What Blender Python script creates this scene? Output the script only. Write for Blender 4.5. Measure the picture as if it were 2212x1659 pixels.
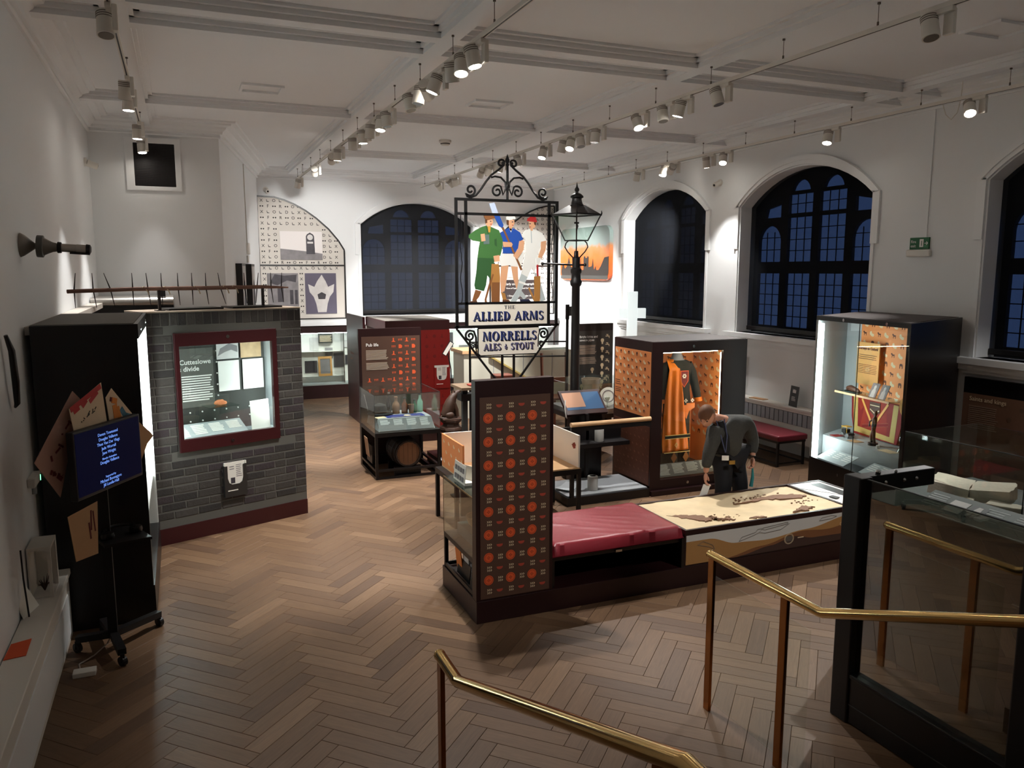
import bpy, bmesh, math, random
from mathutils import Vector, Matrix, geometry
random.seed(7)
for o in list(bpy.data.objects): bpy.data.objects.remove(o)
sc = bpy.context.scene
C = sc.collection
R = math.radians
# ---------------- camera, world, exposure ----------------
cd = bpy.data.cameras.new('camera'); cam = bpy.data.objects.new('camera', cd); C.objects.link(cam)
cd.sensor_fit = 'HORIZONTAL'; cd.sensor_width = 36; cd.lens = 36*1711/2212; cd.clip_start = .02; cd.clip_end = 200
cam.location = (0, 0, 2.7); cam.rotation_euler = (R(90-8.13), 0, R(-22.64)); sc.camera = cam
w = bpy.data.worlds.new('dusk'); sc.world = w; w.use_nodes = True
bg = w.node_tree.nodes['Background']; bg.inputs[0].default_value = (.15, .23, .43, 1); bg.inputs[1].default_value = 1.0
sc.view_settings.view_transform = 'Standard'; sc.view_settings.look = 'None'
sc.view_settings.gamma = 1; sc.view_settings.use_curve_mapping = False
sc.view_settings.exposure = 0.14
SPOT = 900.0       # power of one lit track spotlight
# ---------------- materials ----------------
def lin(c): return tuple((x/255/12.92 if x/255 <= .04045 else ((x/255+.055)/1.055)**2.4) for x in c[:3])
MATS = {}
def mat(name, rgb, rough=.55, metal=0, emit=0, noise=None, bump=None, spec=.5, ecol=None, coat=0):
    if name in MATS: return MATS[name]
    m = bpy.data.materials.new(name); m.use_nodes = True; nt = m.node_tree
    b = nt.nodes['Principled BSDF']; c = lin(rgb)
    b.inputs['Base Color'].default_value = (*c, 1); b.inputs['Roughness'].default_value = rough
    b.inputs['Metallic'].default_value = metal; b.inputs['Specular IOR Level'].default_value = spec
    b.inputs['Coat Weight'].default_value = coat
    if emit:
        e = lin(ecol) if ecol else c
        b.inputs['Emission Color'].default_value = (*e, 1); b.inputs['Emission Strength'].default_value = emit
    if noise or bump:
        tc = nt.nodes.new('ShaderNodeTexCoord')
    if noise:
        n = nt.nodes.new('ShaderNodeTexNoise'); n.inputs['Scale'].default_value = noise[0]; n.inputs['Detail'].default_value = 5
        r = nt.nodes.new('ShaderNodeMapRange'); r.inputs[3].default_value = 1-noise[1]; r.inputs[4].default_value = 1+noise[1]
        x = nt.nodes.new('ShaderNodeVectorMath'); x.operation = 'SCALE'; x.inputs[0].default_value = c
        nt.links.new(tc.outputs['Object'], n.inputs['Vector']); nt.links.new(n.outputs['Fac'], r.inputs[0])
        nt.links.new(r.outputs[0], x.inputs['Scale']); nt.links.new(x.outputs[0], b.inputs['Base Color'])
    if bump:
        n2 = nt.nodes.new('ShaderNodeTexNoise'); n2.inputs['Scale'].default_value = bump[0]; n2.inputs['Detail'].default_value = 4
        bp = nt.nodes.new('ShaderNodeBump'); bp.inputs['Strength'].default_value = bump[1]; bp.inputs['Distance'].default_value = .01
        nt.links.new(tc.outputs['Object'], n2.inputs['Vector']); nt.links.new(n2.outputs['Fac'], bp.inputs['Height'])
        nt.links.new(bp.outputs[0], b.inputs['Normal'])
    MATS[name] = m; return m
def glassmat(name, tint=(255, 255, 255), refl=.08, rough=0.0, fres=True):
    if name in MATS: return MATS[name]
    m = bpy.data.materials.new(name); m.use_nodes = True; nt = m.node_tree; nt.nodes.clear()
    o = nt.nodes.new('ShaderNodeOutputMaterial'); mx = nt.nodes.new('ShaderNodeMixShader')
    t = nt.nodes.new('ShaderNodeBsdfTransparent'); t.inputs[0].default_value = (*lin(tint), 1)
    g = nt.nodes.new('ShaderNodeBsdfGlossy'); g.inputs['Roughness'].default_value = rough; g.inputs[0].default_value = (1, 1, 1, 1)
    if fres:                                        # thin-pane Fresnel, the same from both sides
        f = nt.nodes.new('ShaderNodeLayerWeight'); f.inputs[0].default_value = .5
        p5 = nt.nodes.new('ShaderNodeMath'); p5.operation = 'POWER'; p5.inputs[1].default_value = 5
        a = nt.nodes.new('ShaderNodeMath'); a.operation = 'MULTIPLY_ADD'; a.inputs[1].default_value = .9; a.inputs[2].default_value = refl
        nt.links.new(f.outputs['Facing'], p5.inputs[0]); nt.links.new(p5.outputs[0], a.inputs[0]); nt.links.new(a.outputs[0], mx.inputs[0])
    else: mx.inputs[0].default_value = refl
    nt.links.new(t.outputs[0], mx.inputs[1]); nt.links.new(g.outputs[0], mx.inputs[2]); nt.links.new(mx.outputs[0], o.inputs[0])
    MATS[name] = m; return m
def blindmat(name, rgb, through):
    m = bpy.data.materials.new(name); m.use_nodes = True; nt = m.node_tree; nt.nodes.clear()
    o = nt.nodes.new('ShaderNodeOutputMaterial'); mx = nt.nodes.new('ShaderNodeMixShader'); mx.inputs[0].default_value = through
    d = nt.nodes.new('ShaderNodeBsdfDiffuse'); d.inputs[0].default_value = (*lin(rgb), 1); t = nt.nodes.new('ShaderNodeBsdfTransparent')
    nt.links.new(d.outputs[0], mx.inputs[1]); nt.links.new(t.outputs[0], mx.inputs[2]); nt.links.new(mx.outputs[0], o.inputs[0])
    MATS[name] = m; return m
wallm = mat('wall_paint', (233, 235, 236), .8, noise=(1.3, .02), bump=(60, .03))
ceilm = mat('ceiling_paint', (235, 237, 239), .85, noise=(1.1, .02))
trimm = mat('trim_paint', (235, 237, 238), .6)
stone = mat('stone_tracery', (58, 58, 62), .9, noise=(6, .15))
black = mat('black_steel', (20, 17, 18), .45, spec=.4)
darkbr = mat('dark_maroon_paint', (38, 14, 15), .4, noise=(3, .1))
maroon = mat('maroon_lacquer', (58, 14, 18), .4)
nearblk = mat('black_lacquer', (13, 9, 11), .35)
brownp = mat('brown_graphic', (84, 57, 44), .6)
grey = mat('grey_board', (150, 154, 158), .7)
dgrey = mat('dark_grey_print', (62, 62, 62), .6)
white = mat('white_print', (240, 238, 232), .6)
cream = mat('cream_print', (226, 205, 168), .6)
paper = mat('paper', (236, 232, 222), .8)
orange = mat('orange_graphic', (234, 148, 88), .6)
orangp = mat('orange_print', (226, 92, 46), .6)
redp = mat('red_graphic', (142, 24, 20), .45)
redvin = mat('red_vinyl', (128, 30, 42), .38, bump=(7, .35))
brass = mat('brass', (222, 186, 122), .13, 1.0)
brassd = mat('brass_post', (172, 116, 68), .2, 1.0)
chrome = mat('chrome', (200, 200, 200), .15, 1.0)
whitem = mat('white_metal', (224, 220, 212), .5)
clearg = glassmat('low_iron_glass', (248, 250, 250), .05, fres=False)
glass = glassmat('case_glass', (246, 250, 248), .06)
ledm = mat('led_strip', (235, 245, 245), .5, emit=38, ecol=(232, 242, 242))
lampm = mat('spot_lens', (255, 250, 240), .5, emit=60, ecol=(255, 246, 232))
oak = mat('pale_oak', (222, 180, 135), .5, noise=(8, .1))
darkoak = mat('carved_dark_oak', (62, 40, 28), .5, noise=(14, .25), bump=(30, .3))
tan = mat('tan_card', (178, 138, 98), .8, noise=(10, .06))
photo = mat('photo_grey', (128, 124, 126), .6, noise=(7, .5))
photol = mat('photo_pale', (206, 202, 200), .6, noise=(9, .2))
photod = mat('photo_dark', (62, 58, 64), .6, noise=(12, .5))
blue = mat('blue_print', (38, 48, 120), .6)
# ---------------- mesh helpers ----------------
I4 = Matrix.Identity(4)
def F(o, u, v):
    u = Vector(u).normalized(); v = Vector(v).normalized(); n = u.cross(v)
    return Matrix(((u.x, v.x, n.x, o[0]), (u.y, v.y, n.y, o[1]), (u.z, v.z, n.z, o[2]), (0, 0, 0, 1)))
def front(x, y, z): return F((x, y, z), (1, 0, 0), (0, 0, 1))       # faces -Y (towards the stairs)
def faceW(x, y, z): return F((x, y, z), (0, -1, 0), (0, 0, 1))      # faces -X
def faceE(x, y, z): return F((x, y, z), (0, 1, 0), (0, 0, 1))       # faces +X
def flat(x, y, z): return F((x, y, z), (1, 0, 0), (0, 1, 0))
def rz(x, y, z, deg): return Matrix.Translation((x, y, z)) @ Matrix.Rotation(R(deg), 4, 'Z')
class MB:
    def __init__(s, M=None): s.v = []; s.f = []; s.M = M or I4
    def add(s, vs, fs):
        k = len(s.v); s.v += [s.M @ Vector(p) for p in vs]; s.f += [tuple(i+k for i in q) for q in fs]; return s
    def box(s, a0, a1, b0, b1, c0, c1):
        return s.add([(a0,b0,c0),(a1,b0,c0),(a1,b1,c0),(a0,b1,c0),(a0,b0,c1),(a1,b0,c1),(a1,b1,c1),(a0,b1,c1)],
                     [(3,2,1,0),(4,5,6,7),(0,1,5,4),(1,2,6,5),(2,3,7,6),(3,0,4,7)])
    def bar(s, p, q, w, d=None, up=(0, 0, 1)):          # square bar between two points
        d = d or w; p = Vector(p); q = Vector(q); t = (q-p).normalized(); u = t.cross(Vector(up))
        if u.length < 1e-4: u = t.cross(Vector((0, 1, 0)))
        u.normalize(); n = u.cross(t); u *= w/2; n *= d/2
        return s.add([p-u-n, p+u-n, p+u+n, p-u+n, q-u-n, q+u-n, q+u+n, q-u+n], [(3,2,1,0),(4,5,6,7),(0,1,5,4),(1,2,6,5),(2,3,7,6),(3,0,4,7)])
    def prism(s, pts, c0, c1, holes=()):
        loops = [list(pts)]+[list(h) for h in holes]
        tri = geometry.tessellate_polygon([[Vector((p[0], p[1], 0)) for p in l] for l in loops])
        al = [p for l in loops for p in l]; n = len(al)
        def area(t): a, b, c = (al[i] for i in t); return (b[0]-a[0])*(c[1]-a[1])-(c[0]-a[0])*(b[1]-a[1])
        fs = []
        for t in tri:
            if area(t) < 0: t = t[::-1]
            fs.append(tuple(i+n for i in t)); fs.append(tuple(t[::-1]))
        k = 0
        for l in loops:
            m = len(l); A = sum(l[i][0]*l[(i+1) % m][1]-l[(i+1) % m][0]*l[i][1] for i in range(m))
            out = (A > 0) == (l is loops[0])
            for i in range(m):
                a, b = k+i, k+(i+1) % m
                fs.append((a, b, b+n, a+n) if out else (b, a, a+n, b+n))
            k += m
        return s.add([(p[0], p[1], c0) for p in al]+[(p[0], p[1], c1) for p in al], fs)
    def cyl(s, p, q, r0, r1=None, n=14):
        r1 = r0 if r1 is None else r1; p = Vector(p); q = Vector(q); t = (q-p).normalized()
        u = t.orthogonal().normalized(); v = t.cross(u); vs = []
        for c, r in ((p, r0), (q, r1)):
            for i in range(n): a = 2*math.pi*i/n; vs.append(c+(u*math.cos(a)+v*math.sin(a))*r)
        fs = [(i, (i+1) % n, n+(i+1) % n, n+i) for i in range(n)]+[tuple(range(n-1, -1, -1)), tuple(range(n, 2*n))]
        return s.add(vs, fs)
    def tube(s, path, r, n=8, closed=False, flatten=None):
        P = [Vector(p) for p in path]; m = len(P); vs = []; u = None
        rr = r if isinstance(r, (list, tuple)) else [r]*m
        for i, p in enumerate(P):
            t = (P[(i+1) % m]-P[i-1]) if closed else (P[min(i+1, m-1)]-P[max(i-1, 0)])
            t.normalize(); u = t.orthogonal() if u is None else (u-t*u.dot(t)); u.normalize(); v = t.cross(u)
            for k in range(n):
                a = 2*math.pi*k/n; d = (u*math.cos(a)+v*math.sin(a))*rr[i]
                vs.append(p+d)
        fs = []
        for i in range(m if closed else m-1):
            j = (i+1) % m
            for k in range(n): fs.append((i*n+k, i*n+(k+1) % n, j*n+(k+1) % n, j*n+k))
        if not closed: fs += [tuple(range(n-1, -1, -1)), tuple(range((m-1)*n, m*n))]
        return s.add(vs, fs)
    def lathe(s, prof, c=(0, 0, 0), n=24, cap=True):
        vs = []; m = len(prof)
        for r, z in prof:
            for i in range(n): a = 2*math.pi*i/n; vs.append((c[0]+r*math.cos(a), c[1]+r*math.sin(a), c[2]+z))
        fs = [(i*n+k, i*n+(k+1) % n, (i+1)*n+(k+1) % n, (i+1)*n+k) for i in range(m-1) for k in range(n)]
        if cap: fs += [tuple(range(n-1, -1, -1)), tuple(range((m-1)*n, m*n))]
        return s.add(vs, fs)
    def ball(s, c, r, n=10, sq=(1, 1, 1)):
        prof = [(max(.001, math.sin(math.pi*i/n)), -math.cos(math.pi*i/n)) for i in range(n+1)]
        vs = []; k = 2*n
        for a, z in prof:
            for i in range(k): t = 2*math.pi*i/k; vs.append((c[0]+r*sq[0]*a*math.cos(t), c[1]+r*sq[1]*a*math.sin(t), c[2]+r*sq[2]*z))
        fs = [(i*k+j, i*k+(j+1) % k, (i+1)*k+(j+1) % k, (i+1)*k+j) for i in range(n) for j in range(k)]
        return s.add(vs, fs)
    def quad(s, a, b, c, d): return s.add([a, b, c, d], [(0, 1, 2, 3)])
    def text(s, t, size, a, b, c=.002, align='LEFT', off=0, sx=1, ext=.0006, shear=0):
        cu = bpy.data.curves.new('t', 'FONT'); cu.body = t; cu.size = size; cu.align_x = align; cu.offset = off; cu.shear = shear
        cu.extrude = ext; cu.resolution_u = 3; cu.space_line = 1.0
        ob = bpy.data.objects.new('t', cu); C.objects.link(ob)
        me = bpy.data.meshes.new_from_object(ob.evaluated_get(bpy.context.evaluated_depsgraph_get()))
        s.add([(a+v.co.x*sx, b+v.co.y, c+v.co.z) for v in me.vertices], [tuple(p.vertices) for p in me.polygons])
        bpy.data.objects.remove(ob); bpy.data.curves.remove(cu); bpy.data.meshes.remove(me); return s
    def lines(s, a0, a1, b0, b1, n, c=.002, th=.45, rag=.12, seed=1):      # rows of print too small to read
        rg = random.Random(seed); st = (b0-b1)/n
        for i in range(n):
            w_ = (a1-a0)*(1-rag*rg.random()); y = b0-st*(i+.5); s.box(a0, a0+w_, y-st*th/2, y+st*th/2, c-.001, c)
        return s
    def mesh(s, name, smooth=False, W=I4):
        inv = W.inverted(); me = bpy.data.meshes.new(name)
        me.from_pydata([tuple(inv @ v) for v in s.v], [], s.f); me.update()
        if smooth:
            for p in me.polygons: p.use_smooth = True
            bm = bmesh.new(); bm.from_mesh(me); bmesh.ops.remove_doubles(bm, verts=bm.verts, dist=1e-5)
            for e in bm.edges:
                if len(e.link_faces) == 2 and e.calc_face_angle(0) > R(42): e.smooth = False
            bm.to_mesh(me); bm.free()
        return me
def wm(o): return (wm(o.parent) if o.parent else I4) @ (Matrix.LocRotScale(o.location, o.rotation_euler, o.scale))
def part(mb, name, m, parent, smooth=False, label=None, kind=None, bevel=0):
    W = wm(parent); o = bpy.data.objects.new(name, mb.mesh(name, smooth, W)); C.objects.link(o); o.parent = parent
    o.data.materials.append(m)
    if label: o['label'] = label
    if kind: o['kind'] = kind
    if bevel: bv(o, bevel)
    return o
def bv(o, w_):
    b = o.modifiers.new('bevel', 'BEVEL'); b.width = w_; b.segments = 2; b.limit_method = 'ANGLE'
def tag(o, label, cat, group=None):
    o['label'] = label; o['category'] = cat
    if group: o['group'] = group
    return o
def thing(name, label, cat, loc=(0, 0, 0), deg=0, group=None):
    o = bpy.data.objects.new(name, None); C.objects.link(o); o.location = loc; o.rotation_euler = (0, 0, R(deg)); o.empty_display_size = .1
    return tag(o, label, cat, group)
def single(mb, name, m, label, cat, group=None, smooth=False, bevel=0):
    xs = [v.x for v in mb.v]; ys = [v.y for v in mb.v]; z = min(v.z for v in mb.v)
    L = Vector(((min(xs)+max(xs))/2, (min(ys)+max(ys))/2, z))
    o = bpy.data.objects.new(name, mb.mesh(name, smooth, Matrix.Translation(L))); C.objects.link(o); o.location = L
    o.data.materials.append(m)
    if bevel: bv(o, bevel)
    return tag(o, label, cat, group)
def struct(mb, name, m, parent=None, smooth=False):
    o = bpy.data.objects.new(name, mb.mesh(name, smooth, wm(parent) if parent else I4)); C.objects.link(o); o.data.materials.append(m)
    o.parent = parent
    if not parent: o['kind'] = 'structure'
    return o
def arc(cx, cy, r, a0, a1, n=12, ry=None):
    ry = ry or r
    return [(cx+r*math.cos(R(a0+(a1-a0)*i/n)), cy+ry*math.sin(R(a0+(a1-a0)*i/n))) for i in range(n+1)]
def archpts(a0, a1, z0, zs, za, n=16):
    h = (a1-a0)/2; rise = za-zs; r = (h*h+rise*rise)/(2*rise); cx = (a0+a1)/2; cy = za-r; t = math.degrees(math.asin(min(1, h/r)))
    return [(a0, z0), (a1, z0)]+arc(cx, cy, r, 90-t, 90+t, n)
def spiral(cx, cy, r0, r1, a0, turns, n=28):
    return [(cx+(r0+(r1-r0)*i/n)*math.cos(R(a0)+2*math.pi*turns*i/n), cy+(r0+(r1-r0)*i/n)*math.sin(R(a0)+2*math.pi*turns*i/n)) for i in range(n+1)]
# ---------------- room shell ----------------
XL, XR, YB, YF, ZC = -1.05, 8.34, 17.4, -2.0, 4.8
def floor_mat():
    m = bpy.data.materials.new('oak_planks'); m.use_nodes = True; nt = m.node_tree; b = nt.nodes['Principled BSDF']
    N = nt.nodes.new; L = nt.links.new
    oi = N('ShaderNodeObjectInfo'); ge = N('ShaderNodeNewGeometry'); ad = N('ShaderNodeMath'); ad.operation = 'ADD'
    fr = N('ShaderNodeMath'); fr.operation = 'FRACT'; L(oi.outputs['Random'], ad.inputs[0]); L(ge.outputs['Random Per Island'], ad.inputs[1]); L(ad.outputs[0], fr.inputs[0])
    cr = N('ShaderNodeValToRGB'); L(fr.outputs[0], cr.inputs[0]); e = cr.color_ramp.elements
    cols = [(0, (90, 67, 50)), (.25, (102, 77, 56)), (.6, (106, 80, 58)), (.85, (110, 84, 61)), (1, (122, 95, 71))]
    e[0].position, e[0].color = cols[0][0], (*lin(cols[0][1]), 1); e[1].position, e[1].color = 1, (*lin(cols[-1][1]), 1)
    for p, c in cols[1:-1]: q = e.new(p); q.color = (*lin(c), 1)
    tc = N('ShaderNodeTexCoord'); vr = N('ShaderNodeAttribute'); vr.attribute_name = 'grain'
    mp = N('ShaderNodeMapping'); mp.inputs['Scale'].default_value = (1, 14, 1); cb = N('ShaderNodeVectorMath'); cb.operation = 'ADD'
    sv = N('ShaderNodeVectorMath'); sv.operation = 'SCALE'; sv.inputs[0].default_value = (37, 19, 5); L(fr.outputs[0], sv.inputs['Scale'])
    L(vr.outputs['Vector'], cb.inputs[0]); L(sv.outputs[0], cb.inputs[1]); L(cb.outputs[0], mp.inputs[0])
    n = N('ShaderNodeTexNoise'); n.inputs['Scale'].default_value = 5; n.inputs['Detail'].default_value = 6; n.inputs['Distortion'].default_value = 1.2; L(mp.outputs[0], n.inputs['Vector'])
    mr = N('ShaderNodeMapRange'); mr.inputs[1].default_value = .3; mr.inputs[2].default_value = .7; mr.inputs[3].default_value = .84; mr.inputs[4].default_value = 1.12; L(n.outputs['Fac'], mr.inputs[0])
    vs = N('ShaderNodeVectorMath'); vs.operation = 'SCALE'; L(cr.outputs[0], vs.inputs[0]); L(mr.outputs[0], vs.inputs['Scale'])
    L(vs.outputs[0], b.inputs['Base Color']); b.inputs['Roughness'].default_value = .48; b.inputs['Specular IOR Level'].default_value = .4
    return m
planks = floor_mat()
fl = struct(MB().box(XL-.6, XR+.5, YF, YB+.4, -.12, -.016), 'floor', mat('floor_joint', (48, 34, 25), .9))
PL, PW, PT = .6, .12, .016
def plank_geo(mb_v, mb_f, gr, Mx):
    k = len(mb_v); a, b_, h = PL/2-.001, PW/2-.001, .0015
    vs = [(-a,-b_,-PT),(a,-b_,-PT),(a,b_,-PT),(-a,b_,-PT),(-a,-b_,-h),(a,-b_,-h),(a,b_,-h),(-a,b_,-h),(-a+h,-b_+h,0),(a-h,-b_+h,0),(a-h,b_-h,0),(-a+h,b_-h,0)]
    mb_v += [tuple(Mx @ Vector(p)) for p in vs]; gr += vs
    mb_f += [tuple(i+k for i in q) for q in [(0,1,5,4),(1,2,6,5),(2,3,7,6),(3,0,4,7),(4,5,9,8),(5,6,10,9),(6,7,11,10),(7,4,8,11),(8,9,10,11)]]
def plank_mesh(name, mats):
    v, f, g = [], [], []
    for Mx in mats: plank_geo(v, f, g, Mx)
    me = bpy.data.meshes.new(name); me.from_pydata(v, [], f); at = me.attributes.new('grain', 'FLOAT_VECTOR', 'POINT')
    at.data.foreach_set('vector', [x for p in g for x in p]); me.materials.append(planks); me.update(); return me
ucell = Vector((1, 1, 0))/math.sqrt(2); vcell = Vector((-1, 1, 0))/math.sqrt(2)
cams = cam.matrix_basis.copy() if False else (Matrix.Translation(cam.location) @ cam.rotation_euler.to_matrix().to_4x4()).inverted()
def pix(p):
    q = cams @ Vector(p)
    if q.z > -.1: return None
    return (1106+1711*q.x/-q.z, 829.5-1711*q.y/-q.z, -q.z)
hid = [(1.98, 6.2, 5.44, 6.3), (-1.05, -.3, 6.5, 12), (-.3, 1.2, 8.4, 9.6), (5.1, 6.5, 8, 9.6), (3.55, 9, 0, 3.4), (XL, -.87, 0, 6.5)]
cand = []; n_ = int(PL/PW)
for j in range(-40, 40):
    for k in range(-60, 220):
        for kind in (0, 1):
            if kind == 0: u = k*PW+PL/2+j*2*PL; v_ = k*PW+PW/2
            else: u = k*PW+PL+PW/2+j*2*PL; v_ = (k+1)*PW-PL/2
            c = ucell*u+vcell*v_+Vector((.28, -.05, 0))
            if not (XL-.1 < c.x < XR and 2.6 < c.y < YB): continue
            if c.x < XL+.2 or c.x > XR-.2: continue
            p = pix(c)
            vis = p and -60 < p[0] < 2270 and p[1] < 1750 and not any(a < c.x < b_ and d < c.y < e for a, b_, d, e in hid)
            cand.append((p[2] if vis else 99+c.y, c, kind))
cand.sort(key=lambda t: t[0])
pm = plank_mesh('plank', [I4])
for d, c, kind in cand[:300]:
    o = bpy.data.objects.new('plank', pm); C.objects.link(o); o.parent = fl; o.location = c; o.rotation_euler = (0, 0, R(45 if kind == 0 else 135))
rest = bpy.data.objects.new('plank_field', plank_mesh('plank_field', [Matrix.Translation(c) @ Matrix.Rotation(R(45 if k == 0 else 135), 4, 'Z') for d, c, k in cand[300:]]))
C.objects.link(rest); rest.parent = fl; rest['kind'] = 'stuff'
bord = [(XL, XR, YF, 2.7), (XL, XL+.25, 2.6, YB), (XR-.25, XR, 2.6, YB)]
for a, b_, d, e in bord: struct(MB().box(a, b_, d, e, -.016, -.003), 'border_board', mat('border_oak', (100, 76, 56), .5, noise=(3, .1)), fl)
# walls
WINR = [(11.40, 14.05), (7.87, 10.50), (3.63, 6.26)]; Z0, ZS, ZA = 1.72, 3.70, 4.19
yz = F((0, 0, 0), (0, 1, 0), (0, 0, 1))                     # (y, z) -> wall planes, normal +X
def yzat(x): return F((x, 0, 0), (0, 1, 0), (0, 0, 1))
def xzat(y): return F((0, y, 0), (1, 0, 0), (0, 0, 1))
struct(MB(yzat(XR)).prism([(YF, 0), (YB, 0), (YB, ZC), (YF, ZC)], 0, .42, [archpts(a, b_, Z0, ZS, ZA) for a, b_ in WINR]), 'wall_right', wallm)
struct(MB(xzat(YB)).prism([(-1.6, 0), (XR+.42, 0), (XR+.42, ZC), (-1.6, ZC)], -.42, 0, [archpts(3.70, 6.30, Z0, ZS, ZA)]), 'wall_back', wallm)
struct(MB(yzat(XL)).prism([(YF, 0), (12.55, 0), (12.55, ZC), (YF, ZC)], -.2, 0), 'wall_left', wallm)
struct(MB().prism([(XL-.2, 12.55), (.64, 12.55), (1.58, YB), (XL-.2, YB)], 0, ZC), 'wall_alcove', wallm)
struct(MB().box(XL-.6, XR+.42, YF-.2, YF, 0, ZC), 'wall_front', wallm)
ce = struct(MB().box(XL-.6, XR+.42, YF-.2, YB+.42, ZC, ZC+.15), 'ceiling', ceilm)
def beam(x0, x1, y0, y1, along):
    m = MB().box(x0, x1, y0, y1, 4.69, ZC)
    if along == 'y': m.box(x0-.035, x0, y0, y1, 4.735, ZC).box(x1, x1+.035, y0, y1, 4.735, ZC).box(x0-.08, x0-.035, y0, y1, 4.775, ZC).box(x1+.035, x1+.08, y0, y1, 4.775, ZC)
    else: m.box(x0, x1, y0-.035, y0, 4.735, ZC).box(x0, x1, y1, y1+.035, 4.735, ZC).box(x0, x1, y0-.08, y0-.035, 4.775, ZC).box(x0, x1, y1+.035, y1+.08, 4.775, ZC)
    struct(m, 'beam', ceilm, ce)
BX = [-.34, 2.29, 4.95, 7.72]
for x in BX: beam(x-.085, x+.085, YF, 12.5 if x < 0 else YB-.05, 'y')
for y in (3.4, 6.88, 7.43, 10.8, 14.35):
    xs = [XL]+BX+[XR]
    for a, b_ in zip(xs[:-1], xs[1:]):
        if y > 12.5 and a < 0: continue
        beam(max(a+.085, 1.05 if (y > 12.5 and a < 1) else -9), b_-.085, y, y+.16, 'x')
for x0, x1, y0, y1 in [(.77, 1.24, 9.75, 10.15), (3.5, 4.0, 9.55, 9.95), (6.5, 7.0, 4.9, 5.3)]:     # access hatches
    struct(MB().box(x0, x1, y0, y0+.03, ZC-.025, ZC).box(x0, x1, y1-.03, y1, ZC-.025, ZC).box(x0, x0+.03, y0+.03, y1-.03, ZC-.025, ZC).box(x1-.03, x1, y0+.03, y1-.03, ZC-.025, ZC), 'hatch_frame', ceilm, ce)
# cornice swept round the walls
def sweep(path, prof):
    m = MB(); P = [Vector((a, b_)) for a, b_ in path]; n = len(P); ring = []
    for i, p in enumerate(P):
        d0 = (P[i]-P[i-1]).normalized() if i else (P[1]-P[0]).normalized(); d1 = (P[i+1]-P[i]).normalized() if i < n-1 else d0
        n0 = Vector((d0.y, -d0.x)); n1 = Vector((d1.y, -d1.x)); mt = (n0+n1); mt = mt/max(.2, mt.dot(n0))
        ring.append([(p.x+mt.x*d, p.y+mt.y*d, z) for d, z in prof])
    k = len(prof); vs = [v for r_ in ring for v in r_]
    m.add(vs, [(i*k+j, i*k+(j+1) % k, (i+1)*k+(j+1) % k, (i+1)*k+j) for i in range(n-1) for j in range(k)]); return m
prof = [(d, 4.585+(z-4.585)*.215/.315) for d, z in [(0, 4.585), (.025, 4.585), (.035, 4.61), (.025, 4.63), (.025, 4.66), (.06, 4.67), (.07, 4.72), (.12, 4.77), (.13, 4.80), (.2, 4.825), (.21, 4.86), (.27, 4.865), (.28, 4.9), (0, 4.9)]]
struct(sweep([(XL, YF), (XL, 12.55), (.64, 12.55), (1.58, YB), (XR, YB), (XR, YF)], prof), 'trim_1', trimm)
for i, (pth, zz) in enumerate([([(1.58, YB), (3.68, YB)], .18), ([(6.32, YB), (XR, YB)], .18), ([(XR, YB), (XR, 7.0)], .18)]):
    struct(sweep(pth, [(0, 0), (.02, 0), (.02, .15), (.01, .18), (0, .18)]), 'baseboard_%d' % (i+1), trimm)
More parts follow.
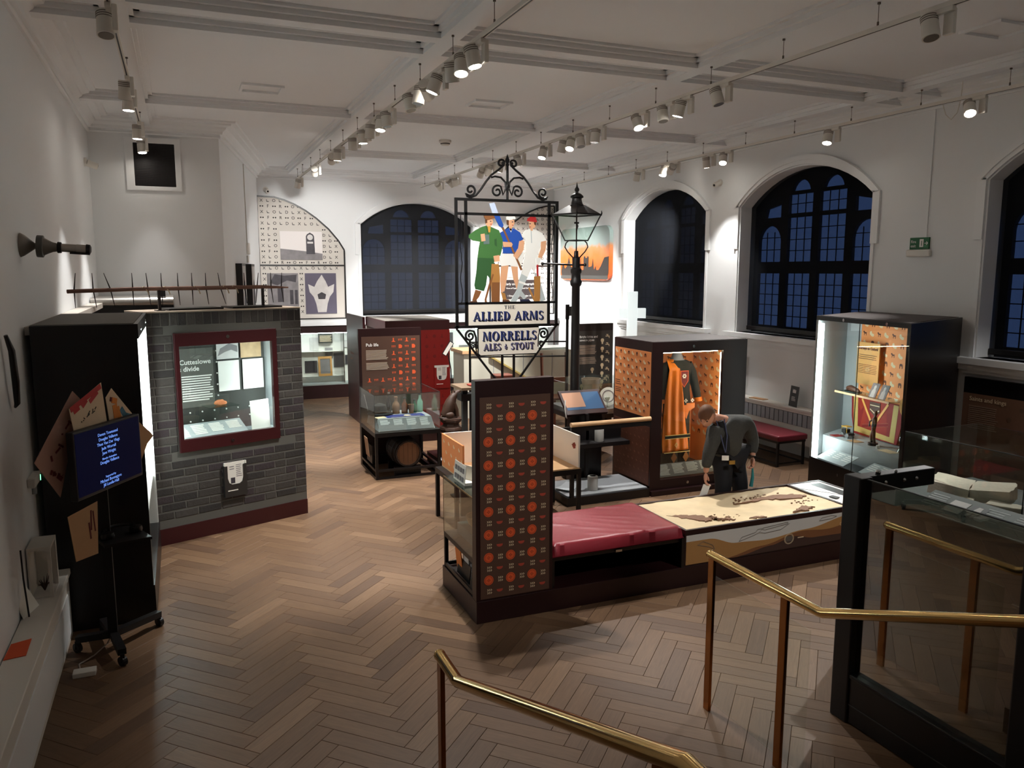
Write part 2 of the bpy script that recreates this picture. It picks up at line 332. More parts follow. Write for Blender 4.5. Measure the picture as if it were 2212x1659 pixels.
# ---------------- windows ----------------
pane_m = glassmat('window_pane', (214, 224, 240), .05)
lead = mat('lead_came', (14, 15, 18), .8)
def window(n, Fr, a0, a1, bm, stop=True):
    root = bpy.data.objects.new('window_%d' % n, None); C.objects.link(root); root['kind'] = 'structure'
    root.location = Fr @ Vector(((a0+a1)/2, Z0, 0)); cx = (a0+a1)/2
    S = 1 if n else 1
    # hood moulding on the wall face (c>0 into the room)
    inn = archpts(a0-.02, a1+.02, 1.9, ZS, ZA+.02, 18); out = archpts(a0-.13, a1+.13, 1.9, ZS+.02, ZA+.15, 18)
    m = MB(Fr)
    top_i = inn[2:]; top_o = out[2:]
    m.prism(top_o+top_i[::-1], 0, .035)
    m.prism([(x*1.0+(.035 if x < cx else -.035)*0, z) for x, z in top_o]+[(x+(top_o[i][0]-x)*.45, z+(top_o[i][1]-z)*.45) for i, (x, z) in reversed(list(enumerate(top_i)))], .035, .055)
    for sx, xe in ((-1, a0), (1, a1)):
        m.box(min(xe+sx*.02, xe+sx*.13), max(xe+sx*.02, xe+sx*.13), 3.05, ZS+.02, 0, .035)
        m.box(min(xe+sx*.02, xe+sx*.07), max(xe+sx*.02, xe+sx*.07), Z0, 3.05, 0, .02)
    part(m, 'hood_moulding', trimm, root)
    part(MB(Fr).box(a0-.22, a1+.22, Z0-.07, Z0, -.2, .12).box(a0-.16, a1+.16, Z0-.14, Z0-.07, 0, .07).box(a0-.12, a1+.12, Z0-.18, Z0-.14, 0, .04), 'sill', trimm, root)
    part(MB(Fr).prism(archpts(a0+.005, a1-.005, Z0+.09, ZS, ZA-.01), -.212, -.208), 'roller_blind', bm, root)
    part(MB(Fr).box(a0+.005, a1-.005, Z0+.03, Z0+.1, -.23, -.19), 'blind_bottom_bar', black, root, bevel=.008)
    # stone tracery with openings
    W = a1-a0; lw = (W-.2-3*.14)/4; holes = []; panes = []
    for i in range(4):
        x0 = a0+.1+i*(lw+.14); x1 = x0+lw; inner = i in (1, 2)
        holes.append([(x0, Z0+.12), (x1, Z0+.12), (x1, 2.66), (x0, 2.66)])
        if inner:
            holes.append([(x0, 2.84), (x1, 2.84), (x1, 3.50), (x0, 3.50)]); holes.append([(x0, 3.56), (x1, 3.56), (x1, 3.84), (x0, 3.84)])
            holes.append(archpts(x0+.06, x1-.06, 3.89, 3.90, 4.05, 8))
        else:
            holes.append(archpts(x0, x1, 2.84, 3.16, 3.40, 10))
            xa = (x0+.12, x1-.02) if i == 0 else (x0+.02, x1-.12)
            holes.append([(xa[0], 3.52), (xa[1], 3.52), (xa[1], 3.72), (xa[0]+.04, 3.66)] if i == 0 else [(xa[0], 3.52), (xa[1], 3.52), (xa[1]-.04, 3.66), (xa[0], 3.72)])
    part(MB(Fr).prism(archpts(a0-.02, a1+.02, Z0-.02, ZS, ZA+.02), -.36, -.30, holes), 'tracery', stone, root)
    for h in holes: part(MB(Fr).prism(h, -.335, -.331), 'pane', pane_m, root)
    lm = MB(Fr)
    for h in holes:
        xs = [p[0] for p in h]; zs = [p[1] for p in h]; x0, x1, y0, y1 = min(xs), max(xs), min(zs), max(zs)
        if y1-y0 < .22: continue
        for k in (1, 2): xk = x0+(x1-x0)*k/3; lm.box(xk-.006, xk+.006, y0, y1-(.1 if len(h) > 6 else 0), -.33, -.32)
        nr = max(2, round((y1-y0)/.17))
        for k in range(1, nr): zk = y0+(y1-y0)*k/nr; lm.box(x0, x1, zk-.006, zk+.006, -.33, -.32)
    part(lm, 'leading', lead, root)
    return root
bl_r = blindmat('blind_dark', (26, 28, 32), .46); bl_b = blindmat('blind_charcoal', (58, 60, 64), .30); bl_1 = blindmat('blind_slate', (36, 38, 42), .13)
for i, ((a, b_), bm_) in enumerate(zip(WINR, (bl_1, bl_r, bl_r))): window(i+1, faceW(XR, 0, 0), -b_, -a, bm_)
window(4, front(0, YB, 0), 3.70, 6.30, bl_b)
# wide wooden ledge under the right-hand windows and stairs behind the camera
st = struct(MB().box(XL, 3.3, YF, 1.34, 0, .62), 'stair_landing', mat('stair_oak', (120, 92, 70), .5, noise=(5, .1)))
for i in range(4):
    y1 = 2.9-i*.395; struct(MB().box(1.02, 2.86, y1-.41, y1, .155*i+.001, .155*(i+1)-.001), 'step', mat('stair_oak', (0, 0, 0)), st)
# ---------------- spotlight tracks and spotlights ----------------
ZT = 4.5
def track(x, y0, y1, wires, label):
    t = thing('light_track', label, 'light track', (x, (y0+y1)/2, ZT), group=None)
    part(MB().box(x-.018, x+.018, y0, y1, ZT-.016, ZT+.018), 'track_bar', whitem, t)
    part(MB().box(x-.006, x+.006, y0, y1, ZT-.0175, ZT-.0155), 'contact_slot', black, t)
    for y in wires:
        part(MB().cyl((x, y, ZT+.018), (x, y, 4.689), .0028, n=6).cyl((x, y, 4.675), (x, y, 4.689), .012, n=8).cyl((x, y, ZT+.018), (x, y, ZT+.05), .008, n=8), 'suspension_wire', mat('wire', (96, 88, 80), .5), t)
    return t
track(-.34, .5, 12.45, [3.2, 5.2, 7.2, 8.6, 10.2, 11.4, 12.2], 'white lighting track nearest the left wall with five spotlights')
track(2.27, .5, 16.6, [4.8, 5.78, 6.75, 7.76, 8.74, 9.74, 10.7, 11.7, 12.7, 13.7, 14.7, 15.7, 16.4], 'white lighting track over the aisle left of the pub sign, densely hung')
track(4.95, .5, 17.0, [3.8, 4.73, 5.75, 6.77, 7.76, 8.78, 9.76, 10.78, 11.7, 12.7, 13.7, 14.7, 15.7, 16.7], 'white lighting track passing above the pub sign finial')
track(7.72, .5, 17.0, [4.7, 5.67, 6.7, 7.7, 8.68, 9.68, 10.7, 11.7, 12.7, 13.7, 14.7, 15.7], 'white lighting track running along the right-hand window wall')
for x, y, lb in [(7.72, 6.45, 'white looped feed cable hanging from the window wall track'), (2.27, 16.25, 'white looped feed cable at the far end of the aisle track')]:
    single(MB().tube([(x+.03, y, ZT), (x+.03, y-.05, ZT-.13), (x+.03, y-.12, ZT-.19), (x+.03, y-.19, ZT-.13), (x+.03, y-.22, ZT), (x+.03, y-.23, 4.685)], .005, 6), 'feed_cable', whitem, lb, 'cable', smooth=True)
offm = mat('spot_lens_off', (120, 116, 110), .2)
fin = mat('spot_fins', (120, 113, 104), .6)
def spot(x, y, tgt, lit, label, power=1.0, cone=58, group=None):
    t = thing('spotlight', label, 'spotlight', (x, y, ZT-.02), group='track spotlights')
    part(MB().box(x-.02, x+.02, y-.11, y+.05, ZT-.05, ZT-.017), 'adapter', whitem, t, bevel=.004)
    part(MB().box(x+.02, x+.055, y-.09, y-.01, ZT-.19, ZT-.02), 'driver_box', whitem, t, bevel=.006)
    hd = Vector((x-.03, y+.05, ZT-.12)); d = (Vector(tgt)-hd).normalized()
    part(MB().cyl((x-.01, y+.02, ZT-.03), (x-.03, y+.05, ZT-.09), .012, n=8), 'yoke', whitem, t)
    a = hd-d*.085; b_ = hd+d*.085
    h = part(MB().cyl(a, b_, .055, .06, n=20), 'head', whitem, t, smooth=True)
    m = MB()
    for k in range(3): m.cyl(a+d*(.012+.016*k), a+d*(.019+.016*k), .058, n=20)
    part(m, 'cooling_fins', fin, h)
    part(MB().cyl(b_, b_+d*.002, .05, n=20), 'lens', lampm if lit else offm, h)
    if lit:
        l = bpy.data.lights.new('spotlight_beam', 'SPOT'); l.energy = SPOT*power; l.spot_size = R(cone); l.spot_blend = .55; l.shadow_soft_size = .04
        l.color = (1, .975, .94); o = bpy.data.objects.new('spotlight_beam', l); C.objects.link(o)
        o.parent = t; o.location = (b_+d*.01)-Vector(t.location); o.rotation_euler = d.to_track_quat('-Z', 'Y').to_euler()
    return t
TR = {
 -.34: [(6.32, (-.3, 5.2, 0), 0, 1), (8.51, (-.6, 9.6, 0), 0, 1), (9.07, (-.55, 9.2, 0), 1, .3), (10.95, (-.5, 11.1, 0), 1, .3), (12.2, (-.1, 11.6, 0), 1, .06)],
 2.27: [(1.6, (2.35, 5.45, 1.15), 1, .27, 27), (6.13, (3.0, 5.5, .3), 1, .28), (6.41, (1.8, 5.1, 0), 1, .34), (6.66, (3, 7.5, 0), 0, 1), (7.13, (.7, 7.8, .2), 1, .6), (7.4, (3.9, 9.55, 2.7), 1, .6), (7.65, (1.5, 7.6, 0), 0, 1), (8.01, (3, 7, 0), 0, 1), (8.98, (2.6, 8.5, 0), 0, 1),  # first spot is added out of view to light the patterned panel's front
        (9.24, (1.7, 8.6, 0), 1, .65), (9.8, (2, 10.5, 0), 0, 1), (10.23, (2.55, 10.3, .6), 1, .8), (10.85, (2.5, 11.5, 1), 0, 1), (11.94, (2.1, 12.6, 0), 1, 1.5), (12.43, (2.9, 17.2, 2.4), 1, .75), (14.05, (2.9, 17.2, 3), 0, 1), (16.12, (1.8, 17, 2), 0, 1)],
 4.95: [(2.2, (4.9, 5.5, .45), 1, .30, 34), (4.19, (4.5, 3, 0), 0, 1), (6.58, (5.6, 5.5, 0), 0, 1), (7.2, (4.3, 8.1, .4), 1, .45), (7.52, (4.9, 6.6, .2), 0, 1), (8.04, (4.85, 5.9, .4), 1, .62), (9.03, (4.4, 9, 0), 0, 1), (9.44, (5, 8.5, 1), 0, 1), (9.72, (3.3, 8.2, 0), 1, .6),  # first spot is added out of view to light the map table's front
        (9.96, (4.3, 11, 0), 0, 1), (10.59, (3.6, 10.0, .4), 1, .7), (11.52, (5.5, 11, 0), 0, 1), (12.24, (4.2, 13.8, 0), 1, 1.2), (12.76, (4, 15, 0), 0, 1), (13.13, (5.0, 17, 1.4), 1, .9), (14.55, (6, 16, 1), 0, 1), (14.82, (8.3, 15.9, 1.8), 1, 1.5), (15.55, (7.3, 17.2, 2.2), 1, 1.1)],
 7.72: [(2.6, (8.2, 5.2, .9), 1, .22, 45), (6.02, (6.0, 4.2, 1.0), 1, .5), (7.99, (6.4, 7.3, 0), 1, .4), (10.1, (6.3, 8.6, .8), 1, .5), (10.52, (8.25, 10.9, 2), 1, .25), (11.47, (8.25, 14.6, 2.4), 1, .9), (11.71, (6.6, 11.6, .8), 1, .7), (12.56, (7.5, 14, 0), 0, 1)]}  # first spot is added out of view to light the Saints and kings panel
tn = {-.34: 'left wall track', 2.27: 'aisle track left of the pub sign', 4.95: 'track above the pub sign', 7.72: 'window wall track'}
ordn = ['first', 'second', 'third', 'fourth', 'fifth', 'sixth', 'seventh', 'eighth', 'ninth', 'tenth', 'eleventh', 'twelfth', 'thirteenth', 'fourteenth', 'fifteenth', 'sixteenth', 'seventeenth', 'eighteenth']
for x, L_ in TR.items():
    off = sum(1 for q in L_ if q[0] < 3)  # count of unseen spots added above the stairs as light from the camera side
    for i, (y, tg, lit, pw, *cn) in enumerate(L_):
        spot(x, y, tg, lit, ('lit white spotlight added out of view above the stairs on the %s' % tn[x]) if i < off else '%s white spotlight, %s from the camera on the %s' % ('lit' if lit else 'unlit', ordn[i-off], tn[x]), pw, cn[0] if cn else 58)
# ---------------- left side: black case, screen stand, placards, white cabinet ----------------
def lock(mb, a, b, c=0): return mb.cyl((a, b, c), (a, b, c+.006), .018, n=16).cyl((a, b, c+.006), (a, b, c+.009), .011, n=12)
t = thing('display_case', 'tall black display case with lit glass side against the left wall', 'display case', (-.65, 7.4, 0))
part(MB().box(-1.0, -.3, 6.5, 8.22, 0, .28), 'plinth', nearblk, t)
part(MB().box(-1.0, -.31, 6.5, 6.54, .28, 2.2), 'end_panel', nearblk, t)
part(MB().box(-1.0, -.31, 8.18, 8.22, .28, 2.2), 'end_panel', white, t)
part(MB().box(-1.0, -.96, 6.54, 8.18, .28, 2.2), 'back_panel', white, t)
part(MB().box(-1.0, -.3, 6.5, 8.22, 2.2, 2.31), 'header', nearblk, t)
part(MB().box(-1.0, -.33, 6.53, 8.2, 2.31, 2.315), 'top_panel', mat('grey_top', (96, 92, 86), .7), t)
part(MB().box(-1.045, -.9, 6.6, 11.2, 2.24, 2.3), 'wall_ledge', mat('pale_ledge', (196, 188, 178), .6), t)
part(MB().box(-.312, -.306, 6.56, 8.2, .3, 2.2), 'glass_pane', clearg, t)
part(MB().box(-.36, -.33, 8.13, 8.165, .78, 2.18), 'led_strip', ledm, t); part(MB().box(-.36, -.33, 6.56, 6.59, .78, 2.18), 'led_strip', ledm, t)
part(MB().box(-.96, -.33, 6.56, 8.17, .74, .77), 'shelf', white, t)
part(MB().box(-.94, -.4, 6.7, 8.1, .77, .80), 'label_rail', grey, t)
for y in (6.9, 7.8): part(lock(MB(faceE(-.3, y, 2.255)), 0, 0), 'lock', chrome, t, label='small chrome lock')
for k, (y, z) in enumerate([(7.0, 1.5), (7.45, 1.62), (7.9, 1.45), (7.5, 1.1)]): part(MB().box(-.955, -.945, y-.16, y+.16, z-.2, z+.2), 'photograph', photod, t)
# second dark cabinet further back
t = thing('storage_cabinet', 'dark cabinet with rounded silver top edge behind the brick partition', 'cabinet', (-.54, 11.9, 0))
part(MB().box(-1.04, -.08, 11.3, 12.54, 0, 2.26), 'body', nearblk, t)
part(MB().cyl((-1.04, 11.3, 2.31), (-.08, 11.3, 2.31), .055, n=18).box(-1.04, -.08, 11.3, 12.5, 2.26, 2.36), 'top_edge', mat('brushed_silver', (188, 184, 178), .3, .9), t, smooth=True)
single(MB(front(-.2, 11.26, 2.37)).box(-.03, .03, 0, .1, -.004, 0).box(-.03, .03, 0, .004, -.06, 0), 'caption_card', black, 'small black caption card standing on the silver-edged cabinet', 'card')
# flat screen on a castor stand
def tv(a, b): return (a*.94, 2.7-(2.7-b)*.94)
TVM = Matrix.Translation((-.62, 5.66, 0)) @ Matrix.Rotation(R(59.5), 4, 'Z') @ F((0, 0, 0), (1, 0, 0), (0, 0, 1))
scrm = mat('screen_blue', (3, 5, 16), .4, spec=.05, emit=.08, ecol=(14, 26, 92)); scrt = mat('screen_text', (130, 170, 250), .5, emit=.7, ecol=(120, 165, 255))
t = thing('screen_stand', 'black wheeled screen stand showing pale blue film credits', 'screen', (-.58, 6.02, 0))
sb = part(MB(TVM).box(-.1, .6, 1.24, 1.69, -.05, 0), 'screen_housing', black, t, bevel=.006)
part(MB(TVM).box(-.085, .585, 1.262, 1.675, 0, .002), 'display', scrm, sb)
m = MB(TVM)
for i, (s_, b) in enumerate([('Devon Townsend', 1.615), ('Douglas Vallance', 1.583), ('Theo Van Der Vlugt', 1.551), ('Jade Worrall', 1.519), ('Jane Wright', 1.487), ('Douglas Vallance', 1.425), ('Michael Buonaguro', 1.30), ('Jill Lassila-Hall', 1.272)]): m.text(s_, .029, .24, b, .003, 'CENTER')
m.text('Blender Animation', .02, .24, 1.452, .003, 'CENTER').text('Supported by', .02, .24, 1.328, .003, 'CENTER')
part(m, 'credits', scrt, sb, kind='stuff')
part(MB().box(-.6, -.54, 6.02, 6.08, .12, 1.6).bar((-.57, 6.05, 1.46), (-.47, 5.99, 1.46), .06, .08), 'column', black, t)
part(MB().prism([(-.56, 5.80), (-.27, 5.88), (-.40, 6.22), (-.68, 6.12)], .845, .865), 'shelf', black, t)
for p_ in [(-.28, 6.36), (-.5, 5.78), (-.81, 6.12), (-.66, 6.38)]:
    l_ = part(MB().bar((-.57, 6.05, .13), (p_[0], p_[1], .1), .055, .045), 'leg', black, t)
    part(MB().cyl((p_[0]-.012, p_[1]-.01, .035), (p_[0]+.012, p_[1]+.01, .035), .035, n=14).box(p_[0]-.014, p_[0]+.014, p_[1]-.02, p_[1]+.02, .03, .09), 'castor', black, l_)
# headphones on the shelf
hp = thing('headphones', 'black over-ear headphones lying on the screen stand shelf', 'headphones', (-.47, 6.0, .865))
part(MB(rz(-.47, 6.0, .89, 30)).tube([(.1*math.cos(R(a)), .1*math.sin(R(a)), .02) for a in range(0, 181, 15)], .011, 8), 'headband', nearblk, hp, smooth=True)
for sx in (-1, 1): part(MB(rz(-.47, 6.0, .867, 30)).lathe([(.001, 0), (.04, 0), (.045, .015), (.04, .04), (.001, .045)], (sx*.1, -.01, 0), 16), 'ear_cup', nearblk, hp, smooth=True)
# cardboard placards fanned out behind the screen
redpaint = mat('red_brush_paint', (176, 34, 36), .7); orpaint = mat('orange_brush_paint', (220, 130, 40), .7); dkpaint = mat('dark_brush_paint', (52, 50, 44), .8); crpaint = mat('crimson_brush_paint', (96, 22, 22), .8); blpaint = mat('blue_brush_paint', (70, 120, 140), .8)
def placard(pts, off, m_, label, paints=()):
    t_ = thing('placard', label, 'placard', TVM @ Vector((sum(tv(*p)[0] for p in pts)/len(pts), min(tv(*p)[1] for p in pts), -off)), group='protest placards behind the screen')
    q = [tv(*p) for p in pts]; board = part(MB(TVM).prism(q if sum(q[i][0]*q[(i+1) % len(q)][1]-q[(i+1) % len(q)][0]*q[i][1] for i in range(len(q))) > 0 else q[::-1], -off-.004, -off), 'board', m_, t_)
    for pm_, strokes in paints:
        m = MB(TVM)
        for (x0, y0, x1, y1, w_) in strokes:
            p0 = tv(x0, y0); p1 = tv(x1, y1); m.bar((p0[0], p0[1], -off+.0012), (p1[0], p1[1], -off+.0012), w_, .002, up=(0, 0, 1))
        part(m, 'brush_lettering', pm_, board)
rg = random.Random(4)
def scr(x0, y0, x1, y1, n, w_, ln): return [(x, y, x+ln*(rg.random()-.3), y+ln*(rg.random()-.5), w_) for x, y in [(x0+(x1-x0)*(i+.5)/n+.01*rg.random(), y0+(y1-y0)*(i+.5)/n+.02*rg.random()) for i in range(n)]]
palecard = mat('pale_card', (214, 190, 160), .8, noise=(12, .06)); dimcard = mat('dim_card', (168, 128, 112), .8, noise=(12, .06))
placard([(0.069, 1.881), (0.139, 1.817), (-0.129, 1.185), (-0.338, 1.472)], .10, dimcard, 'long placard leaning far left behind the screen with dark red brush lettering', [(crpaint, scr(-.2, 1.42, .05, 1.75, 7, .014, .09)+scr(-.22, 1.38, -.1, 1.3, 6, .03, .08))])
placard([(0.309, 1.907), (0.344, 1.604), (-0.004, 1.585), (-0.039, 1.775)], .056, palecard, 'pale placard with red painted top edge and dark scrawl above the screen', [(redpaint, [(-.03, 1.765, .3, 1.885, .035), (0, 1.745, .06, 1.77, .03), (.09, 1.77, .14, 1.81, .03), (.17, 1.79, .26, 1.85, .03)]), (dkpaint, scr(.06, 1.66, .22, 1.72, 9, .006, .05))])
placard([(0.45, 1.845), (0.704, 1.586), (0.404, 1.584), (0.378, 1.786)], .075, palecard, 'pale placard with an orange and blue painted flower above the screen corner', [(orpaint, [(.44, 1.76, .5, 1.74, .04), (.47, 1.72, .48, 1.62, .05), (.5, 1.7, .52, 1.6, .04)]), (crpaint, [(.42, 1.77, .45, 1.76, .03)]), (blpaint, [(.54, 1.68, .6, 1.6, .04), (.6, 1.62, .66, 1.6, .03)])])
placard([(0.58, 1.60), (0.699, 1.565), (0.872, 1.433), (0.907, 1.395), (0.818, 1.345), (0.702, 1.205), (0.58, 1.22)], .062, tan, 'plain brown cardboard placard poking out right of the screen')
placard([(-0.171, 1.062), (0.136, 1.083), (0.104, 0.71), (-0.124, 0.732)], .03, tan, 'brown cardboard placard hanging below the screen with red marks', [(crpaint, [(.06, 1.04, .05, .9, .012), (.08, 1.03, .09, .88, .01), (.03, .96, .04, .84, .012)])])
single(MB().box(-.80, -.66, 5.70, 5.78, 0, .035), 'power_adapter', whitem, 'white power adapter on the floor under the wheeled screen stand', 'adapter', bevel=.005)
single(MB().tube([(-.76, 5.79, .01), (-.78, 5.9, .008), (-.7, 6.0, .008), (-.62, 6.12, .03), (-.59, 6.1, .1)], .005, 6), 'cable', mat('cable_grey', (150, 140, 130), .6), 'thin pale power cable running up the wheeled screen stand', 'cable', smooth=True)
# white cabinet in the left foreground
t = thing('low_cabinet', 'long low white cabinet along the left wall in the foreground', 'cabinet', (-.96, 5.0, 0))
part(MB().box(-1.045, -.88, 3.2, 6.48, 0, .46), 'body', whitem, t)
part(MB().box(-1.045, -.865, 3.19, 6.49, .46, .505), 'top', whitem, t, bevel=.006)
part(MB().box(-.88, -.872, 3.4, 6.4, .06, .36), 'front_panel', trimm, t)
single(MB().prism([(-1.04, 5.02), (-.93, 5.04), (-.935, 5.27), (-1.035, 5.23)], .506, .51), 'paper_sheet', mat('orange_paper', (214, 84, 40), .7), 'bright orange paper sheet on the low white cabinet', 'paper')
t = thing('display_box', 'small white open-fronted box with a dried plant on the low cabinet', 'box', (-.97, 6.05, .505))
part(MB().box(-1.04, -.9, 6.18, 6.2, .505, .86).box(-1.04, -.9, 5.93, 6.18, .84, .86).box(-1.04, -1.03, 5.93, 6.18, .505, .84).box(-1.03, -.9, 5.93, 6.18, .505, .515).box(-.92, -.9, 5.93, 5.95, .515, .84).box(-.92, -.9, 6.16, 6.18, .515, .84), 'box', whitem, t)
m = MB()
for i in range(14): a = i*2.4; m.tube([(-.97, 6.06, .515), (-.97+.02*math.cos(a), 6.06+.03*math.sin(a), .56), (-.97+.04*math.cos(a), 6.06+.07*math.sin(a), .565+.015*(i % 4))], [.004, .004, .001], 5)
part(m, 'dried_plant', mat('dried_plant', (74, 52, 42), .9), t)
single(MB(F((-1.03, 5.6, .506), (.25, .97, 0), (-.35, .1, .93))).prism([(0, 0), (.22, 0), (.2, .12), (.17, .2), (.13, .3), (.08, .42), (.03, .36), (.01, .2)], 0, .004), 'paper_figure', paper, 'torn white paper figure leaning against the left wall on the low cabinet', 'paper figure')
single(MB().tube([(-1.0, 5.62, .51), (-1.02, 5.66, .75), (-1.03, 5.7, .93)], .006, 6), 'thin_rod', black, 'thin dark rod leaning beside the torn paper figure', 'rod', smooth=True)
# things on the left wall
t = thing('wall_lamp', 'grey metal wall fitting with flared base and steel arm on the left wall', 'wall fitting', (-1.0, 6.75, 2.78))
horn = mat('horn_steel', (128, 122, 114), .45, .5)
HM = F((-1.05, 6.75, 2.885), (0, 1, 0), (.06, 0, 1))           # local z points out of the wall
part(MB(HM).lathe([(.088, 0), (.085, .01), (.074, .03), (.054, .055), (.034, .08), (.022, .095), (.018, .11)], n=28), 'flared_base', horn, t, smooth=True)
part(MB(HM).lathe([(.078, .108), (.08, .112), (.08, .148), (.074, .152)], n=28), 'flange', mat('horn_dark_steel', (92, 90, 86), .5, .6), t, smooth=True)
part(MB(HM).lathe([(.066, .152), (.05, .18), (.036, .21), (.03, .24)], n=28), 'cone', horn, t, smooth=True)
part(MB(HM).lathe([(.038, .238), (.042, .242), (.04, .262), (.036, .266)], n=28), 'collar', black, t, smooth=True)
part(MB(HM).lathe([(.03, .266), (.03, .36), (.032, .362), (.032, .43)], n=24), 'arm', mat('horn_bright_steel', (190, 184, 176), .3, .8), t, smooth=True)
part(MB(HM).lathe([(.036, .425), (.037, .43), (.035, .452), (.02, .46)], n=24).box(-.02, .02, -.042, -.03, .32, .45), 'end_cap', black, t, smooth=True)
single(MB().tube([(-1.02, 5.79, 2.3), (-1.0, 5.82, 2.2), (-1.0, 5.86, 2.0), (-1.01, 5.91, 1.85), (-1.03, 5.95, 1.82)], [.012, .02, .022, .018, .008], 10), 'curved_handle', nearblk, 'black curved handle hanging on the left wall at the picture edge', 'handle', smooth=True)
t = thing('emergency_light', 'small white wall unit with a green indicator light on left wall', 'wall unit', (-1.03, 6.35, 1.18))
part(MB().box(-1.05, -1.0, 6.22, 6.48, 1.2, 1.27), 'housing', whitem, t, bevel=.008)
part(MB().box(-1.0, -.998, 6.44, 6.455, 1.205, 1.245), 'indicator', mat('green_indicator', (120, 255, 170), .5, emit=3), t)
part(MB().cyl((-1.04, 6.4, 1.12), (-1.04, 6.4, 1.2), .02, n=12), 'sensor', grey, t, smooth=True)
# ventilation grille on the alcove wall
t = thing('ventilation_grille', 'square black mesh ventilation grille in a white frame above the alcove', 'vent', (-.22, 12.53, 3.8))
g_ = MB(front(0, 12.55, 0)); g_.prism([(-.60, 3.82), (.12, 3.82), (.12, 4.55), (-.60, 4.55)], 0, .03, [[(-.49, 3.88), (.04, 3.88), (.04, 4.47), (-.49, 4.47)]]); part(g_, 'frame', trimm, t, bevel=.008)
part(MB(front(0, 12.55, 0)).box(-.49, .04, 3.88, 4.47, 0, .004), 'backing', black, t)
m = MB(front(0, 12.55, 0))
for i in range(27):
    x = -.49+.53*i/26; m.box(x-.002, x+.002, 3.88, 4.47, .006, .009)
    z = 3.88+.59*i/26; m.box(-.49, .04, z-.002, z+.002, .009, .012)
part(m, 'mesh', mat('mesh_steel', (52, 48, 50), .5, .5), t)
def cctv(M_, label):
    t = thing('security_camera', label, 'camera', M_ @ Vector((0, 0, 0)))
    part(MB(M_).cyl((0, 0, 0), (0, 0, .03), .055, n=18), 'mount', whitem, t, smooth=True)
    part(MB(M_).cyl((0, -.01, .03), (.03, -.05, .15), .045, .04, n=18), 'body', whitem, t, smooth=True)
    part(MB(M_).cyl((.03, -.05, .15), (.031, -.052, .155), .02, n=14), 'lens', black, t)
cctv(faceE(XL, 11.9, 4.1), 'white security camera high on the left wall beside the vent')
cctv(front(1.75, YB, 4.36), 'white security camera above the arched letter-patterned panel')
cctv(faceW(XR, 11.05, 4.14), 'white security camera between the two right-hand arched windows')
# cable conduit + switches on splayed wall
SPL = Matrix.Translation((.64, 12.55, 0)) @ Matrix.Rotation(math.atan2(4.85, .94), 4, 'Z') @ F((0, 0, 0), (1, 0, 0), (0, 0, 1))
t = thing('wall_socket', 'white switch boxes with a cable on the splayed wall beside the arched panel', 'switch', SPL @ Vector((2.8, 2.95, 0)))
part(MB(SPL).box(2.7, 2.95, 3.0, 3.2, 0, .04).box(2.65, 2.8, 2.85, 2.97, 0, .03), 'box', whitem, t, bevel=.004)
part(MB(SPL).cyl((2.75, 3.2, .012), (2.7, 4.58, .012), .008, n=8), 'cable', mat('cable_pale', (190, 184, 174), .6), t)
for i, (a0, a1, lb) in enumerate([(1.15, 1.62, 'tall narrow black framed picture on the splayed wall nearer the alcove'), (2.45, 2.95, 'tall narrow black framed picture on the splayed wall nearer the arched panel')]):
    t = thing('framed_picture', lb, 'picture', SPL @ Vector(((a0+a1)/2, 1.7, 0)))
    part(MB(SPL).box(a0, a1, 1.7, 2.82, 0, .10), 'frame', nearblk, t)
    part(MB(SPL).box(a0+.03, a1-.03, 1.75, 2.78, .10, .103), 'print', photol, t)
    part(MB(SPL).prism([(a0+.1, 1.8), (a1-.15, 1.8), (a1-.1, 2.3), (a1-.2, 2.55), (a0+.2, 2.5), (a0+.12, 2.2)], .103, .105), 'printed_figure', photod, t)
# ---------------- brick partition with its vitrine ----------------
BO, BA = (-.343, 8.282), 20.53
BM = Matrix.Translation((BO[0], BO[1], 0)) @ Matrix.Rotation(R(BA), 4, 'Z') @ F((0, 0, 0), (1, 0, 0), (0, 0, 1))
t = thing('brick_partition', 'dark brick display partition with a lit vitrine and maroon plinth', 'display case', (.42, 8.6, 0), BA)
BW = 1.645
joint = mat('brick_joint', (92, 90, 84), .9)
part(MB(BM).box(0, BW, 0, .165, -.5, .012), 'plinth', maroon, t)
VX0, VX1, VZ0, VZ1 = .276, 1.343, .908, 2.098
part(MB(BM).prism([(0, .165), (BW, .165), (BW, 2.3), (0, 2.3)], -.02, 0, [[(VX0, VZ0), (VX1, VZ0), (VX1, VZ1), (VX0, VZ1)]]), 'mortar_bed', joint, t)
part(MB(BM).box(BW-.02, BW, .165, 2.3, -.5, -.02).box(0, .02, .165, 2.3, -.5, -.02).box(.02, BW-.02, .165, 2.3, -.5, -.48), 'side_panels', nearblk, t)
part(MB(BM).box(0, BW, 2.3, 2.312, -.5, .004), 'top_board', mat('pale_board', (186, 168, 150), .7), t)
part(MB(BM).box(.3, .85, 2.312, 2.33, -.42, -.12).box(.95, 1.5, 2.312, 2.33, -.42, -.12), 'roof_hatches', black, t)
brk = []
for i, c in enumerate([(50, 47, 45), (60, 56, 52), (70, 66, 62), (58, 50, 52)]): brk.append(mat('brick_%d' % i, c, .85, noise=(18, .22), bump=(40, .4)))
rb = random.Random(11); bmesh_cache = {}
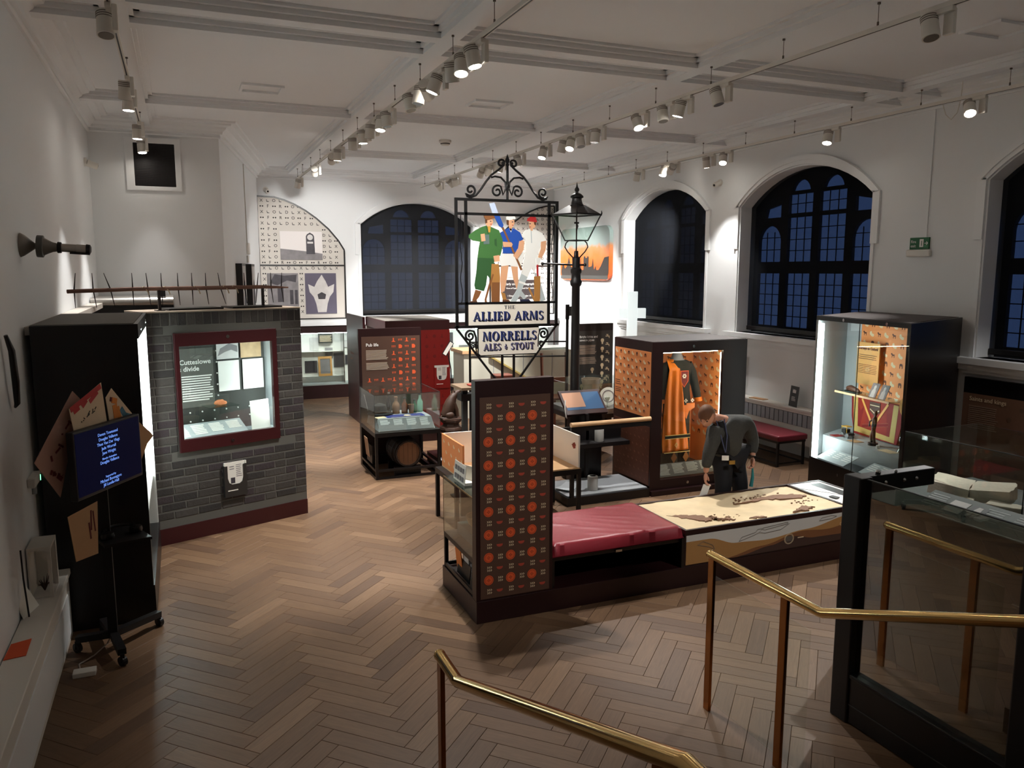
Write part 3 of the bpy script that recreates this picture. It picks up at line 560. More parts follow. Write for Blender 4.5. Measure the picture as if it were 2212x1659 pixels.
def brick(x0, x1, z0, z1):
    x0 = max(x0, 0); x1 = min(x1, BW)
    if x1-x0 < .03: return
    if x0 < VX1+.01 and x1 > VX0-.01 and z0 < VZ1+.005 and z1 > VZ0-.005:      # cut around the vitrine frame
        if z0 >= VZ1-.04 or z1 <= VZ0+.04: return
        if x0 < VX0-.04: brick(x0, VX0-.012, z0, z1)
        if x1 > VX1+.04: brick(VX1+.012, x1, z0, z1)
        return
    j = lambda: rb.uniform(-.003, .003); h = .0035+rb.uniform(0, .002); e = .004
    pts = [(x0+j(), z0+j()), (x1+j(), z0+j()), (x1+j(), z1+j()), (x0+j(), z1+j())]; ins = [(pts[0][0]+e, pts[0][1]+e), (pts[1][0]-e, pts[1][1]+e), (pts[2][0]-e, pts[2][1]-e), (pts[3][0]+e, pts[3][1]-e)]
    m = MB(BM); m.add([(*p, 0) for p in pts]+[(*p, h) for p in ins], [(4, 5, 6, 7), (0, 1, 5, 4), (1, 2, 6, 5), (2, 3, 7, 6), (3, 0, 4, 7)])
    part(m, 'brick', rb.choice(brk), t)
x = .0
while x < BW: wd = .083; brick(x+.004, x+wd-.004, 2.172, 2.292); x += wd
zz = 2.163; row = 0
while zz-.08 > .166:
    z1, z0 = zz, zz-.075; x = -.05-(row % 2)*.12
    while x < BW:
        wd = .24 if rb.random() > .22 else .13
        brick(x+.005, x+wd-.005, z0+.003, z1-.003); x += wd
    zz -= .0835; row += 1
# vitrine frame, interior and glass
part(MB(BM).prism([(VX0, VZ0), (VX1, VZ0), (VX1, VZ1), (VX0, VZ1)], -.02, .03, [[(.32, 1.036), (1.288, 1.036), (1.288, 1.966), (.32, 1.966)]]), 'vitrine_frame', maroon, t, bevel=.004)
m = MB(BM); lock(m, .81, 2.04, .03); lock(m, .81, .965, .03); part(m, 'locks', chrome, t, smooth=True)
dk = mat('vitrine_dark_board', (58, 58, 54), .7); pale = mat('vitrine_grey', (176, 182, 184), .6)
part(MB(BM).box(.25, 1.42, 1.0, 2.05, -.42, -.40), 'back_board', dk, t)
part(MB(BM).box(.25, 1.42, .98, 1.0, -.42, -.02).box(.25, 1.42, 2.05, 2.07, -.42, -.02).box(.23, .25, .98, 2.07, -.42, -.02), 'inner_lining', pale, t)
part(MB(BM).box(1.40, 1.42, 1.0, 2.05, -.40, -.02), 'inner_side', pale, t)
part(MB(BM).box(.32, 1.288, 1.036, 1.966, .004, .008), 'glass_pane', glass, t)
part(MB(BM).box(1.335, 1.36, 1.06, 1.9, -.10, -.07), 'led_strip', ledm, t)
part(MB(BM).box(.25, .262, 1.06, 1.9, -.10, -.07), 'led_strip', ledm, t)
m = MB(BM)
for i in range(5): m.ball((.86, 1.86-.12*i, -.395), .009, 5)
for i in range(8): m.ball((.42+.13*i, 1.225, -.395), .009, 5).ball((.42+.13*i, 1.13, -.395), .009, 5)
for i in range(9): m.ball((.42+.11*i, 1.975, -.395), .008, 5)
part(m, 'pegs', white, t)
tp = part(MB(BM).box(.36, .82, 1.28, 1.9, -.398, -.392), 'text_panel', mat('vitrine_panel', (92, 92, 86), .7), t)
part(MB(BM).text('The Cutteslowe', .07, .335, 1.735, -.39, off=.001).text('walls divide', .07, .345, 1.665, -.39, off=.001).lines(.48, .81, 1.62, 1.34, 11, -.39, .5, .15, 3), 'lettering', white, tp)
m = MB(BM).box(.86, 1.10, 1.765, 1.96, -.39, -.384); part(m, 'photograph', photol, t)
part(MB(BM).prism([(.87, 1.80), (.95, 1.84), (1.02, 1.86), (1.09, 1.83), (1.09, 1.90), (1.0, 1.93), (.9, 1.88)], -.384, -.383), 'photo_houses', photo, t)
part(MB(BM).box(1.125, 1.36, 1.765, 1.96, -.39, -.384), 'photograph', mat('sepia_photo', (190, 158, 118), .6, noise=(14, .4)), t)
part(MB(BM).box(.87, 1.1, 1.42, 1.745, -.39, -.384), 'document', white, t); part(MB(BM).box(1.14, 1.375, 1.42, 1.745, -.39, -.384), 'document', white, t)
part(MB(BM @ F((1.06, 1.01, -.05), (1, .03, 0), (.12, .93, -.35))).box(0, .21, 0, .33, 0, .004), 'tilted_document', white, t)
m = MB(BM).add([(.28, 1.005, -.03), (1.03, 1.005, -.03), (1.03, 1.13, -.28), (.28, 1.13, -.28), (.28, 1.0, -.28), (1.03, 1.0, -.28)], [(0, 1, 2, 3), (3, 2, 5, 4), (0, 3, 4), (1, 5, 2)])
lr = part(m, 'label_rail', pale, t)
LBM = BM @ F((.28, 1.005, -.03), (1, 0, 0), (0, .125, -.25)); m = MB(LBM)
for k in range(4): m.lines(.02+.185*k, .16+.185*k, .25, .06+.02*k, 6, .003, .75, .15, k)
part(m, 'label_text', white, lr)
part(MB(BM).box(.66, .98, 1.29, 1.295, -.36, -.14), 'glass_shelf', glassmat('green_shelf_glass', (200, 220, 214), .1), t)
m = MB(BM @ Matrix.Translation((.82, 1.32, -.25))).ball((0, 0, 0), .07, 5, (1.05, .45, .6)); rr = random.Random(2)
m.v = [v+Vector((rr.uniform(-.008, .008), rr.uniform(-.008, .008), rr.uniform(-.008, .008))) for v in m.v]
single(m, 'brick_fragment', mat('orange_brick', (214, 132, 88), .9, noise=(30, .2)), 'rough orange brick fragment on a glass shelf in the brick partition vitrine', 'brick')
ml = thing('leaflet_holder', 'dark wall leaflet holder with white leaflets on the brick partition', 'leaflet holder', BM @ Vector((.815, .38, .02)), BA)
holder = mat('holder_grey', (44, 42, 40), .5)
def leaflet_holder(Mx, par, hm, wm_, s=1.0):
    part(MB(Mx).box(-.12*s, .12*s, 0, .34*s, 0, .012).prism([(-.12*s, 0), (.12*s, 0), (.12*s, .33*s), (.085*s, .33*s), (.085*s, .2*s), (.07*s, .15*s), (.04*s, .13*s), (-.04*s, .13*s), (-.07*s, .15*s), (-.085*s, .2*s), (-.085*s, .33*s), (-.12*s, .33*s)], .03, .036).box(-.12*s, -.112*s, 0, .33*s, .012, .03).box(.112*s, .12*s, 0, .33*s, .012, .03).box(-.12*s, .12*s, 0, .006, .012, .03), 'pocket', hm, par)
    lf = part(MB(Mx).box(-.108*s, .108*s, .02, .365*s, .014, .026).box(-.118*s, -.108*s, .335*s, .365*s, .014, .04).box(.108*s, .118*s, .335*s, .365*s, .014, .04), 'leaflets', wm_, par)
    part(MB(Mx).box(-.05*s, -.005, .14*s, .2*s, .026, .0275), 'leaflet_picture', photod, lf)
    part(MB(Mx).lines(.01, .07*s, .34*s, .2*s, 7, .0275, .35, .3, 3).lines(-.06*s, -.01, .33*s, .28*s, 2, .0275, .35, .2, 4), 'leaflet_print', photo, lf)
    part(MB(Mx).lines(-.09*s, .02*s, .075*s, .06*s, 1, .038, .7), 'holder_print', wm_, par)
leaflet_holder(BM @ Matrix.Translation((.815, .37, .012)), ml, holder, paper)
# iron spike rail standing on the partition
t = thing('spiked_rail', 'rusty wooden rail of iron spikes standing on the brick partition', 'spiked rail', BM @ Vector((.55, 2.312, -.2)), BA)
wood = mat('rust_wood', (122, 88, 74), .8, noise=(10, .3)); iron = mat('iron_spike', (46, 38, 38), .6, .4)
part(MB(BM).tube([(-.57, 2.513, -.2), (0, 2.527, -.2), (.7, 2.527, -.2), (1.3, 2.53, -.2), (1.62, 2.52, -.2)], [.018, .02, .021, .02, .008], 8), 'rail', wood, t, smooth=True)
sp = [(-.51, .02, .0), (-.35, .0, .02), (-.2, -.05, .03), (.0, .0, 0), (.14, -.01, .02), (.27, 0, 0), (.43, 0, .01), (.57, 0, 0), (.71, 0, .02), (.86, -.02, .05), (1.12, 0, .02), (1.26, .02, -.02), (1.42, 0, .02), (1.54, .01, .02)]
for a, d0, d1 in sp: part(MB(BM).tube([(a+d0, 2.68, -.2), (a, 2.53, -.2), (a+d1, 2.36, -.2)], [.003, .007, .003], 6), 'spike', iron, t, smooth=True)
for a in (.24, 1.32): part(MB(BM).box(a-.012, a+.012, 2.312, 2.53, -.212, -.188).box(a-.04, a+.04, 2.312, 2.32, -.24, -.16), 'support', iron, t)
for a in (.1, .3, .6, .9, 1.0): part(MB(BM).tube([(a-.02, 2.54, -.178), (a, 2.55, -.2), (a+.03, 2.5, -.176), (a+.04, 2.47, -.18)], .006, 6), 'rope_tie', mat('rope', (196, 176, 150), .9), t, smooth=True)
# ---------------- printed icons ----------------
GL = {}
def glyph(mb, ch, size, a, b, c):
    if ch not in GL:
        g = MB().text(ch, 1, 0, 0, 0, 'CENTER', off=.01); GL[ch] = ([tuple(v) for v in g.v], g.f)
    vs, fs = GL[ch]; mb.add([(a+x*size, b+y*size, c+z*.3) for x, y, z in vs], fs)
def icon(mb, k, a, b, s, c):
    def P(pts): mb.prism([(a+x*s, b+y*s) for x, y in pts], c-.0008, c)
    if k == 'pump': P([(-.5, -.5), (.5, -.5), (.5, -.38), (.22, -.3), (.12, .2), (.2, .5), (-.2, .5), (-.12, .2), (-.22, -.3), (-.5, -.38)])
    elif k == 'glasses':
        for x in (-.38, 0, .38): P([(x-.06, -.25), (x+.06, -.25), (x+.06, 0), (x+.15, .25), (x-.15, .25), (x-.06, 0)])
    elif k == 'mug': P([(-.4, -.5), (.3, -.5), (.5, -.2), (.5, .2), (.3, .35), (.2, .5), (-.4, .5)])
    elif k == 'disc': P([(.5*math.cos(R(20*i)), .5*math.sin(R(20*i))) for i in range(18)])
    elif k == 'leaf4':
        for i in range(4):
            q = R(90*i); P([(.22*math.cos(q+j)*f, .22*math.sin(q+j)*f) for j, f in ((-.5, .5), (0, 1), (.5, .5), (0, .2))])
    elif k == 'wheat':
        for r_ in (-1, 1):
            for i in range(3): x = -.3+.3*i; P([(x, r_*.42), (x+.12, r_*.42), (x+.28, r_*.25), (x+.12, r_*.08), (x, r_*.08), (x+.14, r_*.25)][::r_])
    elif k == 'pie': P([(-.55, .2), (-.5, -.05), (-.3, -.22), (0, -.28), (.3, -.22), (.5, -.05), (.55, .2)])
    elif k == 'shoe': P([(-.5, .3), (-.5, -.1), (-.1, -.4), (.35, -.45), (.5, -.2), (.35, 0), (.05, .05), (-.2, .45)])
    elif k == 'arch': P([(-.4, -.45), (-.2, -.45), (-.2, 0), (.2, 0), (.2, -.45), (.4, -.45), (.42, .2), (.25, .45), (-.25, .45), (-.42, .2)])
    elif k == 'cow': P([(-.45, .1), (-.5, .4), (-.2, .42), (0, .2), (.5, .18), (.42, -.05), (.42, -.45), (.3, -.45), (.26, -.1), (-.1, -.1), (-.12, -.45), (-.25, -.45), (-.25, .05)])
    elif k == 'bulb':
        P([(-.13, -.5), (.13, -.5), (.15, -.2), (.33, .05), (.33, .3), (.17, .5), (-.17, .5), (-.33, .3), (-.33, .05), (-.15, -.2)])
    elif k == 'tap': P([(-.5, -.05), (-.5, .12), (-.1, .12), (-.1, .32), (-.35, .32), (-.35, .45), (.2, .45), (.2, .32), (.05, .32), (.05, .12), (.45, .12), (.5, -.4), (.35, -.4), (.3, -.05)])
def letterfield(mb, inside, x0, x1, z0, z1, c):
    r1 = 'X^O^D^'; r2 = '~F~R~O'; nz = int((z1-z0)/.115); dx = .125
    for j in range(nz):
        z = z1-.09-.115*j; s_ = r1 if j % 2 == 0 else r2; i = 0; x = x0+.09
        while x < x1-.03:
            if inside(x, z+.03):
                ch = s_[i % 6]
                if ch in 'XODFR': glyph(mb, ch, .085, x, z, c)
                elif ch == '^': mb.prism([(x-.025, z+.05), (x-.015, z+.05), (x-.01, z+.015), (x+.028, z+.01), (x+.028, z), (x-.02, z)], c-.0005, c)
                else: icon(mb, 'disc', x-.022, z+.027, .03, c); icon(mb, 'disc', x+.022, z+.027, .03, c)
            x += dx; i += 1
# ---------------- arched panels on the back wall ----------------
pattern = mat('panel_pale', (206, 200, 192), .7); ink = mat('ink', (34, 30, 30), .7)
def archpanel(mirror, label):
    mx = (lambda x: 10.0-x) if mirror else (lambda x: x)
    M_ = front(0, 17.38, 0)
    pts = [(1.56, 1.68), (3.32, 1.68), (3.32, 3.14), (3.2, 3.34), (3.0, 3.58), (2.75, 3.8), (2.53, 3.955), (2.3, 4.08), (2.1, 4.16), (1.9, 4.21), (1.56, 4.22)]
    P = [(mx(x), z) for x, z in pts]; P = [(min(x, 8.32), z) for x, z in P]
    if mirror: P = P[::-1]
    t = thing('arched_panel', label, 'wall panel', M_ @ Vector(((P[0][0]+P[1][0])/2, 1.68, 0)))
    part(MB(M_).prism(P, 0, .03), 'board', pattern, t)
    m = MB(M_)
    for i in range(len(P)): a, b = P[i], P[(i+1) % len(P)]; m.bar((*a, .035), (*b, .035), .03, .035, up=(0, 0, 1))
    m.bar((mx(1.57) if not mirror else 8.3, 2.815, .035), (mx(3.31), 2.815, .035), .03, .02)
    part(m, 'black_edging', nearblk, t)
    from math import hypot
    xs = [p[0] for p in P]
    def ins(x, z):
        n = len(P); r_ = False
        for i in range(n):
            x1, z1 = P[i]; x2, z2 = P[(i+1) % n]
            if (z1 > z) != (z2 > z) and x < (x2-x1)*(z-z1)/(z2-z1)+x1: r_ = not r_
        return r_ and ins2(x, z)
    ph = [(1.99, 2.855, 2.93, 3.52), (1.70, 2.33, 1.97, 2.65), (2.47, 3.125, 1.79, 2.65)] if not mirror else [(7.0, 7.88, 2.04, 2.49)]
    def ins2(x, z): return not any(a-.04 < x < b+.04 and c-.05 < z < d+.05 for a, b, c, d in ph) and abs(z-2.815) > .05 and min(abs(x-min(xs)), abs(x-max(xs))) > .05
    m = MB(M_); letterfield(m, ins, min(xs), max(xs), 1.68, 4.2, .032); part(m, 'letter_pattern', ink, t, kind='stuff')
    return t, M_
t, M_ = archpanel(False, 'quarter-arch panel patterned with Oxford letters left of the back window')
p_ = part(MB(M_).box(1.99, 2.855, 2.93, 3.52, .03, .05), 'photograph', mat('photo_sky', (226, 220, 218), .6), t)
part(MB(M_).prism([(1.99, 2.93), (2.855, 2.93), (2.855, 3.06), (2.6, 3.1), (2.3, 3.13), (1.99, 3.16)], .05, .052), 'photo_ground', photo, p_)
part(MB(M_).prism([(2.52, 3.05), (2.70, 3.05), (2.69, 3.42), (2.67, 3.46), (2.605, 3.5), (2.54, 3.46), (2.52, 3.42)], .052, .053), 'photo_clock', photod, p_)
part(MB(M_).prism([(2.605+.06*math.cos(R(i*30)), 3.4+.06*math.sin(R(i*30))) for i in range(12)], .053, .054).box(2.545, 2.665, 3.27, 3.31, .053, .054), 'photo_clock_face', photol, p_)
p_ = part(MB(M_).box(1.70, 2.33, 1.95, 2.65, .03, .05), 'photograph', photo, t)
part(MB(M_).prism([(1.75, 2.45), (1.9, 2.4), (2.1, 2.5), (2.28, 2.46), (2.3, 2.62), (2.05, 2.6), (1.85, 2.63)], .05, .052).box(1.9, 2.02, 2.05, 2.36, .05, .052).box(2.15, 2.22, 2.0, 2.3, .05, .052).box(2.25, 2.31, 2.0, 2.3, .05, .052), 'photo_carving', photod, p_)
p_ = part(MB(M_).box(2.47, 3.125, 1.79, 2.65, .03, .05), 'photograph', mat('photo_violet', (92, 86, 104), .6, noise=(2, .3)), t)
part(MB(M_).prism([(2.72, 1.82), (2.9, 1.82), (2.93, 2.0), (2.98, 2.15), (3.06, 2.25), (3.08, 2.42), (2.95, 2.36), (2.9, 2.48), (2.82, 2.62), (2.72, 2.48), (2.66, 2.36), (2.53, 2.42), (2.56, 2.25), (2.64, 2.15), (2.69, 2.0)], .05, .053), 'photo_sculpture', photol, p_)
part(MB(M_).prism([(2.74, 2.1), (2.88, 2.1), (2.9, 2.2), (2.81, 2.25), (2.72, 2.2)], .053, .054), 'photo_shadow', photod, p_)
t, M_ = archpanel(True, 'quarter-arch panel patterned with Oxford letters behind the pub sign')
tb = part(MB(M_).box(7.0, 7.88, 2.04, 2.49, .03, .05), 'text_board', mat('poster_dark', (44, 34, 34), .6), t)
part(MB(M_).text('Early colour photographs', .075, 7.44, 2.37, .051, 'CENTER').text('Views of Ceylon, India and Oxfordshire', .045, 7.44, 2.28, .051, 'CENTER').text('1 October - 30 November 1898', .05, 7.44, 2.1, .051, 'CENTER'), 'lettering', white, tb)
part(MB(M_).box(7.1, 7.5, 2.55, 2.8, .03, .045), 'photograph', photol, t)
# ---------------- long wall case under the back panels ----------------
def wallcase(x0, x1, label, items):
    t = thing('wall_case', label, 'display case', ((x0+x1)/2, 17.1, 0))
    part(MB().box(x0, x1, 17.0, 17.36, 0, .28), 'plinth', darkbr, t); part(MB().box(x0, x1, 17.0, 17.36, 1.40, 1.55), 'header', darkbr, t)
    part(MB().box(x0-.05, x1+.05, 16.96, 17.38, 1.55, 1.61).box(x0-.05, x1+.05, 16.99, 17.38, 1.61, 1.67), 'ledge', trimm, t, bevel=.01)
    part(MB().box(x0, x1, 17.34, 17.36, .28, 1.40), 'back_board', white, t)
    for x in (x0, x1-.03): part(MB().box(x, x+.03, 17.0, 17.34, .28, 1.40), 'end_panel', darkbr, t)
    part(MB().box(x0+.03, x1-.03, 17.02, 17.34, .28, .31), 'floor_board', pale, t)
    part(MB().box(x0+.03, x1-.03, 17.01, 17.016, .28, 1.40), 'glass_pane', glass, t)
    part(MB().box(x0+.03, x1-.03, 17.05, 17.07, 1.385, 1.398), 'led_strip', ledm, t)
    for f_ in (.25, .75):
        part(lock(MB(front(x0+(x1-x0)*f_, 17.0, 1.475)), 0, 0), 'lock', chrome, t); part(lock(MB(front(x0+(x1-x0)*f_, 17.0, .14)), 0, 0), 'lock', chrome, t)
    return t
t = wallcase(1.75, 3.95, 'white-lit glass wall case of photographs beneath the arched letter panel', 0)
C0 = front(0, 17.33, 0)
for (x0, x1, z0, z1, m_) in [(2.52, 2.70, 1.0, 1.28, photol), (2.84, 3.0, .82, 1.05, photo), (2.40, 2.66, .52, .78, photod), (3.02, 3.25, .62, .93, photod), (3.27, 3.42, .68, .88, photod), (3.24, 3.36, 1.05, 1.2, photol), (3.5, 3.8, .7, 1.1, photo)]: part(MB(C0).box(x0, x1, z0, z1, 0, .02), 'photograph', m_, t)
lb_ = part(MB(C0).box(2.70, 2.99, 1.16, 1.36, 0, .1), 'caption_board', mat('caption_green_black', (40, 42, 34), .6), t)
part(MB(C0).lines(2.72, 2.97, 1.33, 1.19, 5, .102, .4, .1, 8), 'lettering', cream, lb_)
for z in (.98, .45): part(MB(C0).box(1.8, 3.2, z, z+.012, 0, .16), 'shelf', white, t)
part(MB(C0).box(3.18, 3.2, .3, 1.4, 0, .3), 'divider', chrome, t)
fp = thing('picture_frame', 'gilt wooden picture frame leaning in the lit back wall case', 'picture frame', (2.78, 17.18, .46))
FM = F((2.66, 17.14, .462), (1, 0, 0), (0, .12, 1)); part(MB(FM).prism([(0, 0), (.29, 0), (.29, .42), (0, .42)], 0, .02, [[(.04, .05), (.25, .05), (.25, .37), (.04, .37)]]), 'frame', mat('gilt_wood', (206, 152, 84), .5), fp)
part(MB(FM).box(.04, .25, .05, .37, 0, .008), 'picture', photo, fp)
t = wallcase(4.3, 8.2, 'long white-lit wall case beneath the back window and right panel', 0)
for i, (x0, x1, z0, z1, m_) in enumerate([(4.6, 4.9, .9, 1.25, photo), (5.0, 5.35, .55, .9, photol), (5.45, 5.75, .95, 1.3, photod), (5.9, 6.3, .6, 1.0, photo), (6.5, 6.8, .9, 1.25, photol), (7.0, 7.3, .55, .95, photo), (7.4, 7.8, .9, 1.2, photol)]): part(MB(C0).box(x0, x1, z0, z1, 0, .02), 'photograph', m_, t)
# ---------------- pub life unit ----------------
t = thing('pub_unit', 'maroon and red exhibition unit behind the pub life panel', 'display case', (3.41, 12.7, 0))
part(MB().box(2.89, 3.93, 12.0, 13.4, 0, .12), 'plinth', darkbr, t); part(MB().box(2.89, 3.93, 12.0, 13.4, 1.78, 1.93), 'header', maroon, t)
part(MB().box(2.9, 3.92, 12.02, 13.38, 1.93, 1.936), 'top_panel', mat('grey_top', (0, 0, 0)), t)
part(MB().box(2.89, 3.93, 12.0, 12.05, .12, 1.78), 'front_panel', redp, t); part(MB().box(3.88, 3.93, 12.05, 13.4, .12, 1.78), 'side_panel', maroon, t)
part(MB().box(2.89, 3.88, 13.35, 13.4, .12, 1.78), 'back_panel', white, t); part(MB().box(2.892, 2.897, 12.05, 13.35, .12, 1.78), 'glass_pane', glass, t)
part(MB().box(2.92, 3.86, 12.07, 12.1, 1.74, 1.77), 'led_strip', mat('led_dim', (230, 240, 240), .5, emit=8), t)
m = MB(front(0, 12.0, 0))
for i in range(7):
    for j in range(9): icon(m, 'disc' if (i+j) % 2 else 'pump', 3.05+.125*i, .4+.16*j, .055, .002)
part(m, 'icon_pattern', mat('red_tone', (118, 20, 18), .5), t, kind='stuff')
lh = thing('leaflet_holder', 'red wall leaflet holder with white leaflets on the pub unit', 'leaflet holder', (3.78, 11.98, .85)); leaflet_holder(front(3.78, 11.997, .85), lh, redp, paper)
t = thing('end_panel', 'tall maroon free-standing panel behind the pub unit near the back case', 'panel', (2.86, 14.1, 0))
part(MB().box(2.845, 2.885, 13.42, 14.85, 0, 1.92), 'board', maroon, t)
part(MB(faceW(2.845, 0, 0)).text('Oxford at', .07, -14.55, 1.2, .001).text('leisure', .07, -14.55, 1.1, .001), 'lettering', mat('faint_print', (170, 130, 120), .6), t)
t = thing('text_panel', 'tall dark Pub life text panel with orange drink icons', 'panel', (2.67, 10.86, 0))
part(MB().box(2.23, 3.12, 10.83, 10.89, 0, 1.91), 'board', darkbr, t)
P0 = front(0, 10.83, 0); g_ = part(MB(P0).box(2.27, 3.10, .65, 1.80, 0, .004), 'graphic', brownp, t)
part(MB(P0).text('Pub life', .06, 2.33, 1.665, .006, off=.0012), 'title', white, g_)
part(MB(P0).lines(2.33, 2.64, 1.615, 1.475, 8, .006, .5, .1, 5).lines(2.33, 2.65, 1.44, 1.335, 6, .006, .5, .1, 6), 'body_text', mat('text_tone', (200, 180, 160), .6), g_)
m = MB(P0)
for j in range(8):
    for i in range(4):
        x = 2.72+.095*i; z = 1.745-.092*j
        if (i+j) % 2 == 0: icon(m, 'pump' if j % 2 == 0 else 'mug', x, z, .055, .006) if True else 0
        else: icon(m, 'glasses', x, z, .055, .006)
for i in range(4): icon(m, 'pump' if i % 2 == 0 else 'glasses', 2.37+.095*i, 1.745-.092*6, .055, .006)
part(m, 'icon_pattern', orangp, g_, kind='stuff')
# glazed table case with bottles
t = thing('glazed_table', 'black framed table case with glass cover in front of the pub panel', 'display case', (2.67, 10.38, 0))
fr_ = MB()
for x in (2.23, 3.075):
    for y in (9.94, 10.78): fr_ = MB().box(x, x+.035, y, y+.035, 0, .56); part(fr_, 'leg', black, t)
for z in (.0, .10): part(MB().box(2.265, 3.075, 9.94, 9.97, z, z+.03).box(2.265, 3.075, 10.785, 10.815, z, z+.03).box(2.23, 2.265, 9.975, 10.78, z, z+.03).box(3.075, 3.11, 9.975, 10.78, z, z+.03), 'lower_rail', black, t)
part(MB().box(2.23, 3.11, 9.94, 10.815, .56, .615), 'table_top', black, t)
for k, b in enumerate([(2.23, 3.11, 9.94, 9.946, .615, 1.11), (2.23, 3.11, 10.81, 10.816, .615, 1.11), (2.23, 2.236, 9.946, 10.81, .615, 1.11), (3.104, 3.11, 9.946, 10.81, .615, 1.11), (2.23, 3.11, 9.94, 10.816, 1.11, 1.116)]): part(MB().box(*b), 'glass_side' if k < 4 else 'glass_lid', glass, t)
edge = mat('glass_edge', (70, 74, 72), .2)
m = MB()
for x in (2.228, 3.108):
    for y in (9.938, 10.812): m.box(x, x+.004, y, y+.004, .615, 1.118)
m.box(2.23, 3.11, 9.938, 9.942, 1.112, 1.118).box(2.228, 2.232, 9.94, 10.81, 1.112, 1.118).box(3.108, 3.112, 9.94, 10.81, 1.112, 1.118)
part(m, 'glass_edges', edge, t)
slate = mat('label_slate', (78, 82, 84), .6)
m = MB().add([(2.30, 10.02, .617), (3.06, 10.02, .617), (3.05, 10.16, .76), (2.33, 10.16, .76), (2.30, 10.75, .617), (3.06, 10.75, .617), (3.05, 10.75, .76), (2.33, 10.75, .76)], [(0, 1, 2, 3), (3, 2, 6, 7), (0, 3, 7, 4), (1, 5, 6, 2), (5, 4, 7, 6)])
part(m, 'display_plinth', grey, t)
LM = F((2.31, 10.018, .62), (1, 0, 0), (0, .7, .714)); l_ = part(MB(LM).box(0, .74, 0, .195, 0, .004), 'label_board', slate, t)
m = MB(LM)
for k in range(4): m.lines(.03+.18*k, .16+.18*k, .18, .1-.015*k, 5+k, .005, .45, .2, k+2)
part(m, 'label_text', mat('label_pale', (176, 180, 180), .6), l_)
bt = thing('bar_towel', 'blue printed bar towel laid in the glazed table case', 'towel', (2.75, 10.28, .76))
part(MB().box(2.46, 2.98, 10.2, 10.38, .761, .766), 'cloth', blue, bt); part(MB().box(2.52, 2.92, 10.215, 10.225, .766, .767).prism([(2.70, 10.27), (2.74, 10.25), (2.80, 10.26), (2.79, 10.33), (2.73, 10.34)], .766, .767), 'woven_print', cream, bt)
single(MB(rz(2.38, 10.27, .761, 15)).box(-.07, .07, -.05, .05, 0, .004), 'beer_mat', cream, 'cream beer mat at the left front of the glazed table case', 'beer mat')
def bottle(x, y, prof, m_, label, cap=None):
    t_ = thing('bottle', label, 'bottle', (x, y, .76), group='bottles in the glazed table case')
    part(MB().lathe(prof, (x, y, .761), 18), 'bottle_body', m_, t_, smooth=True)
    h_ = prof[-1][1]
    part(MB().lathe([(prof[-1][0]+.003, h_-.005), (prof[-1][0]+.004, h_+.012), (.001, h_+.013)], (x, y, .761), 14), 'stopper', cap or black, t_, smooth=True)
bp = lambda r_, h_: [(r_*.9, 0), (r_, .01), (r_, h_*.5), (r_*.85, h_*.62), (r_*.4, h_*.78), (r_*.36, h_*.97), (r_*.42, h_)]
amber = mat('amber_glass', (108, 58, 28), .15); stonew = mat('stoneware', (150, 112, 84), .5); greeng = mat('green_glass', (36, 104, 72), .12); aqua = mat('aqua_glass', (140, 190, 168), .12); darkg = mat('dark_bottle', (26, 16, 14), .15)
bottle(2.655, 10.5, bp(.052, .22), stonew, 'brown stoneware bottle, the left of the tall bottles in the table case', stonew)
bottle(2.77, 10.48, bp(.045, .21), amber, 'amber glass beer bottle between stoneware bottle and beaker')
bottle(2.915, 10.5, [(.032, 0), (.035, .01), (.035, .10), (.014, .13), (.013, .16), (.017, .17)], greeng, 'small dark green glass bottle in the table case')
bottle(3.0, 10.52, [(.036, 0), (.04, .01), (.04, .14), (.018, .19), (.016, .235), (.02, .245)], aqua, 'tall pale aqua glass bottle at the right end of the table case')
bottle(2.6, 10.68, bp(.035, .26), darkg, 'black glass bottle with a white neck label behind the table case hat', white)
single(MB().lathe([(.03, 0), (.042, .12), (.044, .122), (.036, .122), (.026, .02), (.001, .02)], (2.855, 10.45, .761), 18), 'beaker', stonew, 'small tan beaker between the amber and green bottles', 'beaker', smooth=True)
hat = thing('bowler_hat', 'black round brimmed hat at the left of the table case', 'hat', (2.42, 10.5, .76)); part(MB().lathe([(.17, .01), (.175, .02), (.16, .028), (.10, .03), (.1, .09), (.085, .13), (.04, .15), (.001, .152)], (2.43, 10.5, .76), 24), 'crown_and_brim', mat('black_felt', (18, 17, 18), .9), hat, smooth=True); part(MB().lathe([(.103, .032), (.104, .055), (.1, .056)], (2.43, 10.5, .76), 24), 'hat_band', nearblk, hat, smooth=True)
single(MB(F((2.29, 10.62, .8), (.2, .97, 0), (-.2, 0, .97))).box(0, .12, 0, .22, 0, .003), 'white_card', white, 'white card standing behind the hat in the table case', 'card')
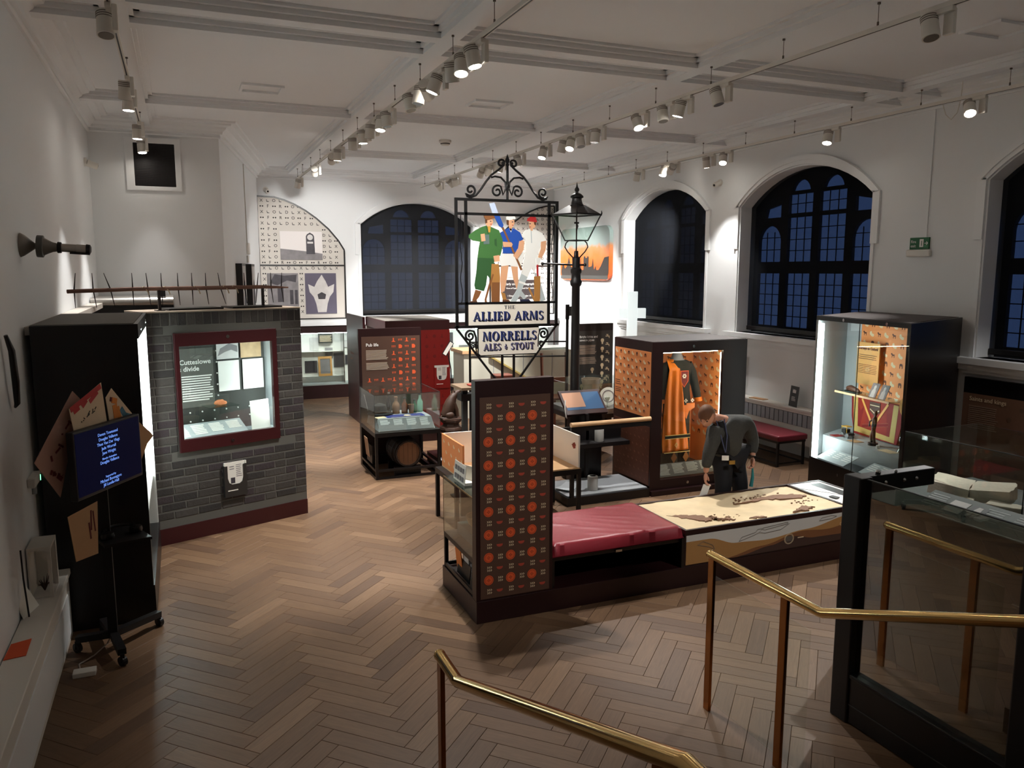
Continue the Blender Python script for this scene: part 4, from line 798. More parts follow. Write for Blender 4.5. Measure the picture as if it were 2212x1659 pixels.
# barrel under the table
t = thing('barrel', 'wooden cask with dark hoops lying under the glazed table', 'barrel', (2.68, 10.2, .1))
BRM = F((2.68, 9.98, .305), (1, 0, 0), (0, 0, 1)); stave = mat('cask_stave', (46, 32, 24), .7, noise=(6, .2)); headm = mat('cask_head', (128, 90, 62), .7, noise=(5, .15))
for i in range(16):
    a0, a1 = R(22.5*i+.6), R(22.5*(i+1)-.6); m = MB(BRM); vs = []
    for z, r_ in ((0, .175), (-.12, .197), (-.25, .205), (-.38, .197), (-.5, .175)):
        for a in (a0, a1): vs += [(r_*math.cos(a), r_*math.sin(a), z), ((r_-.02)*math.cos(a), (r_-.02)*math.sin(a), z)]
    fs = []
    for k in range(4): b_ = 4*k; fs += [(b_, b_+2, b_+6, b_+4), (b_+1, b_+5, b_+7, b_+3), (b_, b_+4, b_+5, b_+1), (b_+2, b_+3, b_+7, b_+6)]
    fs += [(0, 1, 3, 2), (16, 18, 19, 17)]; m.add(vs, fs); part(m, 'stave', stave, t)
hd_ = part(MB(BRM).cyl((0, 0, -.05), (0, 0, -.03), .158, n=28), 'head', headm, t)
for k in range(-2, 3): part(MB(BRM).box(-.065*1-.0015+.06*k+.065, -.065+.0015+.06*k+.065, -.14+abs(k)*.02, .14-abs(k)*.02, -.03, -.0292), 'board_joint', stave, hd_)
for z in (-.03, -.13, -.37, -.47):
    r_ = .205-.03*abs((z+.25)/.25)**2*1.0; part(MB(BRM).lathe([(r_+.001, z-.02), (r_+.005, z-.02), (r_+.005, z+.02), (r_+.001, z+.02)], n=28, cap=False), 'hoop', mat('hoop_iron', (34, 30, 30), .5, .5), t, smooth=True)
for y in (10.03, 10.36): part(MB().box(2.5, 2.86, y, y+.04, 0, .13), 'cradle', black, t)
t = thing('leaflet_holder', 'tan leaflet pocket on the left side of the glazed table', 'leaflet holder', (2.24, 10.35, .2))
part(MB().box(2.24, 2.26, 10.2, 10.5, .16, .4), 'pocket', black, t); part(MB(F((2.225, 10.5, .24), (0, -1, 0), (-.1, 0, 1))).box(.04, .24, 0, .26, 0, .006), 'leaflets', mat('tan_leaflet', (196, 160, 130), .7), t)
# low platform, books and the carved animal on its pedestal
single(MB().box(3.16, 4.35, 9.98, 10.75, 0, .14), 'low_platform', darkbr, 'low dark platform beneath the carved animal and pub sign', 'platform')
single(MB().box(3.17, 3.62, 10.0, 10.24, .141, .146), 'label_sheet', mat('pale_sheet', (178, 184, 188), .6), 'flat pale label sheet on the low dark platform', 'label')
single(MB(F((3.36, 10.02, .147), (1, 0, 0), (0, .5, .86))).box(0, .2, 0, .2, 0, .006), 'label_card', mat('pale_sheet', (0, 0, 0)), 'tilted pale label card in front of the carved animal pedestal', 'label')
t = thing('pedestal', 'carved dark oak newel pedestal with turned mouldings', 'pedestal', (3.4, 10.36, .14))
part(MB().box(3.26, 3.54, 10.22, 10.5, .146, .44), 'block', darkoak, t, bevel=.01)
part(MB().lathe([(.16, .44), (.165, .455), (.145, .475), (.16, .49), (.175, .52), (.165, .55), (.12, .57), (.115, .60), (.15, .63), (.16, .645), (.16, .66)], (3.4, 10.36, 0), 8), 'turned_moulding', darkoak, t)
t = thing('animal_carving', 'dark carved wooden animal with raised head sitting on the pedestal', 'carving', (3.4, 10.36, .66))
m = MB()
m.tube([(3.28, 10.36, .70), (3.34, 10.36, .74), (3.37, 10.36, .82), (3.40, 10.36, .90), (3.43, 10.36, .96), (3.47, 10.36, 1.0), (3.51, 10.35, 1.035), (3.545, 10.34, 1.055)], [.05, .085, .085, .075, .055, .048, .034, .012], 12)
m.tube([(3.43, 10.33, .88), (3.47, 10.32, .79), (3.48, 10.31, .69)], [.035, .026, .024], 8).tube([(3.43, 10.40, .88), (3.47, 10.40, .79), (3.48, 10.41, .69)], [.035, .026, .024], 8)
m.ball((3.49, 10.31, .68), .03, 6, (1.3, .9, .6)).ball((3.49, 10.41, .68), .03, 6, (1.3, .9, .6)).ball((3.36, 10.29, .72), .055, 6, (1.2, .7, .9)).ball((3.36, 10.43, .72), .055, 6, (1.2, .7, .9))
m.tube([(3.27, 10.36, .70), (3.24, 10.33, .68), (3.27, 10.29, .68), (3.34, 10.27, .675)], [.025, .02, .016, .01], 8)
m.cyl((3.46, 10.345, 1.0), (3.44, 10.33, 1.06), .018, .003, 8).cyl((3.46, 10.38, 1.0), (3.44, 10.39, 1.06), .018, .003, 8)
part(m, 'body', darkoak, t, smooth=True); part(MB().box(3.25, 3.55, 10.24, 10.48, .66, .675), 'carved_base', darkoak, t, bevel=.006)
# ---------------- pub sign ----------------
iron2 = mat('sign_iron', (9, 8, 9), .5, spec=.35)
SY = 9.6; SG = front(0, SY, 0)
def sg(cx, cy): return (3.40+(cx-165)/570*1.104, 2.29+(1085-cy)/620*1.125)
t = thing('pub_sign', 'iron framed pub sign painted with three sportsmen reading The Allied Arms', 'sign', (3.94, SY, 0))
fr_ = part(MB(SG).box(3.228, 3.262, 1.98, 3.605, -.015, .015).box(4.628, 4.662, 1.98, 3.605, -.015, .015).box(3.262, 4.628, 3.571, 3.605, -.015, .015).box(3.355, 3.392, 1.98, 3.571, -.012, .012).box(4.513, 4.55, 1.98, 3.571, -.012, .012)
  .box(3.262, 4.628, 3.395, 3.428, -.012, .012).box(3.262, 4.628, 2.272, 2.302, -.012, .012).box(3.21, 4.68, 1.972, 2.003, -.015, .015), 'frame', iron2, t)
for x in (3.31, 4.58):
    m = MB(SG); m.tube([(x+.012*math.sin(i*.7)*(1 if i % 12 else 0), 2.3+1.1*i/24, 0) for i in range(25)], .006, 6); part(m, 'wavy_rod', iron2, t, smooth=True)
for sx in (-1, 1):
    X_ = lambda x: 3.94+sx*x
    part(MB(SG).bar((X_(.71), 1.98, 0), (X_(.085), 1.18, 0), .024, .024, up=(0, 0, 1)), 'brace', iron2, t)
    c1 = [(-.53-(-.0)+.0+p[0]*0, 0) for p in ()]
    s1 = [(x_, z_) for x_, z_ in spiral(.50, 3.705, .02, .075, 200, 1.35, 26)]
    e = s1[-1]
    path = s1+[(.545, 3.625), (.50, 3.612), (.43, 3.64), (.36, 3.72), (.29, 3.82), (.22, 3.90), (.12, 3.97), (.05, 4.03)]+[(x_, z_) for x_, z_ in spiral(.085, 4.05, .055, .018, 200, -1.2, 16)][2:]
    m = MB(SG); m.tube([(X_(x_), z_, 0) for x_, z_ in path], .014, 6); part(m, 'scroll', iron2, t, smooth=True)
    s2 = [(x_, z_) for x_, z_ in spiral(.14, 3.70, .015, .08, 20, 1.3, 24)]
    path = s2+[(.06, 3.66), (.02, 3.74), (.03, 3.82), (.09, 3.875), (.17, 3.885), (.22, 3.87)]
    m = MB(SG); m.tube([(X_(x_), z_, 0) for x_, z_ in path], .013, 6); part(m, 'scroll', iron2, t, smooth=True)
    s3 = [(x_, z_) for x_, z_ in spiral(.52, 1.87, .012, .07, -60, 1.4, 24)]; path = s3+[(.47, 1.93), (.44, 1.85), (.435, 1.7)]
    m = MB(SG); m.tube([(X_(x_), z_, 0) for x_, z_ in path], .014, 6); part(m, 'scroll', iron2, t, smooth=True)
    s4 = [(x_, z_) for x_, z_ in spiral(.485, 1.735, .008, .04, 60, 1.2, 16)]; m = MB(SG); m.tube([(X_(x_), z_, 0) for x_, z_ in s4+[(.44, 1.70), (.43, 1.62)]], .009, 6); part(m, 'scroll', iron2, t, smooth=True)
part(MB().lathe([(.016, 3.6), (.016, 3.74), (.026, 3.76), (.026, 3.78), (.016, 3.80), (.017, 4.02), (.026, 4.035), (.016, 4.05), (.03, 4.09), (.001, 4.17)], (3.94, SY, 0), 10), 'finial', iron2, t, smooth=True)
for x in (3.865, 4.03): part(MB().box(x-.013, x+.013, SY-.013, SY+.013, .14, 1.6), 'upright', iron2, t)
part(MB().box(3.7, 4.2, SY-.15, SY+.2, .0, .03).box(3.85, 4.05, SY-.05, SY+.05, .03, .14), 'foot_plate', iron2, t)
part(MB(SG).prism([(3.545, 1.6), (4.38, 1.6), (4.4, 1.62), (4.4, 1.975), (3.525, 1.975), (3.525, 1.62)], -.02, -.012), 'shield_backing', iron2, t)
signw = mat('sign_cream', (232, 226, 212), .5); navy = mat('sign_navy', (28, 44, 104), .5); shad = mat('sign_shadow', (24, 22, 26), .5); mid = mat('sign_pale_blue', (150, 165, 205), .5)
b1 = part(MB(SG).box(3.40, 4.505, 2.005, 2.272, -.01, .01), 'name_board', signw, t)
b2 = part(MB(SG).prism([(3.56, 1.615), (4.365, 1.615), (4.385, 1.635), (4.385, 1.955), (3.54, 1.955), (3.54, 1.635)], -.012, .01), 'brewery_board', signw, t)
# serif capitals drawn from strokes (unit height)
def ring(cx, cy, rx, ry, wx, wy, a0, a1, n=16): return arc(cx, cy, rx, a0, a1, n, ry)+arc(cx, cy, rx-wx, a1, a0, n, ry-wy)
def rect(x0, x1, y0, y1): return [(x0, y0), (x1, y0), (x1, y1), (x0, y1)]
def ser(x, y, w_=.3, h_=.06): return rect(x-w_/2, x+w_/2, y, y+h_)
CAP = {
 'A': (.86, [[(.05, 0), (.14, 0), (.47, .86), (.42, 1)], [(.42, 1), (.5, 1), (.84, 0), (.64, 0)], rect(.2, .66, .27, .35), ser(.1, 0, .26), ser(.74, 0, .32)]),
 'L': (.66, [rect(.12, .32, 0, 1), ser(.22, .94, .36), ser(.18, 0, .3), rect(.1, .64, 0, .09), [(.52, .09), (.64, .09), (.64, .28), (.6, .28)]]),
 'I': (.40, [rect(.1, .3, 0, 1), ser(.2, .94, .38), ser(.2, 0, .38)]),
 'E': (.68, [rect(.12, .32, 0, 1), rect(.04, .62, .92, 1), rect(.04, .64, 0, .08), rect(.3, .52, .46, .54), [(.54, .92), (.62, .92), (.62, .74), (.59, .74)], [(.54, .08), (.64, .08), (.64, .28), (.6, .28)], rect(.48, .54, .4, .6)]),
 'D': (.84, [rect(.12, .32, 0, 1), ser(.2, .94, .3), ser(.2, 0, .3), ring(.3, .5, .5, .5, .2, .07, -90, 90)]),
 'R': (.82, [rect(.12, .32, 0, 1), ser(.2, .94, .3), ser(.22, 0, .36), ring(.32, .74, .36, .26, .18, .07, -90, 90), [(.4, .5), (.56, .5), (.84, 0), (.62, 0)], ser(.74, 0, .26)]),
 'M': (1.08, [[(.08, 0), (.16, 0), (.22, 1), (.16, 1)], [(.14, 1), (.32, 1), (.6, .2), (.52, 0)], [(.52, 0), (.58, .1), (.86, 1), (.8, 1)], [(.78, 1), (.96, 1), (1.0, 0), (.8, 0)], ser(.12, 0, .24), ser(.9, 0, .3), ser(.2, .94, .26), ser(.9, .94, .24)]),
 'S': (.64, [ring(.32, .74, .27, .26, .15, .08, 30, 225), ring(.32, .26, .29, .26, .16, .08, -150, 60), [(.1, .62), (.22, .52), (.52, .36), (.56, .44), (.46, .5), (.2, .66)], [(.5, .78), (.56, .78), (.58, 1), (.52, .9)], [(.06, .2), (.1, .0), (.16, .08), (.1, .24)]]),
 'O': (.94, [ring(.47, .5, .43, .52, .2, .07, 0, 180), ring(.47, .5, .43, .52, .2, .07, 180, 360)]),
 'T': (.74, [rect(.27, .47, 0, 1), ser(.37, 0, .38), rect(.04, .7, .91, 1), [(.04, .91), (.04, .7), (.08, .7), (.16, .91)], [(.7, .91), (.7, .7), (.66, .7), (.58, .91)]]),
 'U': (.84, [rect(.1, .28, .3, 1), rect(.62, .7, .3, 1), ring(.4, .32, .3, .32, .16, .1, 180, 360), ser(.19, .94, .32), ser(.66, .94, .26)]),
 'H': (.86, [rect(.12, .3, 0, 1), rect(.56, .74, 0, 1), rect(.3, .56, .46, .54), ser(.2, .94, .34), ser(.2, 0, .34), ser(.66, .94, .34), ser(.66, 0, .34)]),
 '&': (.6, [rect(.24, .34, .1, .9), rect(.08, .5, .45, .55), ring(.3, .3, .2, .2, .07, .07, 0, 350)]), ' ': (.42, [])}
def caps(s, h_, xa, xb, z, slope=0):
    tot = sum(CAP[c][0]+.06 for c in s); sx = (xb-xa)/tot; sh, fi, hi = MB(SG), MB(SG), MB(SG); x = xa
    for c in s:
        w_, pl = CAP[c]
        for P in pl:
            A = sum(P[i][0]*P[(i+1) % len(P)][1]-P[(i+1) % len(P)][0]*P[i][1] for i in range(len(P)))
            P = P if A > 0 else P[::-1]
            def q(dx, dz): return [(x+px*sx+dx, z+pz*h_+dz+slope*(x-xa)) for px, pz in P]
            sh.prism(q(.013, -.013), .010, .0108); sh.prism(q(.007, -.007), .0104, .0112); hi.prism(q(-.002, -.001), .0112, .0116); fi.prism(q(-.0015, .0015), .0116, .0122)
        x += (w_+.06)*sx
    return sh, hi, fi
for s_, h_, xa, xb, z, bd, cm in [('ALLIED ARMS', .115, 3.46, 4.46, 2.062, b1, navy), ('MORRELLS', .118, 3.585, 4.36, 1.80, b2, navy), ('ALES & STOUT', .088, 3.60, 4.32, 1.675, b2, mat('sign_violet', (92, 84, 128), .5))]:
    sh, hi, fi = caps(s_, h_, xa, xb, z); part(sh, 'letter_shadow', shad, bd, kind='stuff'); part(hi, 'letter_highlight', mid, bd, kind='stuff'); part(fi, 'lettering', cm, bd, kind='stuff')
sh, hi, fi = caps('THE', .048, 3.89, 4.05, 2.205); part(fi, 'small_lettering', dgrey, b1, kind='stuff')
# painted cut-out sportsmen
skin = mat('painted_skin', (222, 168, 128), .6); gr = mat('painted_green', (62, 112, 54), .6); grd = mat('painted_dark_green', (44, 88, 44), .6); bl = mat('painted_blue', (30, 78, 168), .6); wh = mat('painted_white', (238, 238, 232), .6); br = mat('painted_brown', (132, 84, 44), .6); tb_ = mat('painted_tan', (176, 124, 62), .6); rd = mat('painted_red', (176, 34, 34), .6); gy = mat('painted_grey', (186, 196, 196), .6); pew = mat('painted_pewter', (96, 118, 112), .6); ob = mat('painted_pale_blue', (190, 205, 230), .6); hair = mat('painted_hair', (96, 60, 36), .6); dkb = mat('painted_navy', (36, 40, 66), .6); yel = mat('painted_yellow', (208, 158, 60), .6)
def man(label, shapes):
    r_ = None
    for nm, m_, pts, c in shapes:
        P = [sg(*p) for p in pts]
        if sum(P[i][0]*P[(i+1) % len(P)][1]-P[(i+1) % len(P)][0]*P[i][1] for i in range(len(P))) < 0: P = P[::-1]
        o = part(MB(SG).prism(P, -.006, .002+.0015*c), nm if r_ else 'painted_sportsman', m_, r_ or t, label=None if r_ else label)
        r_ = r_ or o
man('man in green suit and brown hat holding a tankard', [
 ('jacket', gr, [(260,555),(300,542),(330,555),(382,575),(410,640),(408,690),(392,755),(355,752),(350,772),(232,768),(240,700),(250,658),(200,650),(170,630),(172,612),(215,580)], 1),
 ('breeches', grd, [(232,765),(350,768),(345,830),(330,932),(300,890),(290,960),(275,1002),(215,987),(208,960),(222,870)], 0), ('hat', br, [(273,468),(345,468),(358,492),(330,500),(292,510),(280,490)], 4), ('face', skin, [(290,505),(332,497),(342,520),(330,546),(300,552),(288,530)], 3), ('hair', hair, [(286,505),(298,503),(300,525),(288,530)], 4), ('eye', dkb, [(318,512),(328,511),(328,516),(318,517)], 5), ('mouth', rd, [(320,533),(332,531),(331,535),(321,537)], 5),
 ('collar', yel, [(298,546),(324,546),(320,590),(308,592)], 2), ('lapel', grd, [(288,552),(300,545),(310,600),(304,605)], 2), ('hand', skin, [(252,605),(280,600),(286,650),(258,656)], 5), ('tankard', pew, [(272,608),(312,606),(314,672),(274,674)], 4), ('hand', skin, [(342,755),(386,748),(388,792),(350,797)], 2),
 ('stocking', br, [(215,990),(258,1002),(240,1042),(215,1072),(193,1066)], 1), ('shoe', hair, [(176,1074),(222,1062),(230,1086),(178,1086)], 2), ('stocking', tb_, [(396,1008),(425,1018),(436,1062),(412,1066)], 1), ('shoe', hair, [(408,1064),(450,1062),(464,1078),(462,1086),(410,1086)], 2),
 ('golf_bag', tb_, [(330,810),(380,812),(390,900),(386,1084),(330,1084),(324,900)], 3), ('bag_strap', br, [(335,880),(345,885),(318,970),(292,1060),(296,1084),(282,1084),(280,1060),(308,960)], 4), ('bag_panel', br, [(330,940),(388,940),(386,1084),(330,1084)], 4), ('sleeve_shadow', grd, [(350,640),(365,632),(368,690),(352,680)], 2)])
man('man in blue shirt and white cap carrying an oar', [
 ('shirt', bl, [(430,570),(455,556),(490,560),(536,588),(558,636),(530,652),(512,738),(412,738),(410,640),(392,592)], 1),
 ('shorts', wh, [(405,736),(515,736),(572,722),(540,832),(470,826),(460,818),(400,827),(390,790)], 1), ('leg', skin, [(400,822),(452,820),(442,900),(422,1004),(398,1012),(393,920)], 0), ('leg', skin, [(470,822),(518,826),(522,930),(542,1002),(520,1012),(488,920)], 0),
 ('cap', wh, [(433,482),(450,472),(490,470),(506,492),(452,505),(436,502)], 4), ('face', skin, [(450,502),(492,500),(494,525),(482,550),(460,556),(448,535)], 3), ('hair', hair, [(438,500),(452,503),(452,540),(440,535)], 4), ('eye', dkb, [(474,513),(484,512),(484,517),(474,518)], 5), ('mouth', rd, [(474,537),(486,535),(485,540),(475,541)], 5), ('neck', skin, [(455,550),(478,552),(472,578),(460,575)], 2), ('placket', wh, [(458,560),(478,562),(468,590)], 2),
 ('oar_blade', ob, [(312,392),(350,385),(376,455),(340,466)], 5), ('oar_blade_end', bl, [(340,464),(378,456),(414,538),(408,560),(384,546)], 5), ('oar_shaft', br, [(402,556),(414,552),(552,850),(540,856)], 5), ('forearm', skin, [(408,654),(470,658),(480,672),(472,690),(413,692)], 6), ('forearm', skin, [(528,648),(566,646),(558,712),(512,778),(484,752),(520,700)], 6),
 ('oar_handle', tb_, [(596,984),(606,978),(654,1076),(640,1080)], 0), ('shoe', dkb, [(536,1062),(600,1062),(616,1080),(612,1086),(538,1086)], 2), ('sock', gy, [(515,1008),(545,1000),(585,1050),(560,1064)], 1)])
man('man in cricket whites and red cap with a bat', [
 ('shirt', wh, [(575,570),(610,560),(650,565),(700,590),(728,640),(690,652),(672,728),(578,728),(575,640),(548,602)], 1),
 ('trousers', wh, [(575,726),(668,726),(664,800),(642,872),(622,832),(592,902),(545,882),(560,790)], 0), ('cap', rd, [(586,506),(592,486),(618,472),(648,478),(660,512),(640,512)], 4), ('cap_button', rd, [(612,472),(630,464),(636,474)], 4), ('face', skin, [(598,510),(645,510),(646,545),(626,562),(605,555)], 3), ('hair', hair, [(634,512),(652,512),(650,536),(638,530)], 4), ('eye', dkb, [(602,522),(612,522),(612,527),(602,527)], 5), ('mouth', rd, [(602,546),(614,546),(613,550),(603,550)], 5), ('neck', skin, [(606,552),(630,556),(626,574),(612,574)], 2),
 ('shirt_fold', gy, [(612,572),(618,572),(622,660),(616,660)], 2), ('arm', skin, [(690,650),(728,643),(724,710),(692,772),(668,762),(690,700)], 2), ('glove', wh, [(650,770),(688,764),(682,816),(654,812)], 4), ('arm', skin, [(515,650),(545,620),(556,640),(530,690),(508,700)], 0),
 ('leg_pad', gy, [(545,880),(592,905),(562,960),(534,1030),(508,1080),(462,1082),(485,1040),(510,1000),(525,930)], 2), ('leg_pad', gy, [(640,870),(672,880),(704,1000),(728,1070),(690,1084),(660,960)], 0), ('pad_strap', wh, [(530,930),(575,945),(570,958),(526,944)], 3),
 ('bat', tb_, [(640,900),(686,895),(682,1078),(642,1078)], 3), ('bat_handle', rd, [(658,815),(670,815),(672,898),(660,898)], 3)])
# ---------------- street lamp ----------------
LX, LY = 4.68, 9.10
lampb = mat('lamp_black', (15, 13, 13), .45, .2)
t = thing('street_lamp', 'black cast-iron gas street lamp with four-sided glass lantern', 'street lamp', (LX, LY, 0))
part(MB().lathe([(.16, 0), (.16, .1), (.13, .12), (.12, .5), (.1, .55), (.07, .62), (.062, .9), (.056, 1.9), (.052, 2.5), (.07, 2.52), (.078, 2.56), (.06, 2.6), (.058, 2.66), (.07, 2.68), (.07, 2.72), (.05, 2.74), (.05, 2.86), (.03, 2.88), (.026, 2.95)], (LX, LY, 0), 16), 'column', lampb, t, smooth=True)
part(MB().tube([(LX+.1, LY-.03, 2.775), (LX, LY, 2.775), (LX-.40, LY+.13, 2.79)], .012, 8).ball((LX-.41, LY+.133, 2.79), .022, 6).ball((LX+.11, LY-.033, 2.775), .02, 6), 'ladder_bar', lampb, t, smooth=True)
LM_ = rz(LX, LY, 0, 18)
for i in range(4):
    a = R(45+90*i); ca, sa = math.cos(a), math.sin(a)
    part(MB(LM_).tube([(.035*ca, .035*sa, 2.86), (.11*ca, .11*sa, 2.94), (.145*ca, .145*sa, 3.0), (.13*ca, .13*sa, 3.05), (.1*ca, .1*sa, 3.08)], .009, 6), 'frog_arm', lampb, t, smooth=True)
    part(MB(LM_).bar((.145*ca, .145*sa, 3.08), (.305*ca, .305*sa, 3.40), .016, .016), 'corner_bar', lampb, t)
    b = R(135+90*i); cb, sb_ = math.cos(b), math.sin(b)
    m = MB(LM_); P0_, P1_, P2_, P3_ = (.14*ca, .14*sa, 3.085), (.14*cb, .14*sb_, 3.085), (.3*cb, .3*sb_, 3.395), (.3*ca, .3*sa, 3.395); m.quad(P0_, P1_, P2_, P3_); part(m, 'glass_pane', glass, t)
    part(MB(LM_).bar((.145*ca, .145*sa, 3.08), (.145*cb, .145*sb_, 3.08), .014).bar((.305*ca, .305*sa, 3.40), (.305*cb, .305*sb_, 3.40), .02), 'lantern_rail', lampb, t)
    part(MB(LM_).tube([(.305*ca, .305*sa, 3.39), (.315*ca, .315*sa, 3.42), (.31*ca, .31*sa, 3.45)], [.012, .01, .004], 6), 'corner_spike', lampb, t)
m = MB(LM_); q1 = [(.31*math.cos(R(45+90*i)), .31*math.sin(R(45+90*i)), 3.405) for i in range(4)]; q2 = [(.1*math.cos(R(45+90*i)), .1*math.sin(R(45+90*i)), 3.52) for i in range(4)]
m.add(q1+q2, [(0, 1, 5, 4), (1, 2, 6, 5), (2, 3, 7, 6), (3, 0, 4, 7), (4, 5, 6, 7), (3, 2, 1, 0)]); part(m, 'roof', lampb, t)
part(MB().lathe([(.085, 3.5), (.09, 3.52), (.075, 3.535), (.062, 3.58), (.06, 3.6), (.085, 3.615), (.08, 3.635), (.05, 3.66), (.02, 3.67), (.018, 3.685), (.03, 3.70), (.028, 3.72), (.012, 3.745), (.002, 3.80)], (LX, LY, 0), 16), 'chimney', lampb, t, smooth=True)
part(MB().tube([(LX, LY, 2.95), (LX, LY, 3.2), (LX+.02, LY, 3.26), (LX, LY, 3.3)], .008, 6).cyl((LX-.03, LY, 3.3), (LX+.03, LY, 3.3), .012, n=8), 'burner', lampb, t, smooth=True)
# ---------------- bright lights panel, sanitary display, kiosk ----------------
t = thing('text_panel', 'dark grey Bright lights and sewage pipes panel beside the street lamp', 'panel', (5.83, 10.76, 0))
part(MB().box(5.48, 6.175, 10.73, 10.79, 0, 1.9), 'board', mat('charcoal_brown', (40, 32, 30), .5), t)
P0 = front(0, 10.73, 0); g_ = part(MB(P0).box(5.515, 6.165, .5, 1.79, 0, .004), 'graphic', mat('charcoal_graphic', (62, 58, 54), .6), t)
part(MB(P0).text('Bright lights and', .048, 5.59, 1.685, .006, off=.001).text('sewage pipes', .048, 5.59, 1.635, .006, off=.001), 'title', white, g_)
part(MB(P0).lines(5.59, 5.885, 1.575, 1.43, 9, .006, .45, .1, 5).lines(5.59, 5.885, 1.39, 1.28, 7, .006, .45, .1, 6), 'body_text', mat('text_tone', (0, 0, 0)), g_)
m = MB(P0)
for j in range(6):
    z = 1.70-.128*j; icon(m, 'tap', 6.075, z, .07, .006); icon(m, 'bulb', 5.985, z-.075, .085, .006)
    icon(m, 'tap', 5.545, z-.04, .05, .006)
for i in range(3): icon(m, 'tap', 5.7+.17*i, 1.03, .07, .006); icon(m, 'bulb', 5.63+.17*i, .93, .08, .006)
icon(m, 'bulb', 5.815, 1.18, .085, .006); part(m, 'icon_pattern', cream, g_, kind='stuff')
t = thing('glazed_table', 'dark table case with glass cover before the Bright lights panel', 'display case', (5.5, 10.2, 0))
part(MB().box(5.0, 6.05, 9.75, 10.65, .62, .68), 'table_top', black, t)
for x in (5.0, 6.015):
    for y in (9.75, 10.615): part(MB().box(x, x+.035, y, y+.035, 0, .62), 'leg', black, t)
part(MB().box(5.04, 6.01, 9.8, 10.6, .68, .74), 'plinth_board', mat('mid_grey', (110, 110, 110), .7), t)
for b in [(5.0, 6.05, 9.75, 9.756, .68, 1.12), (5.0, 5.006, 9.756, 10.64, .68, 1.12), (6.044, 6.05, 9.756, 10.64, .68, 1.12), (5.0, 6.05, 10.644, 10.65, .68, 1.12)]: part(MB().box(*b), 'glass_side', glass, t)
part(MB().box(5.99, 6.0, 9.77, 9.785, .74, 1.08), 'led_strip', ledm, t)
potm = mat('salt_glaze', (128, 116, 96), .5, noise=(12, .2), bump=(20, .4))
t = thing('ceramic_pot', 'large grey-brown ribbed stoneware pot in the sanitary display', 'pot', (5.40, 10.1, .74))
part(MB().lathe([(.10, .0), (.115, .02), (.12, .2), (.125, .3), (.135, .36), (.145, .38), (.145, .41), (.125, .41), (.12, .36), (.001, .35)], (5.46, 10.1, .741), 20), 'pot_body', potm, t, smooth=True)
m = MB()
for k in range(5): m.lathe([(.119, .06+.06*k), (.128, .07+.06*k), (.119, .08+.06*k)], (5.46, 10.1, .741), 20)
part(m, 'pot_ribs', potm, t, smooth=True)
t = thing('plate', 'pale decorated plate standing on edge right of the stoneware pot', 'plate', (5.68, 10.05, .74))
PM_ = F((5.70, 10.02, .885), (.93, -.2, .1), (-.1, .15, 1)); part(MB(PM_).lathe([(.001, 0), (.07, .004), (.13, .02), (.135, .024), (.13, .026), (.07, .01), (.001, .006)], n=24), 'dish', paper, t, smooth=True)
part(MB(PM_).lathe([(.075, .012), (.095, .016), (.075, .0165)], n=24, cap=False), 'painted_band', photo, t)
single(MB().lathe([(.05, 0), (.05, .005), (.012, .02), (.01, .08), (.03, .11), (.045, .15), (.042, .15), (.02, .1), (.001, .09)], (5.62, 9.9, .741), 16), 'goblet', glassmat('clear_glass', (225, 232, 230), .15), 'clear glass goblet in front of the stoneware pot', 'goblet', smooth=True)
single(MB().lathe([(.04, 0), (.045, .05), (.03, .09), (.02, .11), (.018, .16), (.024, .17)], (5.85, 10.0, .741), 16), 'milk_bottle', glassmat('clear_glass', (225, 232, 230), .15), 'clear glass bottle at the right of the sanitary display', 'bottle', smooth=True)
t = thing('touchscreen_kiosk', 'sloping touchscreen kiosk with a tan and blue display', 'kiosk', (4.65, 8.95, 0))
KM = F((4.40, 8.715, .95), (1, .0, 0), (0, .72, .69)) ; part(MB(KM).box(-.03, .55, -.04, .34, -.04, 0), 'housing', darkbr, t, bevel=.006)
part(MB(KM).box(.0, .52, .03, .30, 0, .002), 'screen', mat('kiosk_blue', (40, 70, 100), .3, emit=.12, ecol=(52, 96, 136)), t)
part(MB(KM).box(.0, .27, .07, .30, .002, .003), 'tan_display', mat('kiosk_tan', (150, 112, 90), .3, emit=.15, ecol=(196, 148, 116)), t)
part(MB().box(4.45, 4.9, 8.76, 8.86, .02, .95).box(4.38, 4.97, 8.7, 8.92, 0, .03), 'pedestal', nearblk, t)
part(MB().tube([(4.37, 8.75, 1.1), (4.34, 8.7, 1.0), (4.36, 8.7, .9), (4.42, 8.8, .86)], .008, 6), 'headset_cable', mat('cable_white', (210, 205, 200), .5), t, smooth=True)
# ---------------- small mid-distance things ----------------
t = thing('barrier_rail', 'black post and double rail barrier behind the pub sign', 'barrier', (4.7, 10.5, 0))
part(MB().cyl((5.36, 10.69, 0), (5.36, 10.69, 2.0), .022, n=10).cyl((5.36, 10.69, 1.98), (5.36, 10.69, 2.2), .03, n=10).cyl((5.36, 10.69, 0), (5.36, 10.69, .02), .035, n=16), 'post', iron2, t, smooth=True)
part(MB().box(5.38, 5.47, 10.68, 10.70, 2.03, 2.17), 'flag_plate', dgrey, t)
for z in (1.645, 1.425): part(MB().cyl((3.95, 11.1, z), (5.36, 10.69, z), .012, n=8), 'rail', iron2, t)
part(MB().cyl((3.95, 11.1, 0), (3.95, 11.1, 1.7), .018, n=10).cyl((3.95, 11.1, 0), (3.95, 11.1, .02), .1, n=14), 'post', iron2, t, smooth=True)
t = thing('white_counter', 'cream panelled counter with oak edge behind the pub sign', 'counter', (5.2, 13.9, 0))
